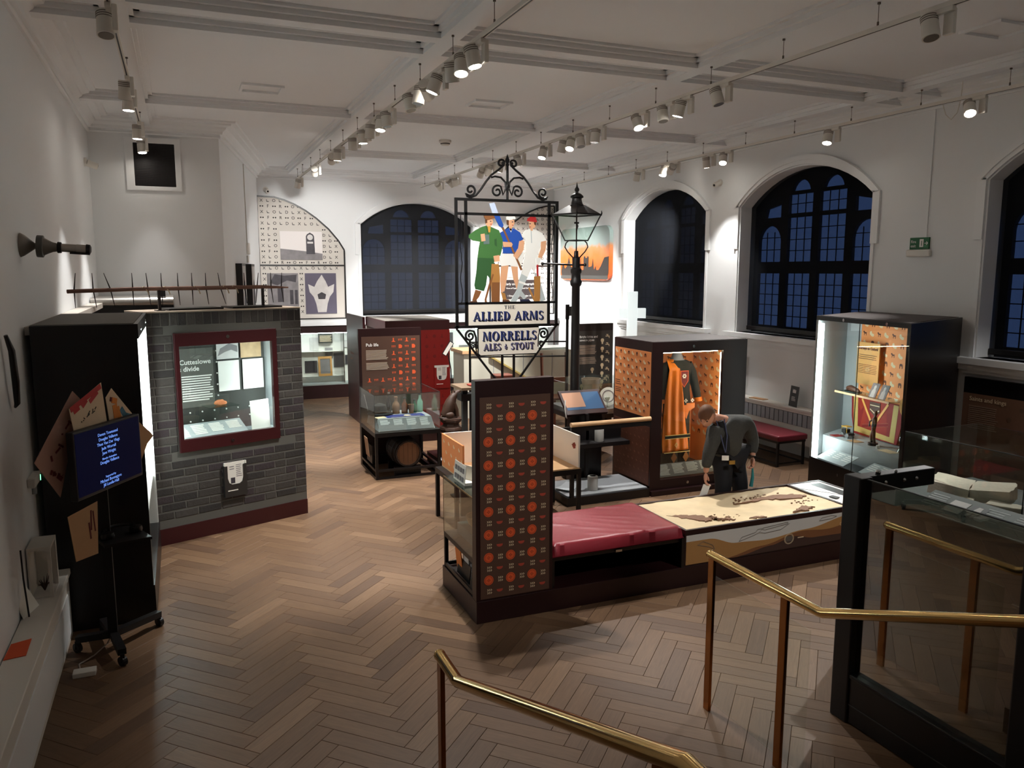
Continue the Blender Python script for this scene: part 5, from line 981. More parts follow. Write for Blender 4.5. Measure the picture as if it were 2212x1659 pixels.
part(MB().box(4.72, 6.9, 13.6, 14.2, 0, 1.2), 'body', mat('cream_counter', (214, 212, 196), .6), t); part(MB().box(4.68, 5.05, 13.56, 14.24, 1.2, 1.26), 'oak_edge', oak, t)
for x in (5.3, 5.9, 6.5): part(MB().box(x-.005, x+.005, 13.593, 13.6, .05, 1.15), 'panel_joint', grey, t)
part(MB().box(5.05, 6.9, 13.7, 14.2, 1.2, 1.24), 'glass_top', mat('pale_green_glass', (206, 220, 210), .2), t)
part(MB().bar((5.2, 13.57, 1.15), (6.1, 13.57, .62), .05, .03), 'diagonal_rail', mat('yellow_oak', (206, 184, 110), .5), t)
woodm = mat('chair_wood', (98, 52, 34), .4, noise=(6, .15))
t = thing('wooden_chair', 'tall-backed brown wooden chair behind the kiosk', 'chair', (6.1, 12.5, 0))
for x, tl in ((5.92, -.03), (6.38, .0)): part(MB().bar((x, 12.72, 0), (x+tl, 12.76, 1.25), .045, .035), 'back_post', woodm, t)
for x in (5.94, 6.36): part(MB().bar((x, 12.32, 0), (x, 12.32, .46), .04, .04), 'leg', woodm, t)
part(MB().box(5.9, 6.4, 12.3, 12.75, .46, .5), 'seat', woodm, t, bevel=.008); part(MB().box(5.95, 6.36, 12.73, 12.76, .72, .8), 'back_rail', woodm, t)
single(MB().box(4.85, 5.18, 12.3, 12.6, 0, .95), 'wooden_post', mat('red_brown_wood', (110, 52, 36), .45, noise=(5, .15)), 'square red-brown wooden post behind the sign uprights', 'post', bevel=.01)
t = thing('reading_desk', 'thin wooden reading desk edge behind the patterned panel', 'desk', (3.0, 8.7, 0))
part(MB().box(2.92, 3.35, 8.5, 8.9, 1.34, 1.37), 'desk_top', mat('grey_oak', (140, 116, 92), .6), t); part(MB().box(2.99, 3.05, 8.66, 8.72, .02, 1.34).box(2.9, 3.3, 8.5, 8.9, 0, .02).box(2.95, 3.3, 8.6, 8.75, 1.2, 1.28), 'stem', nearblk, t)
t = thing('card_on_pole', 'white card in a black frame on a bent pole left of the pub sign', 'sign', (3.52, 10.85, 0))
part(MB().tube([(3.55, 10.8, .14), (3.56, 10.8, 1.0), (3.55, 10.8, 1.3), (3.50, 10.8, 1.56)], .009, 8), 'pole', iron2, t, smooth=True)
CM = F((3.50, 10.78, 1.6), (.55, 0, .83), (-.83, 0, .55)); part(MB(CM).box(-.11, .11, -.035, .035, 0, .012), 'card_frame', black, t); part(MB(CM).box(-.1, .1, -.026, .026, .012, .014), 'card', paper, t)
single(MB().box(3.06, 3.32, 8.6, 8.72, 1.371, 1.385), 'red_booklet', mat('booklet_red', (176, 60, 44), .6), 'red booklet lying on the thin reading desk', 'booklet')
t = thing('lit_cross', 'white glowing cross standing behind the orange case', 'cross', (5.45, 9.25, 0))
crm = mat('cross_white', (226, 236, 236), .5, emit=.55)
CRM = Matrix.Translation((5.52, 9.1, 0)) @ Matrix.Rotation(R(-22), 4, 'Z') @ F((0, 0, 0), (1, 0, 0), (0, 0, 1))
part(MB(CRM).box(-.065, .065, 1.2, 2.43, -.04, .04), 'upright', crm, t, bevel=.004); part(MB(CRM).box(-.175, -.065, 2.08, 2.21, -.04, .04).box(.065, .175, 2.08, 2.21, -.04, .04), 'crossbar', crm, t)
part(MB(CRM).box(-.1, .1, 0, 1.2, -.06, .06), 'stand', darkbr, t)
# sunset glass screen on right wall
t = thing('sunset_picture', 'rounded glossy picture of an Oxford skyline at sunset on the right wall', 'picture', (8.3, 15.7, 2.5))
WF = faceW(XR, 0, 0)
def rr_(a0, a1, b0, b1, r_, n=6): return arc(a1-r_, b0+r_, r_, -90, 0, n)+arc(a1-r_, b1-r_, r_, 0, 90, n)+arc(a0+r_, b1-r_, r_, 90, 180, n)+arc(a0+r_, b0+r_, r_, 180, 270, n)
sun = bpy.data.materials.new('sunset_print'); sun.use_nodes = True; nt = sun.node_tree; b = nt.nodes['Principled BSDF']; b.inputs['Roughness'].default_value = .15
tc = nt.nodes.new('ShaderNodeTexCoord'); sp_ = nt.nodes.new('ShaderNodeSeparateXYZ'); nz_ = nt.nodes.new('ShaderNodeTexNoise'); nz_.inputs['Scale'].default_value = 4; ad = nt.nodes.new('ShaderNodeMath'); ad.operation = 'MULTIPLY_ADD'; ad.inputs[1].default_value = .25
cr = nt.nodes.new('ShaderNodeValToRGB'); nt.links.new(tc.outputs['Generated'], sp_.inputs[0]); nt.links.new(tc.outputs['Object'], nz_.inputs['Vector']); nt.links.new(nz_.outputs['Fac'], ad.inputs[0]); nt.links.new(sp_.outputs['Z'], ad.inputs[2]); nt.links.new(ad.outputs[0], cr.inputs[0]); nt.links.new(cr.outputs[0], b.inputs['Base Color'])
el = cr.color_ramp.elements; el[0].position = .3; el[0].color = (*lin((200, 84, 26)), 1); el[1].position = 1; el[1].color = (*lin((140, 158, 154)), 1)
for p_, c_ in [(.55, (206, 100, 34)), (.72, (186, 120, 76)), (.8, (136, 148, 144))]: q = el.new(p_); q.color = (*lin(c_), 1)
part(MB(WF).prism(rr_(-16.85, -14.55, 2.5, 3.64, .18), 0, .09), 'picture_body', sun, t, bevel=.04)
silm = mat('skyline_silhouette', (34, 28, 26), .3)
part(MB(WF).prism([(-16.75, 2.56), (-14.62, 2.56), (-14.57, 2.66), (-14.57, 3.0), (-14.75, 2.98), (-14.9, 2.8), (-15.0, 2.72), (-15.1, 2.72), (-15.12, 2.8), (-15.2, 2.72), (-15.25, 2.95), (-15.3, 2.8), (-15.45, 2.78), (-15.45, 3.0), (-15.5, 3.02), (-15.52, 2.98), (-15.6, 2.98), (-15.62, 3.02), (-15.68, 3.0), (-15.68, 2.72), (-15.8, 2.72), (-15.82, 3.02), (-15.85, 2.72), (-16.1, 2.72), (-16.3, 2.8), (-16.4, 3.0), (-16.5, 2.8), (-16.6, 2.75), (-16.7, 2.9), (-16.78, 2.7)], .09, .094), 'skyline', silm, t)
part(MB(WF).prism(rr_(-16.8, -14.6, 2.52, 2.60, .03), .09, .096), 'grey_rim', mat('rim_grey', (70, 70, 68), .3), t)
# fire exit sign
t = thing('exit_sign', 'green fire exit sign with arrow above a white emergency light box', 'exit sign', (8.3, 7.1, 2.86))
part(MB(WF).box(-7.24, -6.97, 2.96, 3.10, 0, .02), 'sign_plate', mat('exit_green', (26, 98, 58), .5), t)
part(MB(WF).text('Fire', .048, -7.225, 3.035, .0215).text('exit', .048, -7.225, 2.985, .0215).box(-7.10, -7.045, 2.985, 3.08, .02, .022).bar((-7.03, 3.03, .0215), (-6.985, 3.03, .0215), .008, .002, up=(0, 0, 1)).bar((-7.005, 3.05, .0215), (-6.985, 3.03, .0215), .008, .002, up=(0, 0, 1)).bar((-7.005, 3.01, .0215), (-6.985, 3.03, .0215), .008, .002, up=(0, 0, 1)), 'sign_print', white, t)
part(MB(WF).box(-7.075, -7.065, 3.0, 3.06, .022, .0225), 'running_man', mat('exit_green', (0, 0, 0)), t)
part(MB(WF).box(-7.27, -6.93, 2.87, 2.955, 0, .05), 'light_box', whitem, t, bevel=.015)
part(MB(WF).cyl((-7.02, 3.1, .008), (-7.02, 4.6, .008), .006, n=6), 'conduit', wallm, t)
sm = thing('smoke_detector', 'round white smoke detector on the ceiling beyond the middle beam', 'detector', (4.12, 12.7, 4.7))
part(MB().lathe([(.03, -.085), (.06, -.08), (.075, -.06), (.08, -.04)], (4.12, 12.7, ZC), 20), 'sensor_head', whitem, sm, smooth=True); part(MB().lathe([(.09, -.04), (.1, -.03), (.1, 0)], (4.12, 12.7, ZC), 20), 'base', whitem, sm, smooth=True); part(MB().lathe([(.076, -.062), (.079, -.058), (.079, -.05)], (4.12, 12.7, ZC), 20), 'vent_slot', black, sm)
def loft(secs, n=20, cap=True):            # stacked ellipses (cx, cy, z, rx, ry)
    m = MB(); vs = []
    for cx, cy, z, rx, ry in secs:
        for i in range(n): a = 2*math.pi*i/n; vs.append((cx+rx*math.cos(a), cy+ry*math.sin(a), z))
    k = len(secs); fs = [(i*n+j, i*n+(j+1) % n, (i+1)*n+(j+1) % n, (i+1)*n+j) for i in range(k-1) for j in range(n)]
    if cap: fs += [tuple(range(n-1, -1, -1)), tuple(range((k-1)*n, k*n))]
    return m.add(vs, fs)
# ---------------- central island: patterned panel, glass case, bench, map table ----------------
t = thing('island_platform', 'long dark maroon platform base of the central island', 'platform', (4.05, 5.87, 0))
part(MB().box(1.975, 6.15, 5.44, 6.3, 0, .18), 'plinth', darkbr, t, bevel=.004)
t = thing('patterned_panel', 'tall dark brown panel printed with orange rounds and wheat', 'panel', (2.3, 5.48, .18))
part(MB().box(1.975, 2.62, 5.445, 5.53, .18, 1.895), 'board', darkbr, t, bevel=.003)
P0 = front(0, 5.445, 0); g_ = part(MB(P0).box(2.008, 2.588, .195, 1.768, 0, .006), 'graphic', brownp, t)
ma, mb_, mc, md = MB(P0), MB(P0), MB(P0), MB(P0)
for j in range(17):
    for i in range(6):
        x = 2.075+.0905*i; z = 1.70-.0905*j
        if j % 2 == 0: icon(mb_ if i % 2 == 0 else mc, 'wheat' if i % 2 == 0 else 'pie', x, z, .047, .0075)
        elif i % 2 == 0: icon(ma, 'disc', x, z, .078, .0072); icon(md, 'leaf4', x, z, .07, .0085); md.prism([(x+.033*math.cos(R(20*k)), z+.033*math.sin(R(20*k))) for k in range(18)], .0072, .0076, [[(x+.030*math.cos(R(20*k)), z+.030*math.sin(R(20*k))) for k in range(18)]])
        else: icon(mb_, 'wheat', x, z, .047, .0075)
part(ma, 'orange_rounds', orangp, g_, kind='stuff'); part(mb_, 'wheat_icons', cream, g_, kind='stuff'); part(mc, 'pie_icons', mat('pie_red', (176, 70, 52), .6), g_, kind='stuff'); part(md, 'round_centres', mat('rust_print', (138, 44, 24), .6), g_, kind='stuff')
t = thing('glazed_table', 'black table with tall glass cover at the left end of the island', 'display case', (2.2, 5.9, .18))
part(MB().box(1.985, 2.6, 5.54, 6.28, .45, .49), 'table_top', black, t)
for x in (1.985, 2.57):
    for y in (5.54, 6.25): part(MB().box(x, x+.03, y, y+.03, .18, .45), 'leg', black, t)
part(MB().box(1.985, 2.57, 6.25, 6.27, .19, .22).box(1.985, 2.0, 5.57, 6.25, .19, .22), 'lower_rail', black, t)
for b in [(1.985, 1.991, 5.54, 6.28, .49, .97), (1.991, 2.6, 6.274, 6.28, .49, .97), (2.594, 2.6, 5.54, 6.274, .49, .97)]: part(MB().box(*b), 'glass_side', glass, t)
part(MB().box(1.985, 2.6, 5.54, 6.28, .97, .978), 'glass_lid', glassmat('green_shelf_glass', (200, 220, 214), .1), t)
part(MB().box(1.983, 1.987, 6.276, 6.28, .49, .98).box(1.983, 1.987, 5.54, 5.545, .49, .98).box(1.983, 1.988, 5.54, 6.28, .968, .98), 'glass_edges', mat('brass_edge', (140, 116, 80), .3, .6), t)
part(MB().box(2.08, 2.5, 5.6, 6.2, .49, .58), 'display_block', mat('mid_grey', (0, 0, 0)), t); part(MB().box(2.12, 2.45, 6.21, 6.24, .62, .9), 'back_print', mat('warm_grey', (140, 128, 112), .6), t)
single(MB().lathe([(.05, 0), (.06, .01), (.1, .05), (.12, .1), (.125, .115), (.115, .115), (.09, .05), (.001, .03)], (2.2, 5.95, .581), 22), 'ceramic_bowl', mat('tan_ceramic', (176, 140, 104), .5), 'tan rimmed ceramic bowl inside the island glass case', 'bowl', smooth=True)
t = thing('paper_house', 'white folded card house model on top of the island glass case', 'card model', (2.12, 6.03, .98))
part(MB().box(2.04, 2.2, 5.88, 6.16, .979, 1.0), 'card_base', paper, t); part(MB(F((2.04, 6.16, .98), (0, -1, 0), (.1, 0, 1))).box(0, .28, 0, .16, 0, .003), 'card_wall', paper, t); part(MB(F((2.1, 6.0, .98), (.4, -.9, 0), (0, 0, 1))).box(-.1, .1, 0, .14, 0, .003), 'card_wall', paper, t)
m = MB(F((2.037, 6.16, .98), (0, -1, 0), (.1, 0, 1)))
for i in range(4): m.box(.03+.06*i, .07+.06*i, .02, .06, .003, .005).box(.03+.06*i, .07+.06*i, .09, .13, .003, .005)
part(m, 'printed_windows', photo, t)
t = thing('leaflet_rack', 'black leaflet rack with orange and white leaflets below the island case', 'leaflet holder', (2.02, 5.85, .18))
part(MB(F((2.03, 6.05, .2), (0, -1, 0), (.12, 0, 1))).box(0, .3, 0, .14, 0, .008), 'rack', black, t); part(MB(F((2.045, 6.08, .21), (0, -1, 0), (-.1, 0, 1))).box(0, .14, 0, .23, 0, .008), 'orange_leaflets', mat('orange_leaflet', (222, 122, 48), .6), t); part(MB(F((2.06, 5.95, .21), (0, -1, 0), (-.06, 0, 1))).box(0, .14, 0, .25, 0, .008), 'white_leaflets', photol, t)
t = thing('bench', 'red vinyl cushioned bench on the central island', 'bench', (3.25, 5.87, .18))
part(MB().box(2.62, 3.87, 5.47, 6.28, .40, .44).box(2.62, 2.65, 5.47, 6.28, .18, .40).box(3.84, 3.87, 5.44, 6.28, .18, .44).box(2.65, 3.84, 6.1, 6.28, .18, .40), 'box_frame', nearblk, t)
cu_ = bpy.data.meshes.new('cushion'); bm = bmesh.new(); NX, NY = 60, 36; gv = {}
rc = random.Random(3); wr = [(rc.uniform(0, 1), rc.uniform(0, 1), rc.uniform(.25, .6), rc.uniform(-.9, -.3), rc.uniform(.3, 1)) for _ in range(26)]
def cz(u, v):
    e = min(u, 1-u, 1e9)*1.25; e2 = min(v, 1-v)*.84; d = min(1, min(e, e2)/.05); z = .095*(1-(1-d)**2)**.5 if d < 1 else .095
    for (a, b, l_, an, s_) in wr:
        dx, dy = (u-a)*1.25, (v-b)*.84; p = dx*math.cos(an)+dy*math.sin(an); q = -dx*math.sin(an)+dy*math.cos(an)
        if abs(p) < l_/2: z += .006*s_*math.exp(-(q/.014)**2)*(1-(2*p/l_)**2)*d
    return z
for i in range(NX+1):
    for j in range(NY+1): u, v = i/NX, j/NY; gv[i, j] = bm.verts.new((2.622+1.246*u, 5.445+.83*v, .445+cz(u, v)))
for i in range(NX):
    for j in range(NY): bm.faces.new((gv[i, j], gv[i+1, j], gv[i+1, j+1], gv[i, j+1]))
m = MB(); m.v = [v.co.copy() for v in bm.verts]; bm.verts.index_update(); m.f = [tuple(v.index for v in f.verts) for f in bm.faces]; bm.free()
m.add([(2.622, 5.445, .44), (3.868, 5.445, .44), (3.868, 6.275, .44), (2.622, 6.275, .44)], [(3, 2, 1, 0)])
part(m, 'cushion', redvin, t, smooth=True)
part(MB().box(3.2, 3.26, 5.45, 5.468, .405, .425), 'handle', chrome, t)
# tactile map table
t = thing('map_table', 'long display table topped by a cream relief map', 'table', (5.0, 5.87, .18))
part(MB().box(3.875, 6.15, 5.445, 6.29, .18, .47), 'body', darkbr, t)
part(MB().prism([(3.875, 5.44), (6.15, 5.44), (6.15, 6.295), (3.875, 6.295)], .47, .505, [[(3.90, 5.465), (5.70, 5.465), (5.70, 6.27), (3.90, 6.27)], [(5.73, 5.465), (6.12, 5.465), (6.12, 6.27), (5.73, 6.27)]]), 'rim', darkbr, t)
from mathutils import noise as nz
m = MB(); GX, GY = 90, 40
m.add([(3.9+1.8*i/GX, 5.465+.805*j/GY, .492+.012*(nz.fractal(Vector((3.2*i/GX*1.8, 3.2*j/GY*.8, .3)), 1, 2, 4))) for j in range(GY+1) for i in range(GX+1)], [(j*(GX+1)+i, j*(GX+1)+i+1, (j+1)*(GX+1)+i+1, (j+1)*(GX+1)+i) for j in range(GY) for i in range(GX)])
part(m, 'relief_map', mat('map_cream', (208, 186, 148), .7, noise=(4, .3)), t, smooth=True)
def ragged(pts, seed, amp=.018, sub=6):
    rg_ = random.Random(seed); out = []
    for i in range(len(pts)):
        a, b = pts[i], pts[(i+1) % len(pts)]
        for k in range(sub): f_ = k/sub; out.append((a[0]+(b[0]-a[0])*f_+rg_.uniform(-amp, amp), a[1]+(b[1]-a[1])*f_+rg_.uniform(-amp, amp)))
    return out
mapb = mat('map_brown', (122, 90, 68), .8, noise=(40, .3))
for i, P in enumerate([[(4.75, 5.93), (4.95, 5.96), (5.2, 6.02), (5.5, 6.0), (5.62, 5.9), (5.5, 5.84), (5.25, 5.92), (5.0, 5.93)], [(3.98, 5.86), (4.1, 5.72), (4.2, 5.6), (4.28, 5.63), (4.26, 5.75), (4.12, 5.83)], [(4.3, 5.66), (4.42, 5.6), (4.5, 5.55), (4.4, 5.56)], [(4.62, 5.52), (4.78, 5.5), (4.74, 5.54)], [(5.12, 5.54), (5.3, 5.52), (5.4, 5.58), (5.32, 5.64), (5.22, 5.58)]]): part(MB().prism(ragged(P, i), .488, .503), 'brown_upland', mapb, t)
m = MB(); rg_ = random.Random(9)
for i in range(90): x, y = rg_.choice([(4.3, 5.68), (4.45, 5.62), (5.2, 6.06), (5.0, 6.03), (5.5, 5.75)]); x += rg_.gauss(0, .09); y += rg_.gauss(0, .035); m.prism(ragged([(x, y), (x+.02, y), (x+.01, y+.012)], i, .006, 2), .488, .501)
part(m, 'brown_specks', mapb, t, kind='stuff')
part(MB().box(5.73, 6.12, 5.465, 6.27, .47, .5), 'white_panel', white, t); part(MB().box(5.95, 6.08, 5.6, 6.2, .5, .502), 'black_slot', black, t); part(MB().bar((5.74, 6.1, .502), (6.1, 5.55, .502), .006, .002), 'printed_line', black, t)
single(MB(rz(5.80, 5.72, .506, 12)).box(-.03, .03, -.04, .04, 0, .01), 'grey_block', dgrey, 'small grey block on the white end of the map table', 'block')
P0 = front(0, 5.445, 0); g_ = part(MB(P0).box(3.885, 6.14, .195, .455, 0, .004), 'side_graphic', mat('graphic_pale', (206, 204, 198), .6), t)
def wave(pts, n=10):
    out = []
    for i in range(len(pts)-1):
        for k in range(n): f_ = k/n; s_ = (1-math.cos(math.pi*f_))/2; out.append((pts[i][0]+(pts[i+1][0]-pts[i][0])*f_, pts[i][1]+(pts[i+1][1]-pts[i][1])*s_))
    return out+[pts[-1]]
part(MB(P0).prism([(3.885, .195), (6.14, .195)]+wave([(3.885, .40), (4.12, .40), (4.42, .325), (4.75, .31), (5.2, .35), (5.75, .43), (6.14, .455)])[::-1], .004, .006), 'tan_band', mat('graphic_tan', (172, 128, 76), .6), g_)
part(MB(P0).prism([(4.3, .195), (6.14, .195)]+wave([(4.3, .2), (4.7, .26), (5.15, .34), (5.45, .32), (5.8, .36), (6.14, .345)])[::-1], .006, .008), 'rust_band', mat('graphic_rust', (126, 82, 50), .6), g_)
part(MB(P0).prism([(4.45, .195), (6.14, .195)]+wave([(4.45, .2), (4.8, .25), (5.05, .30), (5.3, .26), (5.6, .255), (6.14, .31)])[::-1], .008, .010), 'brown_band', mat('graphic_brown', (66, 46, 40), .6), g_)
gl_ = mat('drawn_line', (120, 116, 110), .7); m = MB(P0)
def draw(mb, pts, c, w_=.003):
    for a, b in zip(pts[:-1], pts[1:]): mb.bar((*a, c), (*b, c), w_, .001, up=(0, 0, 1))
draw(m, [(4.44, .335), (4.47, .37), (4.62, .395), (4.64, .42), (4.68, .42), (4.72, .405), (4.98, .43), (4.98, .445), (4.7, .425), (4.66, .39), (4.6, .37), (4.44, .335)], .0085); draw(m, [(4.66, .39), (4.72, .375), (4.9, .385), (5.0, .43)], .0085); draw(m, [(5.35, .41), (5.38, .435), (5.5, .445), (5.56, .43), (5.5, .415), (5.35, .41)], .0085)
draw(m, [(4.0, .36), (4.06, .385), (4.16, .34), (4.18, .30), (4.12, .33), (4.0, .36)], .0085); part(m, 'object_drawings', gl_, g_, kind='stuff')
m = MB(P0)
for r_ in (.05, .043): m.prism([(5.0+r_*1.1*math.cos(R(20*k)), .285+r_*math.sin(R(20*k))) for k in range(18)], .010, .011, [[(5.0+(r_-.003)*1.1*math.cos(R(20*k)), .285+(r_-.003)*math.sin(R(20*k))) for k in range(18)]])
for x, z in ((5.62, .35), (5.66, .37), (5.7, .35), (5.64, .33), (5.69, .325)): m.prism([(x+.02*math.cos(R(30*k)), z+.018*math.sin(R(30*k))) for k in range(12)], .010, .0112, [[(x+.017*math.cos(R(30*k)), z+.015*math.sin(R(30*k))) for k in range(12)]])
m.lines(5.1, 5.17, .29, .275, 1, .0112, .6).lines(5.75, 5.9, .36, .345, 1, .0112, .6); part(m, 'white_drawings', cream, g_, kind='stuff')
part(MB(P0).box(4.96, 5.04, .26, .31, .009, .0105), 'drawn_disc', mat('disc_grey', (96, 88, 80), .6), g_)
# ---------------- counter with open print box behind the island ----------------
t = thing('display_counter', 'black framed low counter with grey tray beside the orange case', 'counter', (4.57, 8.28, 0))
part(MB().box(4.0, 5.10, 7.92, 8.66, 0, .10), 'plinth', nearblk, t); part(MB().box(4.02, 5.09, 7.96, 8.64, .10, .112), 'grey_tray', grey, t)
for x, y in ((4.04, 7.92), (4.04, 8.62), (4.6, 8.62)): part(MB().box(x, x+.04, y, y+.04, .1, .93), 'post', black, t)
part(MB().box(4.08, 5.10, 7.92, 7.96, .88, .93), 'top_rail', black, t); part(MB().box(4.08, 5.10, 8.40, 8.66, .55, .60), 'rear_shelf', black, t); part(MB().box(4.08, 5.10, 8.62, 8.66, .60, .78), 'rear_board', black, t)
part(MB().cyl((4.04, 7.94, .955), (5.10, 7.94, .955), .028, n=14), 'handrail', oak, t, smooth=True)
t = thing('lidded_jar', 'grey lidded cylinder jar on the counter tray', 'jar', (4.42, 8.1, .112))
part(MB().lathe([(.06, 0), (.062, .01), (.062, .15), (.06, .155)], (4.42, 8.1, .113), 24), 'body', mat('jar_grey', (176, 176, 172), .4), t, smooth=True); part(MB().lathe([(.062, .155), (.06, .17), (.045, .175), (.045, .165)], (4.42, 8.1, .113), 24), 'rim', mat('jar_grey', (0, 0, 0)), t, smooth=True); part(MB().box(4.39, 4.45, 8.09, 8.11, .28, .295), 'handle', black, t)
single(MB().lathe([(.055, 0), (.057, .01), (.057, .17), (.05, .18), (.02, .185)], (4.72, 8.5, .601), 24), 'grey_tin', mat('jar_grey', (0, 0, 0)), 'grey metal tin on the rear shelf of the counter', 'tin', smooth=True)
t = thing('open_book', 'open pale booklet lying on the counter tray', 'book', (4.2, 8.25, .112))
for s_, sx in ((0, 1), (1, -1)): part(MB(F((4.23, 8.2, .115), (.75*sx, .6*sx, .12), (-.5, .8, 0) if sx > 0 else (.5, -.8, 0))).box(0, .17, 0 if sx > 0 else -.2, .2 if sx > 0 else 0, 0, .006), 'page_block', mat('pale_sheet', (0, 0, 0)), t)
t = thing('print_box', 'open orange-printed box with white inside on a black table', 'box', (3.2, 7.9, 0))
part(MB().box(2.58, 3.93, 7.5, 8.2, .56, .575), 'base_board', oak, t); part(MB().box(2.58, 2.6, 7.5, 8.2, .575, .93), 'left_side', orange, t); part(MB().box(3.91, 3.93, 7.5, 8.2, .575, .93), 'right_side', white, t); part(MB().box(2.6, 3.91, 8.18, 8.2, .575, .93), 'back_side', white, t)
part(MB().box(2.5, 3.95, 7.5, 8.2, .5, .56), 'table_top', black, t)
for x in (2.5, 3.91):
    for y in (7.5, 8.16): part(MB().box(x, x+.04, y, y+.04, 0, .5), 'table_leg', black, t)
part(MB(faceW(3.91, 0, 0)).prism(ragged([(-7.66, .80), (-7.6, .84), (-7.56, .82), (-7.57, .78), (-7.62, .76)], 3, .006), .0, .001), 'printed_stain', mat('rust_print', (0, 0, 0)), t)
m = MB(faceW(2.58, 0, 0))
for i in range(4):
    for j in range(3): icon(m, 'shoe', -8.12+.17*i+.08*(j % 2), .64+.11*j, .045, .001)
part(m, 'icon_pattern', cream, t, kind='stuff')
# ---------------- orange costume case ----------------
t = thing('costume_case', 'maroon display case with orange patterned sides holding a dance costume', 'display case', (5.81, 8.4, 0))
part(MB().box(5.118, 6.5, 7.9, 8.85, 0, .06), 'base_step', darkbr, t); part(MB().box(5.12, 6.5, 7.96, 8.85, .06, .18), 'plinth', darkbr, t); part(MB().box(5.12, 6.5, 7.96, 8.85, 1.735, 1.862), 'header', darkbr, t)
part(MB().box(5.13, 6.49, 7.98, 8.84, 1.862, 1.867), 'top_panel', mat('dark_grey_top', (70, 62, 60), .7), t)
part(MB().box(5.12, 5.27, 7.96, 8.0, .18, 1.735), 'front_stile', darkbr, t); part(MB().box(6.14, 6.5, 7.96, 8.0, .18, 1.735), 'front_stile', darkbr, t); part(MB().box(5.12, 5.15, 8.0, 8.85, .18, 1.735), 'side_panel', darkbr, t); part(MB().box(6.46, 6.5, 8.0, 8.85, .18, 1.735), 'side_panel', darkbr, t); part(MB().box(5.15, 6.46, 8.81, 8.85, .18, 1.735), 'back_panel', orange, t)
part(MB().box(6.3, 6.32, 8.0, 8.81, .18, 1.735), 'inner_lining', orange, t)
part(MB().box(5.27, 6.14, 7.985, 7.99, .18, 1.735), 'glass_pane', glass, t)
part(MB().box(6.15, 6.17, 8.01, 8.03, .3, 1.7), 'led_strip', mat('led_warm', (255, 236, 204), .5, emit=26), t); part(MB().box(5.3, 6.1, 8.02, 8.05, 1.72, 1.735), 'led_strip', mat('led_warm', (0, 0, 0)), t)
m = MB(front(0, 7.96, 0)); lock(m, 5.7, 1.80); part(m, 'lock', chrome, t, smooth=True); m = MB(front(0, 7.96, 0)); lock(m, 5.67, .115); part(m, 'lock', chrome, t, smooth=True)
S0 = faceW(5.12, 0, 0); g_ = part(MB(S0).box(-8.82, -7.985, .95, 1.745, 0, .004), 'orange_graphic', orange, t); g2 = part(MB(S0).box(-8.82, -7.98, .12, .84, 0, .004), 'brown_graphic', mat('brown_pattern', (92, 48, 28), .6), t)
def ocell(Mx, a0, a1, b0, b1, c, d, par, skip=None):
    mw, mk = MB(Mx), MB(Mx); j = 0; z = b1-d*.5
    while z > b0+d*.3:
        x = a0+d*(.5 if j % 2 == 0 else .35); i = 0
        while x < a1-d*.3:
            if not (skip and skip(x, z)):
                if (i+j) % 2 == 0: icon(mw, 'shoe', x, z, d*.6, c)
                else: icon(mk, 'arch' if j % 2 == 0 else 'cow', x, z, d*.5, c)
            x += d; i += 1
        z -= d*.9; j += 1
    part(mw, 'shoe_icons', cream, par, kind='stuff'); part(mk, 'dark_icons', mat('icon_brown', (96, 50, 34), .6), par, kind='stuff')
ocell(S0, -8.82, -7.985, .95, 1.745, .006, .095, g_, lambda x, z: x < -8.62 and 1.15 < z < 1.36)
part(MB(S0).lines(-8.8, -8.66, 1.34, 1.26, 3, .006, .35, .2, 2).lines(-8.8, -8.66, 1.24, 1.17, 3, .006, .35, .2, 3), 'caption_text', mat('icon_brown', (0, 0, 0)), g_)
ocell(front(0, 8.81, 0), 5.16, 6.3, .4, 1.73, .002, .12, t); ocell(faceW(6.3, 0, 0), -8.8, -8.05, .5, 1.73, .002, .12, t)
m = MB(S0); rg_ = random.Random(6)
for i in range(8):
    for j in range(7): icon(m, 'shoe', -8.76+.1*i+.05*(j % 2), .18+.1*j, .03, .005)
part(m, 'faint_icons', mat('faint_icon', (112, 64, 40), .6), g2, kind='stuff')
LM = F((5.30, 8.02, .19), (1, 0, 0), (0, .55, .835)); l_ = part(MB(LM).box(0, .82, 0, .17, 0, .006), 'label_board', slate, t); m = MB(LM)
for k in range(4): m.lines(.02+.205*k, .19+.205*k, .16, .02+.01*k, 9, .007, .5, .25, k+20)
part(m, 'label_text', mat('label_pale', (0, 0, 0)), l_)
# the costume on its mannequin
t = thing('dance_costume', 'black embroidered tunic with orange sash and trousers on a mannequin', 'costume', (5.8, 8.4, .18))
blackc = mat('black_cloth', (26, 27, 26), .8); orc = mat('orange_silk', (232, 124, 26), .45, bump=(40, .1)); manq = mat('mannequin_grey', (132, 136, 150), .6); gold = mat('gold_trim', (232, 200, 130), .4)
part(loft([(5.78, 8.4, 1.55, .13, .09), (5.77, 8.4, 1.6, .085, .075), (5.765, 8.4, 1.66, .058, .058), (5.76, 8.4, 1.73, .058, .058)]), 'neck_and_chest', manq, t, smooth=True)
part(loft([(5.79, 8.4, 1.02, .19, .13), (5.79, 8.4, 1.2, .165, .115), (5.78, 8.4, 1.38, .175, .12), (5.78, 8.4, 1.5, .2, .115), (5.78, 8.4, 1.56, .17, .095), (5.78, 8.4, 1.585, .115, .08)], 24), 'tunic', blackc, t, smooth=True)
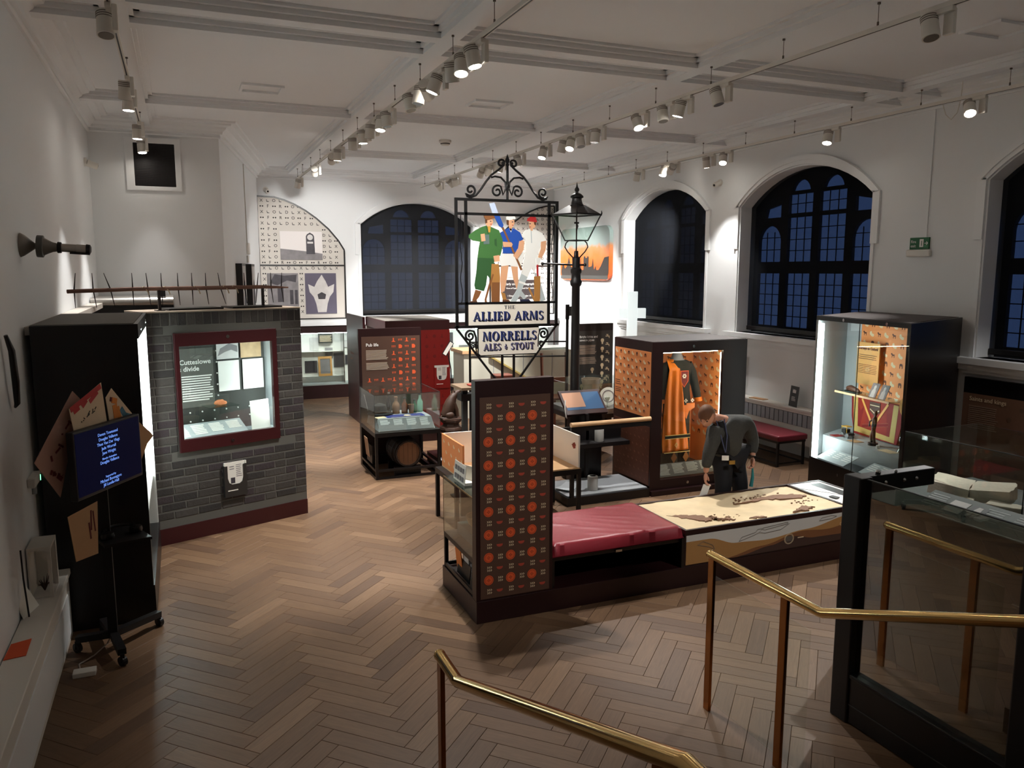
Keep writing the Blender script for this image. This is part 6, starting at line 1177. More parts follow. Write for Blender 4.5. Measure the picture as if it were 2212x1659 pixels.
for sx in (-1, 1):
    part(MB().tube([(5.78+sx*.15, 8.4, 1.53), (5.78+sx*.21, 8.39, 1.42), (5.78+sx*.25, 8.37, 1.25), (5.78+sx*.27, 8.33, 1.08)], [.06, .062, .055, .05], 12), 'sleeve', blackc, t, smooth=True)
    part(MB().tube([(5.78+sx*.268, 8.332, 1.10), (5.78+sx*.273, 8.325, 1.05)], [.054, .056], 12), 'cuff', orc, t, smooth=True)
    part(loft([(5.79+sx*.09, 8.42, .24, .12, .1), (5.79+sx*.09, 8.42, .5, .11, .1), (5.79+sx*.09, 8.42, .8, .1, .1), (5.79+sx*.08, 8.42, 1.05, .1, .11)], 16), 'trouser_leg', blackc, t, smooth=True)
    part(MB(front(5.79+sx*.09, 8.31, 0)).prism([(-.045, .34), (0, .27), (.045, .34), (0, .42)], 0, .006), 'diamond_applique', mat('bronze_applique', (150, 96, 40), .5), t)
part(MB(front(5.79, 8.285, 0)).prism([(-.12, 1.04), (.18, 1.04), (.18, .98), (.1, .94), (.06, .84), (0, .93), (-.1, .96)], 0, .008), 'orange_point', orc, t)
mg = MB(front(5.80, 8.283, 0)).prism([(-.05, 1.45), (.05, 1.45), (.05, 1.33), (0, 1.26), (-.05, 1.33)], 0, .008); e_ = part(mg, 'badge', mat('badge_red', (120, 26, 34), .6), t); part(MB(front(5.80, 8.275, 0)).prism([(-.06, 1.46), (.06, 1.46), (.06, 1.325), (0, 1.245), (-.06, 1.325)], 0, .003, [[(-.05, 1.45), (.05, 1.45), (.05, 1.33), (0, 1.26), (-.05, 1.33)]]), 'badge_border', orangp, e_)
m = MB(front(5.80, 8.274, 0))
for k in range(6): m.prism([(.02*math.cos(R(60*k))+.011*math.cos(R(40*i)), 1.39+.02*math.sin(R(60*k))+.011*math.sin(R(40*i))) for i in range(9)], 0, .0015)
part(m, 'badge_flower', white, e_)
m = MB(front(0, 8.272, 0))
for x in (5.83, 5.93): 
    for k in range(4): m.prism([(x+.016*math.cos(R(90*k))+.011*math.cos(R(60*i)), 1.075+.016*math.sin(R(90*k))+.011*math.sin(R(60*i))) for i in range(6)], 0, .002)
part(m, 'flower_embroidery', white, t)
m = MB(); NU, NV = 28, 40; vs = []
for j in range(NV+1):
    f_ = j/NV; z = 1.60-1.16*f_; w_ = .12+.27*min(1, f_*1.1)**.8; xc = 5.655+.03*f_-.02*math.sin(f_*3); yb = 8.29 if f_ > .1 else 8.29+.1*(1-f_/.1)
    for i in range(NU+1): u = i/NU-.5; vs.append((xc+u*w_, yb-.03*f_-.011*math.sin(u*w_*48+1.5*f_+2.2*u)*(1-.4*f_)-.015, z+.02*u*f_))
m.add(vs, [(j*(NU+1)+i, (j+1)*(NU+1)+i, (j+1)*(NU+1)+i+1, j*(NU+1)+i+1) for j in range(NV) for i in range(NU)]); sash = part(m, 'orange_sash', orc, t, smooth=True); sm_ = sash.modifiers.new('thickness', 'SOLIDIFY'); sm_.thickness = .006
m = MB(); vs = []
for z, dz in ((.66, .035),):
    part(MB().box(5.495, 5.865, 8.205, 8.212, .62, .655), 'black_border', blackc, t); part(MB().box(5.495, 5.865, 8.202, 8.212, .655, .663).box(5.495, 5.865, 8.202, 8.212, .612, .62).box(5.49, 5.875, 8.21, 8.218, .432, .44), 'gold_trim', gold, t)
part(MB(front(5.66, 8.205, .53)).prism([(0, -.035), (.025, 0), (0, .035), (-.025, 0)], 0, .003, [[(0, -.022), (.014, 0), (0, .022), (-.014, 0)]]), 'gold_diamond', gold, t)
# ---------------- right-hand wall: bench, heater, cards, dark panel ----------------
t = thing('bench', 'red cushioned black bench against the right wall heater', 'bench', (7.75, 9.2, 0))
part(MB().box(7.50, 8.02, 8.45, 9.95, .36, .44), 'cushion', mat('dark_red_vinyl', (110, 30, 42), .35), t, bevel=.02); part(MB().box(7.52, 8.0, 8.47, 9.93, .33, .36), 'seat_frame', black, t)
for x in (7.52, 7.97):
    for y in (8.48, 9.89): part(MB().box(x, x+.03, y, y+.03, 0, .33), 'leg', black, t)
part(MB().box(7.55, 7.97, 8.5, 8.51, .03, .05).box(7.52, 7.55, 8.51, 9.9, .03, .05).box(7.97, 8.0, 8.51, 9.9, .03, .05), 'foot_rail', black, t)
t = thing('radiator_cover', 'long white heater cover with grey slatted front along the right wall', 'radiator', (8.25, 9.3, 0))
part(MB().box(8.14, 8.32, 7.95, 10.6, .22, .70), 'casing', whitem, t); part(MB().box(8.12, 8.33, 7.93, 10.62, .70, .73), 'top', whitem, t, bevel=.004); part(MB().box(8.136, 8.14, 8.0, 10.55, .48, .66), 'grille_backing', dgrey, t); part(MB().box(8.2, 8.32, 8.0, 8.1, 0, .22).box(8.2, 8.32, 10.4, 10.5, 0, .22), 'feet', whitem, t)
for i in range(26): part(MB().box(8.126, 8.136, 8.02+.0975*i, 8.10+.0975*i, .485, .655), 'slat', grey, t)
WC = F((8.2, 9.06, .735), (-.15, -1, 0), (.12, 0, 1)); t = thing('information_card', 'black stand-up information card on the heater cover', 'card', (8.22, 8.95, .73))
part(MB(WC).box(0, .2, 0, .3, 0, .006), 'card', mat('card_black', (26, 26, 32), .5), t); part(MB(WC).prism([(.06, .2), (.14, .2), (.14, .25), (.12, .24), (.1, .26), (.08, .24), (.06, .26)], .006, .007).lines(.05, .15, .15, .08, 4, .007, .4, .2, 2), 'card_print', photol, t)
single(MB(F((8.28, 8.42, .735), (0, -1, 0), (.04, 0, 1))).box(0, .12, 0, .5, 0, .012), 'yellow_board', mat('yellow_board', (196, 172, 104), .6), 'narrow pale yellow board leaning on the wall by the tall case', 'board')
single(MB(rz(8.22, 9.75, .731, 10)).box(-.06, .06, -.14, .14, 0, .01), 'folded_paper', tan, 'tan folded paper lying on the far end of the heater cover', 'paper')
t = thing('text_panel', 'narrow dark panel with white specks behind the orange case', 'panel', (8.0, 9.9, 0)); part(MB().box(7.86, 7.92, 9.97, 10.6, 0, 1.55), 'board', nearblk, t); m = MB(faceW(7.86, 0, 0))
for j in range(9): icon(m, 'bulb', -10.2, 1.35-.12*j, .05, .002); icon(m, 'tap', -10.05, 1.3-.12*j, .05, .002)
part(m, 'icon_pattern', photol, t, kind='stuff')
# ---------------- tall right-hand case ----------------
A_, B_ = (7.02, 7.36), (6.80, 5.83); RA = -98.18
RM = Matrix.Translation((A_[0], A_[1], 0)) @ Matrix.Rotation(R(RA), 4, 'Z') @ F((0, 0, 0), (1, 0, 0), (0, 0, 1))
t = thing('display_case', 'tall black angled display case of Oxford arrivals at the right', 'display case', (7.5, 6.8, 0))
foot = [A_, B_, (8.3, 6.43), (8.3, 7.88)]
part(MB().prism(foot, 0, .455), 'plinth', nearblk, t); part(MB().prism(foot, 2.12, 2.17), 'header', nearblk, t); part(MB().prism([(7.06, 7.34), (6.84, 5.88), (8.26, 6.45), (8.26, 7.84)], 2.17, 2.175), 'top_panel', mat('dark_grey_top', (0, 0, 0)), t)
part(MB().prism([B_, (8.3, 6.43), (8.3, 6.48), (6.81, 5.88)], .455, 2.12), 'side_panel', nearblk, t); part(MB().prism([(7.014, 7.32), (7.02, 7.36), (8.3, 7.88), (8.3, 7.83)], .455, 2.12), 'end_lining', mat('case_grey', (158, 162, 164), .6), t)
part(MB(RM).box(-.10, 1.10, .455, 2.12, -.74, -.72), 'back_board', orange, t); part(MB(RM).box(-.40, -.10, .455, 2.12, -.74, -.72), 'back_lining', mat('case_grey', (0, 0, 0)), t); ocell(RM, -.08, 1.08, 1.2, 2.12, -.718, .125, t)
part(MB(RM).box(.012, .77, .455, 2.12, -.004, 0), 'glass_pane', glass, t); part(MB(RM).box(.775, 1.535, .455, 2.12, -.004, 0), 'glass_pane', glass, t); part(MB(RM).box(.770, .776, .455, 2.12, -.006, .001), 'pane_joint', edge, t)
part(MB(RM).box(.035, .075, .46, 2.08, -.06, -.03), 'led_strip', ledm, t)
m = MB(RM); lock(m, .5, 2.145); lock(m, 1.2, 2.145); lock(m, .55, .35); part(m, 'locks', chrome, t, smooth=True)
part(MB().prism([tuple((RM @ Vector((a_, 0, c_)))[:2]) for a_, c_ in ((-.10, -.25), (1.38, -.25), (1.12, -.70), (-.38, -.70))], .455, .69), 'inner_step', mat('case_grey', (0, 0, 0)), t)
for a in (.10, .86):
    LM = RM @ F((a, .457, -.03), (1, 0, 0), (.08, .12, -.16)); l_ = part(MB(LM).box(0, .5, 0, .2, 0, .008), 'label_board', pale, t); m = MB(LM)
    for k in range(3): m.lines(.03+.16*k, .15+.16*k, .185, .07, 4, .009, .4, .2, k)
    part(m, 'label_text', white, l_)
bd = mat('tan_board', (214, 160, 96), .6); tb2 = part(MB(RM).box(-.075, .317, 1.33, 1.84, -.67, -.655), 'text_board', bd, t)
part(MB(RM).text('Journeys to Oxford', .043, -.055, 1.755, -.653, off=.002).lines(-.04, .29, 1.70, 1.63, 3, -.654, .3, .15, 3).lines(-.04, .29, 1.58, 1.46, 6, -.654, .3, .1, 4), 'lettering', mat('icon_brown', (0, 0, 0)), tb2)
part(MB(RM).box(1.12, 1.2, 1.3, 1.8, -.5, -.49), 'side_text_board', grey, t)
part(MB(RM).box(-.08, .87, 1.235, 1.245, -.6, -.38), 'glass_shelf', glassmat('green_shelf_glass', (0, 0, 0)), t); part(MB(RM).box(-.08, .87, 1.222, 1.245, -.378, -.366), 'shelf_edge', oak, t)
t = thing('red_banner', 'red banner with gold borders and crest in the tall right case', 'banner', RM @ Vector((.28, .7, -.66)))
part(MB(RM).prism([(-.12, 1.17), (.74, 1.17), (.76, .95), (.70, .70), (-.04, .70), (-.10, .9)], -.66, -.65), 'cloth', mat('banner_red', (140, 22, 22), .7), t); part(MB(RM).prism([(-.08, 1.16), (0, 1.16), (.02, .80), (.58, .77), (.62, 1.16), (.70, 1.16), (.66, .71), (-.05, .73)], -.65, -.648), 'gold_border', mat('banner_gold', (196, 168, 96), .6), t)
part(MB(RM).bar((.08, 1.15, -.646), (.28, .86, -.646), .03, .003, up=(0, 0, 1)).bar((.53, 1.15, -.646), (.31, .86, -.646), .03, .003, up=(0, 0, 1)), 'gold_chain', mat('chain_gold', (224, 164, 84), .5), t); cr_ = part(MB(RM).prism([(.22, 1.14), (.40, 1.14), (.40, 1.03), (.31, .97), (.22, 1.03)], -.648, -.644), 'crest', mat('crest_dark', (46, 44, 44), .6), t)
part(MB(RM).bar((.23, 1.05, -.643), (.31, 1.01, -.643), .012, .002, up=(0, 0, 1)).bar((.31, 1.01, -.643), (.39, 1.05, -.643), .012, .002, up=(0, 0, 1)).bar((.23, 1.1, -.643), (.39, 1.1, -.643), .01, .002, up=(0, 0, 1)), 'crest_bars', cream, cr_)
t = thing('statuette', 'slender dark standing figure statuette in the tall right case', 'statuette', RM @ Vector((.59, .69, -.42))); brz = mat('bronze_dark', (52, 44, 38), .4, .3)
SM = RM @ Matrix.Translation((.59, .691, -.42))
part(MB(SM).cyl((0, 0, 0), (0, .03, 0), .055, n=16), 'base', brz, t, smooth=True)
part(MB(SM).tube([(-.02, .03, 0), (-.03, .1, .01), (-.005, .17, 0), (0, .24, 0), (.01, .32, 0), (.015, .345, 0), (.02, .375, 0), (.02, .41, 0)], [.014, .016, .022, .028, .026, .01, .02, .012], 10).tube([(.03, .03, 0), (.035, .1, .02), (.005, .17, 0)], [.013, .016, .02], 8).tube([(.02, .31, .01), (.06, .26, .03), (.03, .21, .04)], [.011, .01, .008], 8).tube([(-.01, .31, 0), (-.05, .27, .02), (-.03, .22, .04)], [.011, .01, .008], 8), 'figure', brz, t, smooth=True)
t = thing('toy_carriage', 'small model motor carriage on the step of the tall right case', 'model vehicle', RM @ Vector((.14, .69, -.42))); VM = RM @ Matrix.Translation((.14, .691, -.42))
part(MB(VM).box(-.07, .07, .035, .06, -.035, .035).box(-.07, 0, .06, .1, -.035, .035), 'body', black, t); part(MB(VM).box(-.075, .03, .13, .137, -.04, .04).box(-.07, -.065, .1, .13, .03, .035).box(.02, .025, .06, .13, .03, .035), 'canopy', yel, t)
for a in (-.045, .045):
    for c in (-.04, .04): part(MB(VM).cyl((a, .03, c-.006), (a, .03, c+.006), .03, n=14), 'wheel', chrome, t, smooth=True)
for i, (a, c, w_, m_, lb) in enumerate([(.36, -.36, .16, tan, 'tan printed paper beside the statuette in the tall right case'), (.92, -.36, .2, cream, 'cream printed paper right of the statuette in the tall right case'), (.02, -.36, .12, redp, 'small red paper near the model carriage in the tall right case')]): single(MB(RM @ Matrix.Translation((a, .691, c))).box(-w_/2, w_/2, 0, .004, -.06, .06), 'printed_paper', m_, lb, 'paper')
single(MB(RM).cyl((.76, .691, -.35), (.76, .73, -.35), .018, n=14), 'white_pot', white, 'small white round pot on the tall right case step', 'pot', smooth=True)
for i, a in enumerate((.52, .68)):
    t = thing('portrait_photo', '%s of two small portrait photographs on the glass shelf' % ('left' if i == 0 else 'right'), 'photograph', RM @ Vector((a, 1.246, -.45))); PMX = RM @ F((a, 1.246, -.42), (1, 0, 0), (.1, .9, -.3)); part(MB(PMX).box(-.06, .06, 0, .17, 0, .006), 'print', photo, t); part(MB(PMX).prism([(-.035, 0), (.035, 0), (.03, .08), (.015, .1), (.02, .13), (0, .15), (-.02, .13), (-.015, .1), (-.03, .08)], .006, .007), 'portrait', photol, t)
t = thing('leather_shoe', 'brown leather shoe at the left of the glass shelf', 'shoe', RM @ Vector((.12, 1.246, -.48))); part(MB(RM @ Matrix.Translation((.12, 1.247, -.48))).tube([(-.1, .03, 0), (-.05, .04, 0), (.02, .035, .01), (.09, .025, .01), (.12, .02, .01)], [.03, .038, .034, .026, .012], 12), 'upper', mat('shoe_leather', (96, 58, 42), .5), t, smooth=True); part(MB(RM @ Matrix.Translation((.12, 1.247, -.48))).box(-.125, .12, 0, .008, -.03, .035), 'sole', black, t)
single(MB(RM @ Matrix.Translation((1.02, 1.20, -.52))).cyl((0, 0, 0), (0, 0, .03), .13, n=28), 'round_basket', mat('straw', (206, 146, 66), .7, noise=(30, .2)), 'round straw coloured disc at the right end of the case shelf', 'basket', smooth=True)
t = thing('glass_ornament', 'clear glass ornament standing at the right end of the case step', 'ornament', RM @ Vector((.95, .69, -.5))); part(MB(RM @ Matrix.Translation((.98, .691, -.5)) @ F((0, 0, 0), (1, 0, 0), (0, 0, -1))).lathe([(.07, 0), (.06, .02), (.03, .06), (.05, .14), (.035, .24), (.015, .3)], n=16), 'body', glassmat('clear_glass', (0, 0, 0)), t, smooth=True)
# saints and kings panel on right wall
t = thing('text_panel', 'brown Saints and kings wall panel right of the tall black case', 'panel', (8.3, 5.2, .1)); S8 = faceW(8.27, 0, 0)
part(MB().box(8.27, 8.33, 4.0, 6.32, 1.32, 1.5), 'header', nearblk, t); part(MB().box(8.27, 8.33, 4.0, 6.32, .1, 1.32), 'board', mat('brown_panel', (120, 86, 66), .6), t)
part(MB(S8).text('Saints and kings', .07, -6.24, 1.24, .002), 'title', cream, t); part(MB(S8).lines(-6.24, -5.88, 1.19, .92, 12, .002, .5, .1, 5), 'body_text', mat('text_faint', (150, 124, 104), .6), t); m = MB(S8)
for i in range(12):
    for j in range(9): icon(m, 'disc' if (i+j) % 2 else 'leaf4', -5.75+.13*i, .25+.12*j, .05, .002)
part(m, 'icon_pattern', mat('brown_faint', (106, 78, 60), .6), t, kind='stuff')
# ---------------- the bending man ----------------
def skin_init(pts, edges, rad, sub=2):
    # a mesh gets its skin layer only from the operator-free modifier; fall back to bmesh
    bm = bmesh.new(); lay = bm.verts.layers.skin.verify(); vs = []
    for p, r_ in zip(pts, rad):
        v = bm.verts.new(p); v[lay].radius = (r_, r_) if not isinstance(r_, tuple) else r_; vs.append(v)
    vs[0][lay].use_root = True
    for a, b in edges: bm.edges.new((vs[a], vs[b]))
    me = bpy.data.meshes.new('skin'); bm.to_mesh(me); bm.free(); o = bpy.data.objects.new('skin', me); C.objects.link(o)
    o.modifiers.new('skin', 'SKIN'); s_ = o.modifiers.new('sub', 'SUBSURF'); s_.levels = sub
    m2 = bpy.data.meshes.new_from_object(o.evaluated_get(bpy.context.evaluated_depsgraph_get()))
    mb = MB(); mb.v = [v.co.copy() for v in m2.vertices]; mb.f = [tuple(p.vertices) for p in m2.polygons]
    bpy.data.objects.remove(o); bpy.data.meshes.remove(me); bpy.data.meshes.remove(m2); return mb
skinp = mat('skin', (206, 150, 124), .55, noise=(8, .05)); hairm = mat('sandy_hair', (112, 74, 50), .7, noise=(40, .2)); jack = mat('grey_cardigan', (60, 60, 57), .85, noise=(30, .25), bump=(60, .3)); trou = mat('navy_trousers', (14, 14, 20), .8); shirt = mat('black_shirt', (12, 12, 16), .8)
V = Vector
hip = V((5.22, 6.62, .80)); belly = V((5.13, 6.57, .92)); chest = V((5.09, 6.54, 1.07)); neckb = V((4.99, 6.49, 1.20)); head = V((4.78, 6.42, 1.275))
shR = V((5.42, 6.60, 1.13)); elR = V((5.52, 6.60, .92)); wrR = V((5.455, 6.52, .76)); shL = V((4.90, 6.42, 1.10)); elL = V((4.80, 6.40, .88)); wrL = V((4.765, 6.385, .69))
hpR = V((5.32, 6.66, .76)); knR = V((5.33, 6.53, .44)); anR = V((5.35, 6.68, .09)); toR = V((5.31, 6.52, .04)); hpL = V((5.12, 6.58, .76)); knL = V((5.05, 6.46, .44)); anL = V((5.06, 6.62, .09)); toL = V((5.01, 6.47, .04))
t = thing('person', 'man in dark cardigan bending forward over the map table holding papers', 'person', (5.2, 6.64, 0))
body = skin_init([hip, belly, chest, neckb, neckb.lerp(head, .55), shR, elR, wrR, shL, elL, wrL, hpR, knR, anR, toR, hpL, knL, anL, toL],
  [(0, 1), (1, 2), (2, 3), (3, 4), (2, 5), (5, 6), (6, 7), (2, 8), (8, 9), (9, 10), (0, 11), (11, 12), (12, 13), (13, 14), (0, 15), (15, 16), (16, 17), (17, 18)],
  [.13, .125, .13, .07, .052, .055, .04, .028, .055, .04, .028, .08, .055, .04, .035, .08, .055, .04, .035])
# head with jaw, nose, ears, sockets and mouth, tipped forward
fdir = V((-.62, -.42, -.66)).normalized(); side = fdir.cross(V((0, 0, 1))).normalized(); hup = side.cross(fdir).normalized()
HM_ = Matrix(((side.x, hup.x, -fdir.x, head.x), (side.y, hup.y, -fdir.y, head.y), (side.z, hup.z, -fdir.z, head.z), (0, 0, 0, 1)))   # x = side, y = up, -z = face
hb = MB(); hb.ball((0, 0, 0), 1, 14); hv = []
for v in hb.v:
    x, y, z = v; f_ = max(0, -z); w_ = .078*(1-.22*max(0, -y)*1.0); d = .098
    yy = y*.118; xx = x*w_*(1-.18*max(0, -y-.2)); zz = z*d
    if f_ > 0: zz += -.010*math.exp(-((y+.45)/.25)**2)*math.exp(-(x/.5)**2)              # mouth and chin
    if f_ > .3: zz -= .022*math.exp(-((y+.05)/.16)**2)*math.exp(-(x/.13)**2); zz += .010*(math.exp(-(((abs(x)-.38)/.16)**2)-((y-.12)/.12)**2))   # nose, eye sockets
    if f_ > .3: zz -= .006*math.exp(-((y-.3)/.1)**2)*math.exp(-(x/.6)**2)                      # brow
    hv.append((xx, yy-.005, zz))
body.v += []; k0 = MB(HM_); k0.add(hv, hb.f)
for sx in (-1, 1): k0.ball((sx*.079, .0, .012), .026, 6, (.35, 1.1, .7))
def hand(Mx, curl, spread=1.0):         # palm with four unequal fingers and a thumb; local: x across, y along, z palm side
    h_ = MB(Mx); h_.ball((0, .04, 0), .045, 6, (.85, 1.05, .42))
    for i, (x, L_) in enumerate(((-.029, .062), (-.010, .074), (.010, .070), (.028, .055))):
        p = V((x, .078, 0)); a = 0; path = [p-V((0, .025, 0)), p]
        for s_ in (.42, .32, .26): a += curl; p = p+V((x*.15*spread, math.cos(a), math.sin(a)))*L_*s_; path.append(p)
        h_.tube(path, [.010, .0098, .009, .0082, .0065], 8)
    h_.tube([V((-.028, .015, .004)), V((-.05, .035, .012)), V((-.058, .058, .022)), V((-.05, .078, .03))], [.013, .012, .0105, .008], 8); return h_
def hframe(o, along, palm):
    y = V(along).normalized(); z = V(palm); z = (z-y*z.dot(y)).normalized(); x = y.cross(z); return Matrix(((x.x, y.x, z.x, o.x), (x.y, y.y, z.y, o.y), (x.z, y.z, z.z, o.z), (0, 0, 0, 1)))
h1 = hand(hframe(wrL, (-.08, -.12, -1), (.7, -.6, 0)), .5); h2 = hand(hframe(wrR, (-.05, -.15, -1), (-.8, .2, 0)), .65)
for q in (k0, h1, h2): n0 = len(body.v); body.v += q.v; body.f += [tuple(i+n0 for i in f) for f in q.f]
part(body, 'body', skinp, t, smooth=True)
# hair cap, eyes
m = MB(HM_); hv2 = []; hf = []
idx = {}
for f in hb.f:
    c = sum((hb.v[i] for i in f), V((0, 0, 0)))/len(f)
    if c.y > .35 or (c.z > -.05 and c.y > -.35):
        nf = []
        for i in f:
            if i not in idx: idx[i] = len(hv2); x, y, z = hv[i]; hv2.append((x*1.07, y*1.06+.003, z*1.06))
            nf.append(idx[i])
        hf.append(tuple(nf))
m.add(hv2, hf); part(m, 'hair', hairm, t, smooth=True)
m = MB(HM_)
for sx in (-1, 1): m.ball((sx*.029, .012, -.082), .010, 5)
part(m, 'eyes', mat('eye', (60, 46, 40), .3), t, smooth=True); part(MB(HM_).box(-.024, .024, -.062, -.056, -.103, -.098), 'mouth', mat('lip', (150, 84, 76), .6), t)
# clothes
cl = skin_init([hip+V((-.02, -.01, .03)), belly, chest, chest.lerp(neckb, .85), shR, elR, wrR+V((.005, .01, .035)), shL, elL, wrL+V((0, 0, .05))], [(0, 1), (1, 2), (2, 3), (2, 4), (4, 5), (5, 6), (2, 7), (7, 8), (8, 9)], [.175, .175, .185, .105, .095, .066, .05, .09, .066, .048])
part(cl, 'cardigan', jack, t, smooth=True)
tr_ = skin_init([hip+V((-.02, -.01, .05)), hpR, knR, anR+V((0, 0, .02)), hpL, knL, anL+V((0, 0, .02))], [(0, 1), (1, 2), (2, 3), (0, 4), (4, 5), (5, 6)], [.16, .115, .085, .07, .115, .085, .07])
part(tr_, 'trousers', trou, t, smooth=True)
for a, b in ((anR, toR), (anL, toL)): part(MB().tube([a+V((.0, .04, -.05)), a+V((0, 0, -.04)), b.lerp(a, .4)+V((0, 0, -.005)), b, b+(b-a).normalized()*.05], [.035, .042, .045, .038, .015], 10), 'shoe', black, t, smooth=True)
part(MB().tube([neckb+V((-.06, -.09, .01)), chest+V((-.12, -.15, -.02)), belly+V((-.14, -.16, -.03))], [.03, .06, .07], 10), 'black_shirt', shirt, t, smooth=True)
part(MB().tube([neckb+V((-.02, -.10, .03)), chest+V((-.13, -.22, .0)), belly+V((-.17, -.235, -.02))], .006, 6).tube([neckb+V((-.09, -.05, .04)), chest+V((-.19, -.2, .0)), belly+V((-.175, -.236, -.02))], .006, 6), 'lanyard', mat('lanyard_blue', (70, 78, 110), .7), t, smooth=True)
part(MB(F(belly+V((-.175, -.24, -.075)), (.9, -.4, 0), (0, 0, 1))).box(-.035, .035, -.025, .025, 0, .004), 'badge', white, t)
part(MB(F(belly+V((-.06, -.20, -.14)), (.95, -.3, 0), (0, 0, 1))).box(-.03, .03, -.02, .02, 0, .01), 'belt_buckle', mat('buckle_gold', (196, 156, 84), .3, .8), t)
part(MB().tube([wrR+V((.03, 0, .02)), wrR+V((0, -.032, .02)), wrR+V((-.03, 0, .02)), wrR+V((0, .032, .02))], .007, 6, True), 'wrist_watch', black, t)
single(MB(F(wrL+V((-.02, -.03, -.10)), (-.35, .05, -1), (.8, -.6, 0))).box(0, .15, -.02, .05, 0, .004), 'folded_papers', paper, 'white folded papers held low in the bending man\'s hand', 'paper')
single(MB().tube([wrR+V((-.02, -.03, -.1)), wrR+V((-.015, -.03, -.2)), wrR+V((-.03, -.03, -.3))], [.008, .016, .02], 8), 'teal_cloth', mat('teal_cloth', (60, 150, 150), .7), 'thin teal cloth hanging from the bending man\'s other hand', 'cloth', smooth=True)
# ---------------- brass stair rails ----------------
tn_ = math.tan(R(20.93))
def stair_rail(x, y0, y1, posts, label, glass_y=None):
    t = thing('stair_rail', label, 'handrail', (x, y0, 0)); r_ = .026
    part(MB().tube([(x, y0, 1.0), (x, y0-.02, 1.0), (x, y1+.01, 1.0), (x, y1-.012, 1.004), (x, 1.37, 1.0+(y1-1.37)*tn_), (x, 1.35, 1.0+(y1-1.35)*tn_), (x, .3, 1.0+(y1-1.35)*tn_)], r_, 16), 'handrail', brass, t, smooth=True)
    part(MB().ball((x, y0, 1.0), r_*1.05, 8), 'end_cap', brass, t, smooth=True)
    for y in posts:
        zt = 1.0 if y > y1 else 1.0+(y1-y)*tn_; zb = 0 if y > 2.9 else .155*(int((2.9-y)/.395)+1)
        part(MB().box(x-.011, x+.011, y-.026, y+.026, zb, zt-.01), 'post', brassd, t, bevel=.003)
    if glass_y:
        for a, b in glass_y: part(MB().prism([(a, .07), (b, .07), (b, .9), (a, .9)], -.006, .006) if False else MB(F((x, 0, 0), (0, 1, 0), (0, 0, 1))).prism([(a, .07), (b, .07), (b, .88), (a, .88)], -.005, .005), 'glass_panel', glassmat('rail_glass', (250, 252, 250), .035), t)
    return t
stair_rail(2.885, 3.79, 2.885, [3.77, 3.14, 1.45], 'brass stair rail with glass panel in front of the map table', [(3.17, 3.73), (2.95, 3.11)])
stair_rail(.985, 3.2, 2.95, [3.185, 1.45], 'brass stair rail in the centre foreground')
# ---------------- glazed platform lift and stone book desk at the right ----------------
t = thing('glazed_enclosure', 'black framed waist-high glass enclosure in the right foreground', 'enclosure', (3.6, 2.9, 0))
part(MB().box(3.56, 3.66, 3.32, 3.45, 0, 1.515), 'corner_post', black, t, bevel=.01); part(MB().box(3.56, 3.66, 2.22, 2.35, 0, 1.515), 'corner_post', black, t, bevel=.01)
part(MB().box(3.575, 3.645, 2.35, 3.32, .01, .29), 'kick_panel', nearblk, t); part(MB().box(3.565, 3.655, 2.35, 3.32, .29, .315), 'bottom_rail', black, t, bevel=.006); part(MB().box(3.57, 3.575, 2.35, 3.32, .12, .125), 'panel_groove', dgrey, t)
part(MB().box(3.608, 3.614, 2.35, 3.32, .315, 1.505), 'glass_pane', glassmat('dark_lift_glass', (190, 194, 186), .30), t)
part(MB().box(3.606, 3.616, 2.35, 3.32, 1.503, 1.509), 'glass_edge', edge, t)
part(MB().box(3.66, 4.22, 3.37, 3.45, 1.40, 1.505), 'top_rail', black, t, bevel=.006)
m = MB()
for x in (3.8, 3.95, 4.05): m.ball((x, 3.36, 1.46), .012, 6)
m.ball((3.78, 3.4, 1.515), .016, 6).ball((3.9, 3.38, 1.512), .01, 6); part(m, 'screws', chrome, t, smooth=True)
t = thing('book_desk', 'black display desk with label board and glass cover behind the enclosure', 'display case', (4.85, 3.3, 0))
part(MB().box(4.45, 5.6, 2.6, 4.15, 0, 1.08), 'body', nearblk, t); part(MB().cyl((4.42, 2.62, 1.115), (4.42, 3.76, 1.115), .035, n=16), 'front_tube', black, t, smooth=True); part(MB().box(4.42, 5.6, 2.6, 4.15, 1.08, 1.115), 'desk_top', black, t)
LM = F((4.46, 3.74, 1.12), (.0, -1, 0), (.28, 0, .10)); l_ = part(MB(LM).box(0, .95, .0, .26, 0, .012), 'label_board', mat('label_green_grey', (66, 72, 68), .6), t)
m = MB(LM)
for k, a in enumerate((.02, .42, .62)): m.lines(a, a+.15, .23, .08, 6, .013, .35, .2, k)
part(m, 'label_text', mat('label_pale', (0, 0, 0)), l_); part(MB(LM).box(.19, .31, .07, .21, .012, .014), 'photograph', photol, l_); part(MB(LM).box(.33, .44, .07, .21, .012, .014), 'photograph', photod, l_); part(MB(LM).prism([(.345, .08), (.37, .08), (.38, .16), (.39, .08), (.42, .08), (.4, .2), (.37, .2)], .014, .015), 'photo_figure', photol, l_)
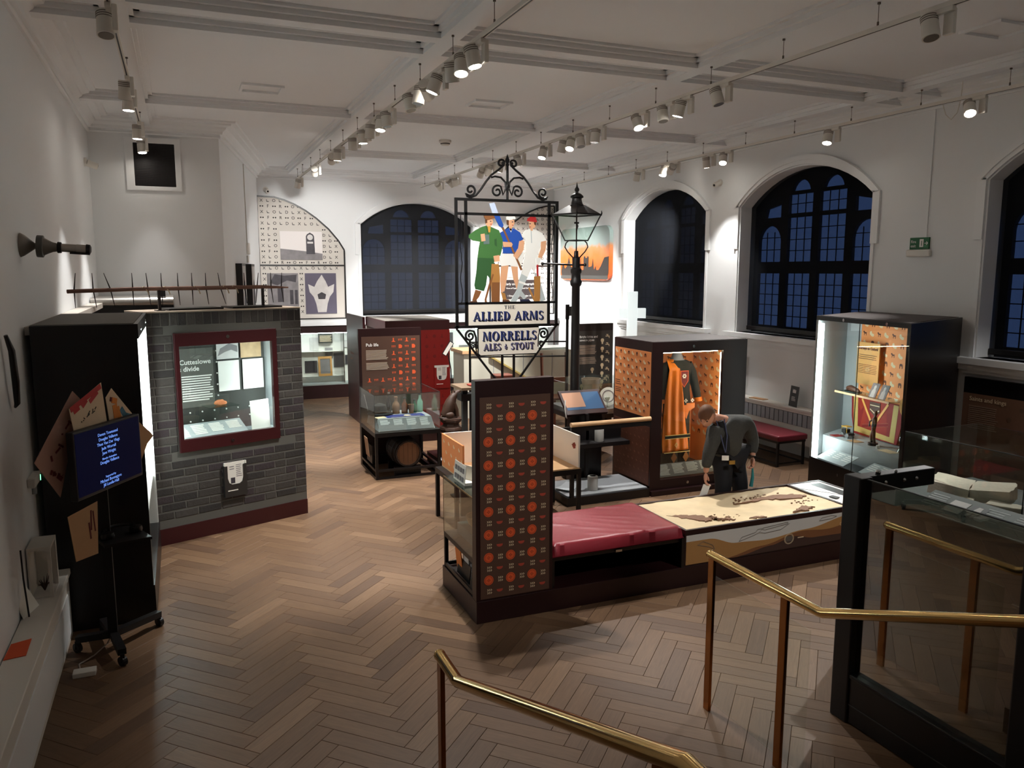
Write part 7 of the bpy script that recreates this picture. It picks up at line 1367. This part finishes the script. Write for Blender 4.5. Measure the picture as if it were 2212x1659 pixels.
for b in [(4.8, 5.55, 4.1, 4.106, 1.115, 1.55), (4.8, 4.806, 2.65, 4.1, 1.115, 1.55), (5.544, 5.55, 2.65, 4.1, 1.115, 1.55)]: part(MB().box(*b), 'glass_side', glass, t)
part(MB().box(4.798, 4.803, 3.2, 3.205, 1.115, 1.55).box(4.798, 4.803, 2.65, 4.1, 1.547, 1.552), 'glass_edges', edge, t)
t = thing('stone_book', 'broken pale carved stone slab in two slabs like an open book', 'stone book', (5.1, 3.75, 1.115)); stn = mat('pale_stone', (206, 196, 178), .9, noise=(9, .12), bump=(25, .5))
BKM = Matrix.Translation((4.98, 3.68, 1.15)) @ Matrix.Rotation(R(-62), 4, 'Z')
for sx, nm in ((-1, 'left_slab'), (1, 'right_slab')):
    P = ragged([(.0, -.15), (.24, -.15), (.255, 0), (.24, .15), (.0, .15)], 5+sx, .008, 4); mm = MB(BKM @ Matrix.Translation((sx*.005, 0, .03)) @ Matrix.Rotation(R(-6*sx), 4, 'Y')); Q = [(sx*x, y) for x, y in P]; Q = Q if sx > 0 else Q[::-1]
    part(mm.prism(Q, -.03, .055), nm, stn, t)
part(MB(BKM).box(-.07, .05, -.24, -.165, -.03, .04), 'stone_fragment', stn, t, bevel=.01); part(MB(BKM).box(-.22, .22, -.14, .14, -.034, -.012), 'mount', black, t)
single(MB(BKM @ Matrix.Translation((.22, -.24, -.034))).prism(ragged([(-.1, -.06), (.1, -.05), (.12, .05), (-.08, .07)], 8, .012, 4), 0, .08), 'stone_fragment', stn, 'rounded pale stone fragment beside the open book slab', 'stone', bevel=.012)
# visitors' brass door handle and bottle beyond the enclosure
t = thing('glass_door', 'frameless glass door with steel bar handles beyond the enclosure', 'door', (4.35, 2.9, 0))
part(MB().box(4.3, 4.31, 2.45, 3.3, .02, 1.02), 'glass_leaf', glass, t); part(MB().cyl((4.27, 2.62, .82), (4.27, 2.85, .82), .014, n=10).cyl((4.34, 2.62, .80), (4.34, 2.85, .80), .014, n=10).box(4.25, 4.36, 2.6, 2.64, .2, .86), 'handle', chrome, t)
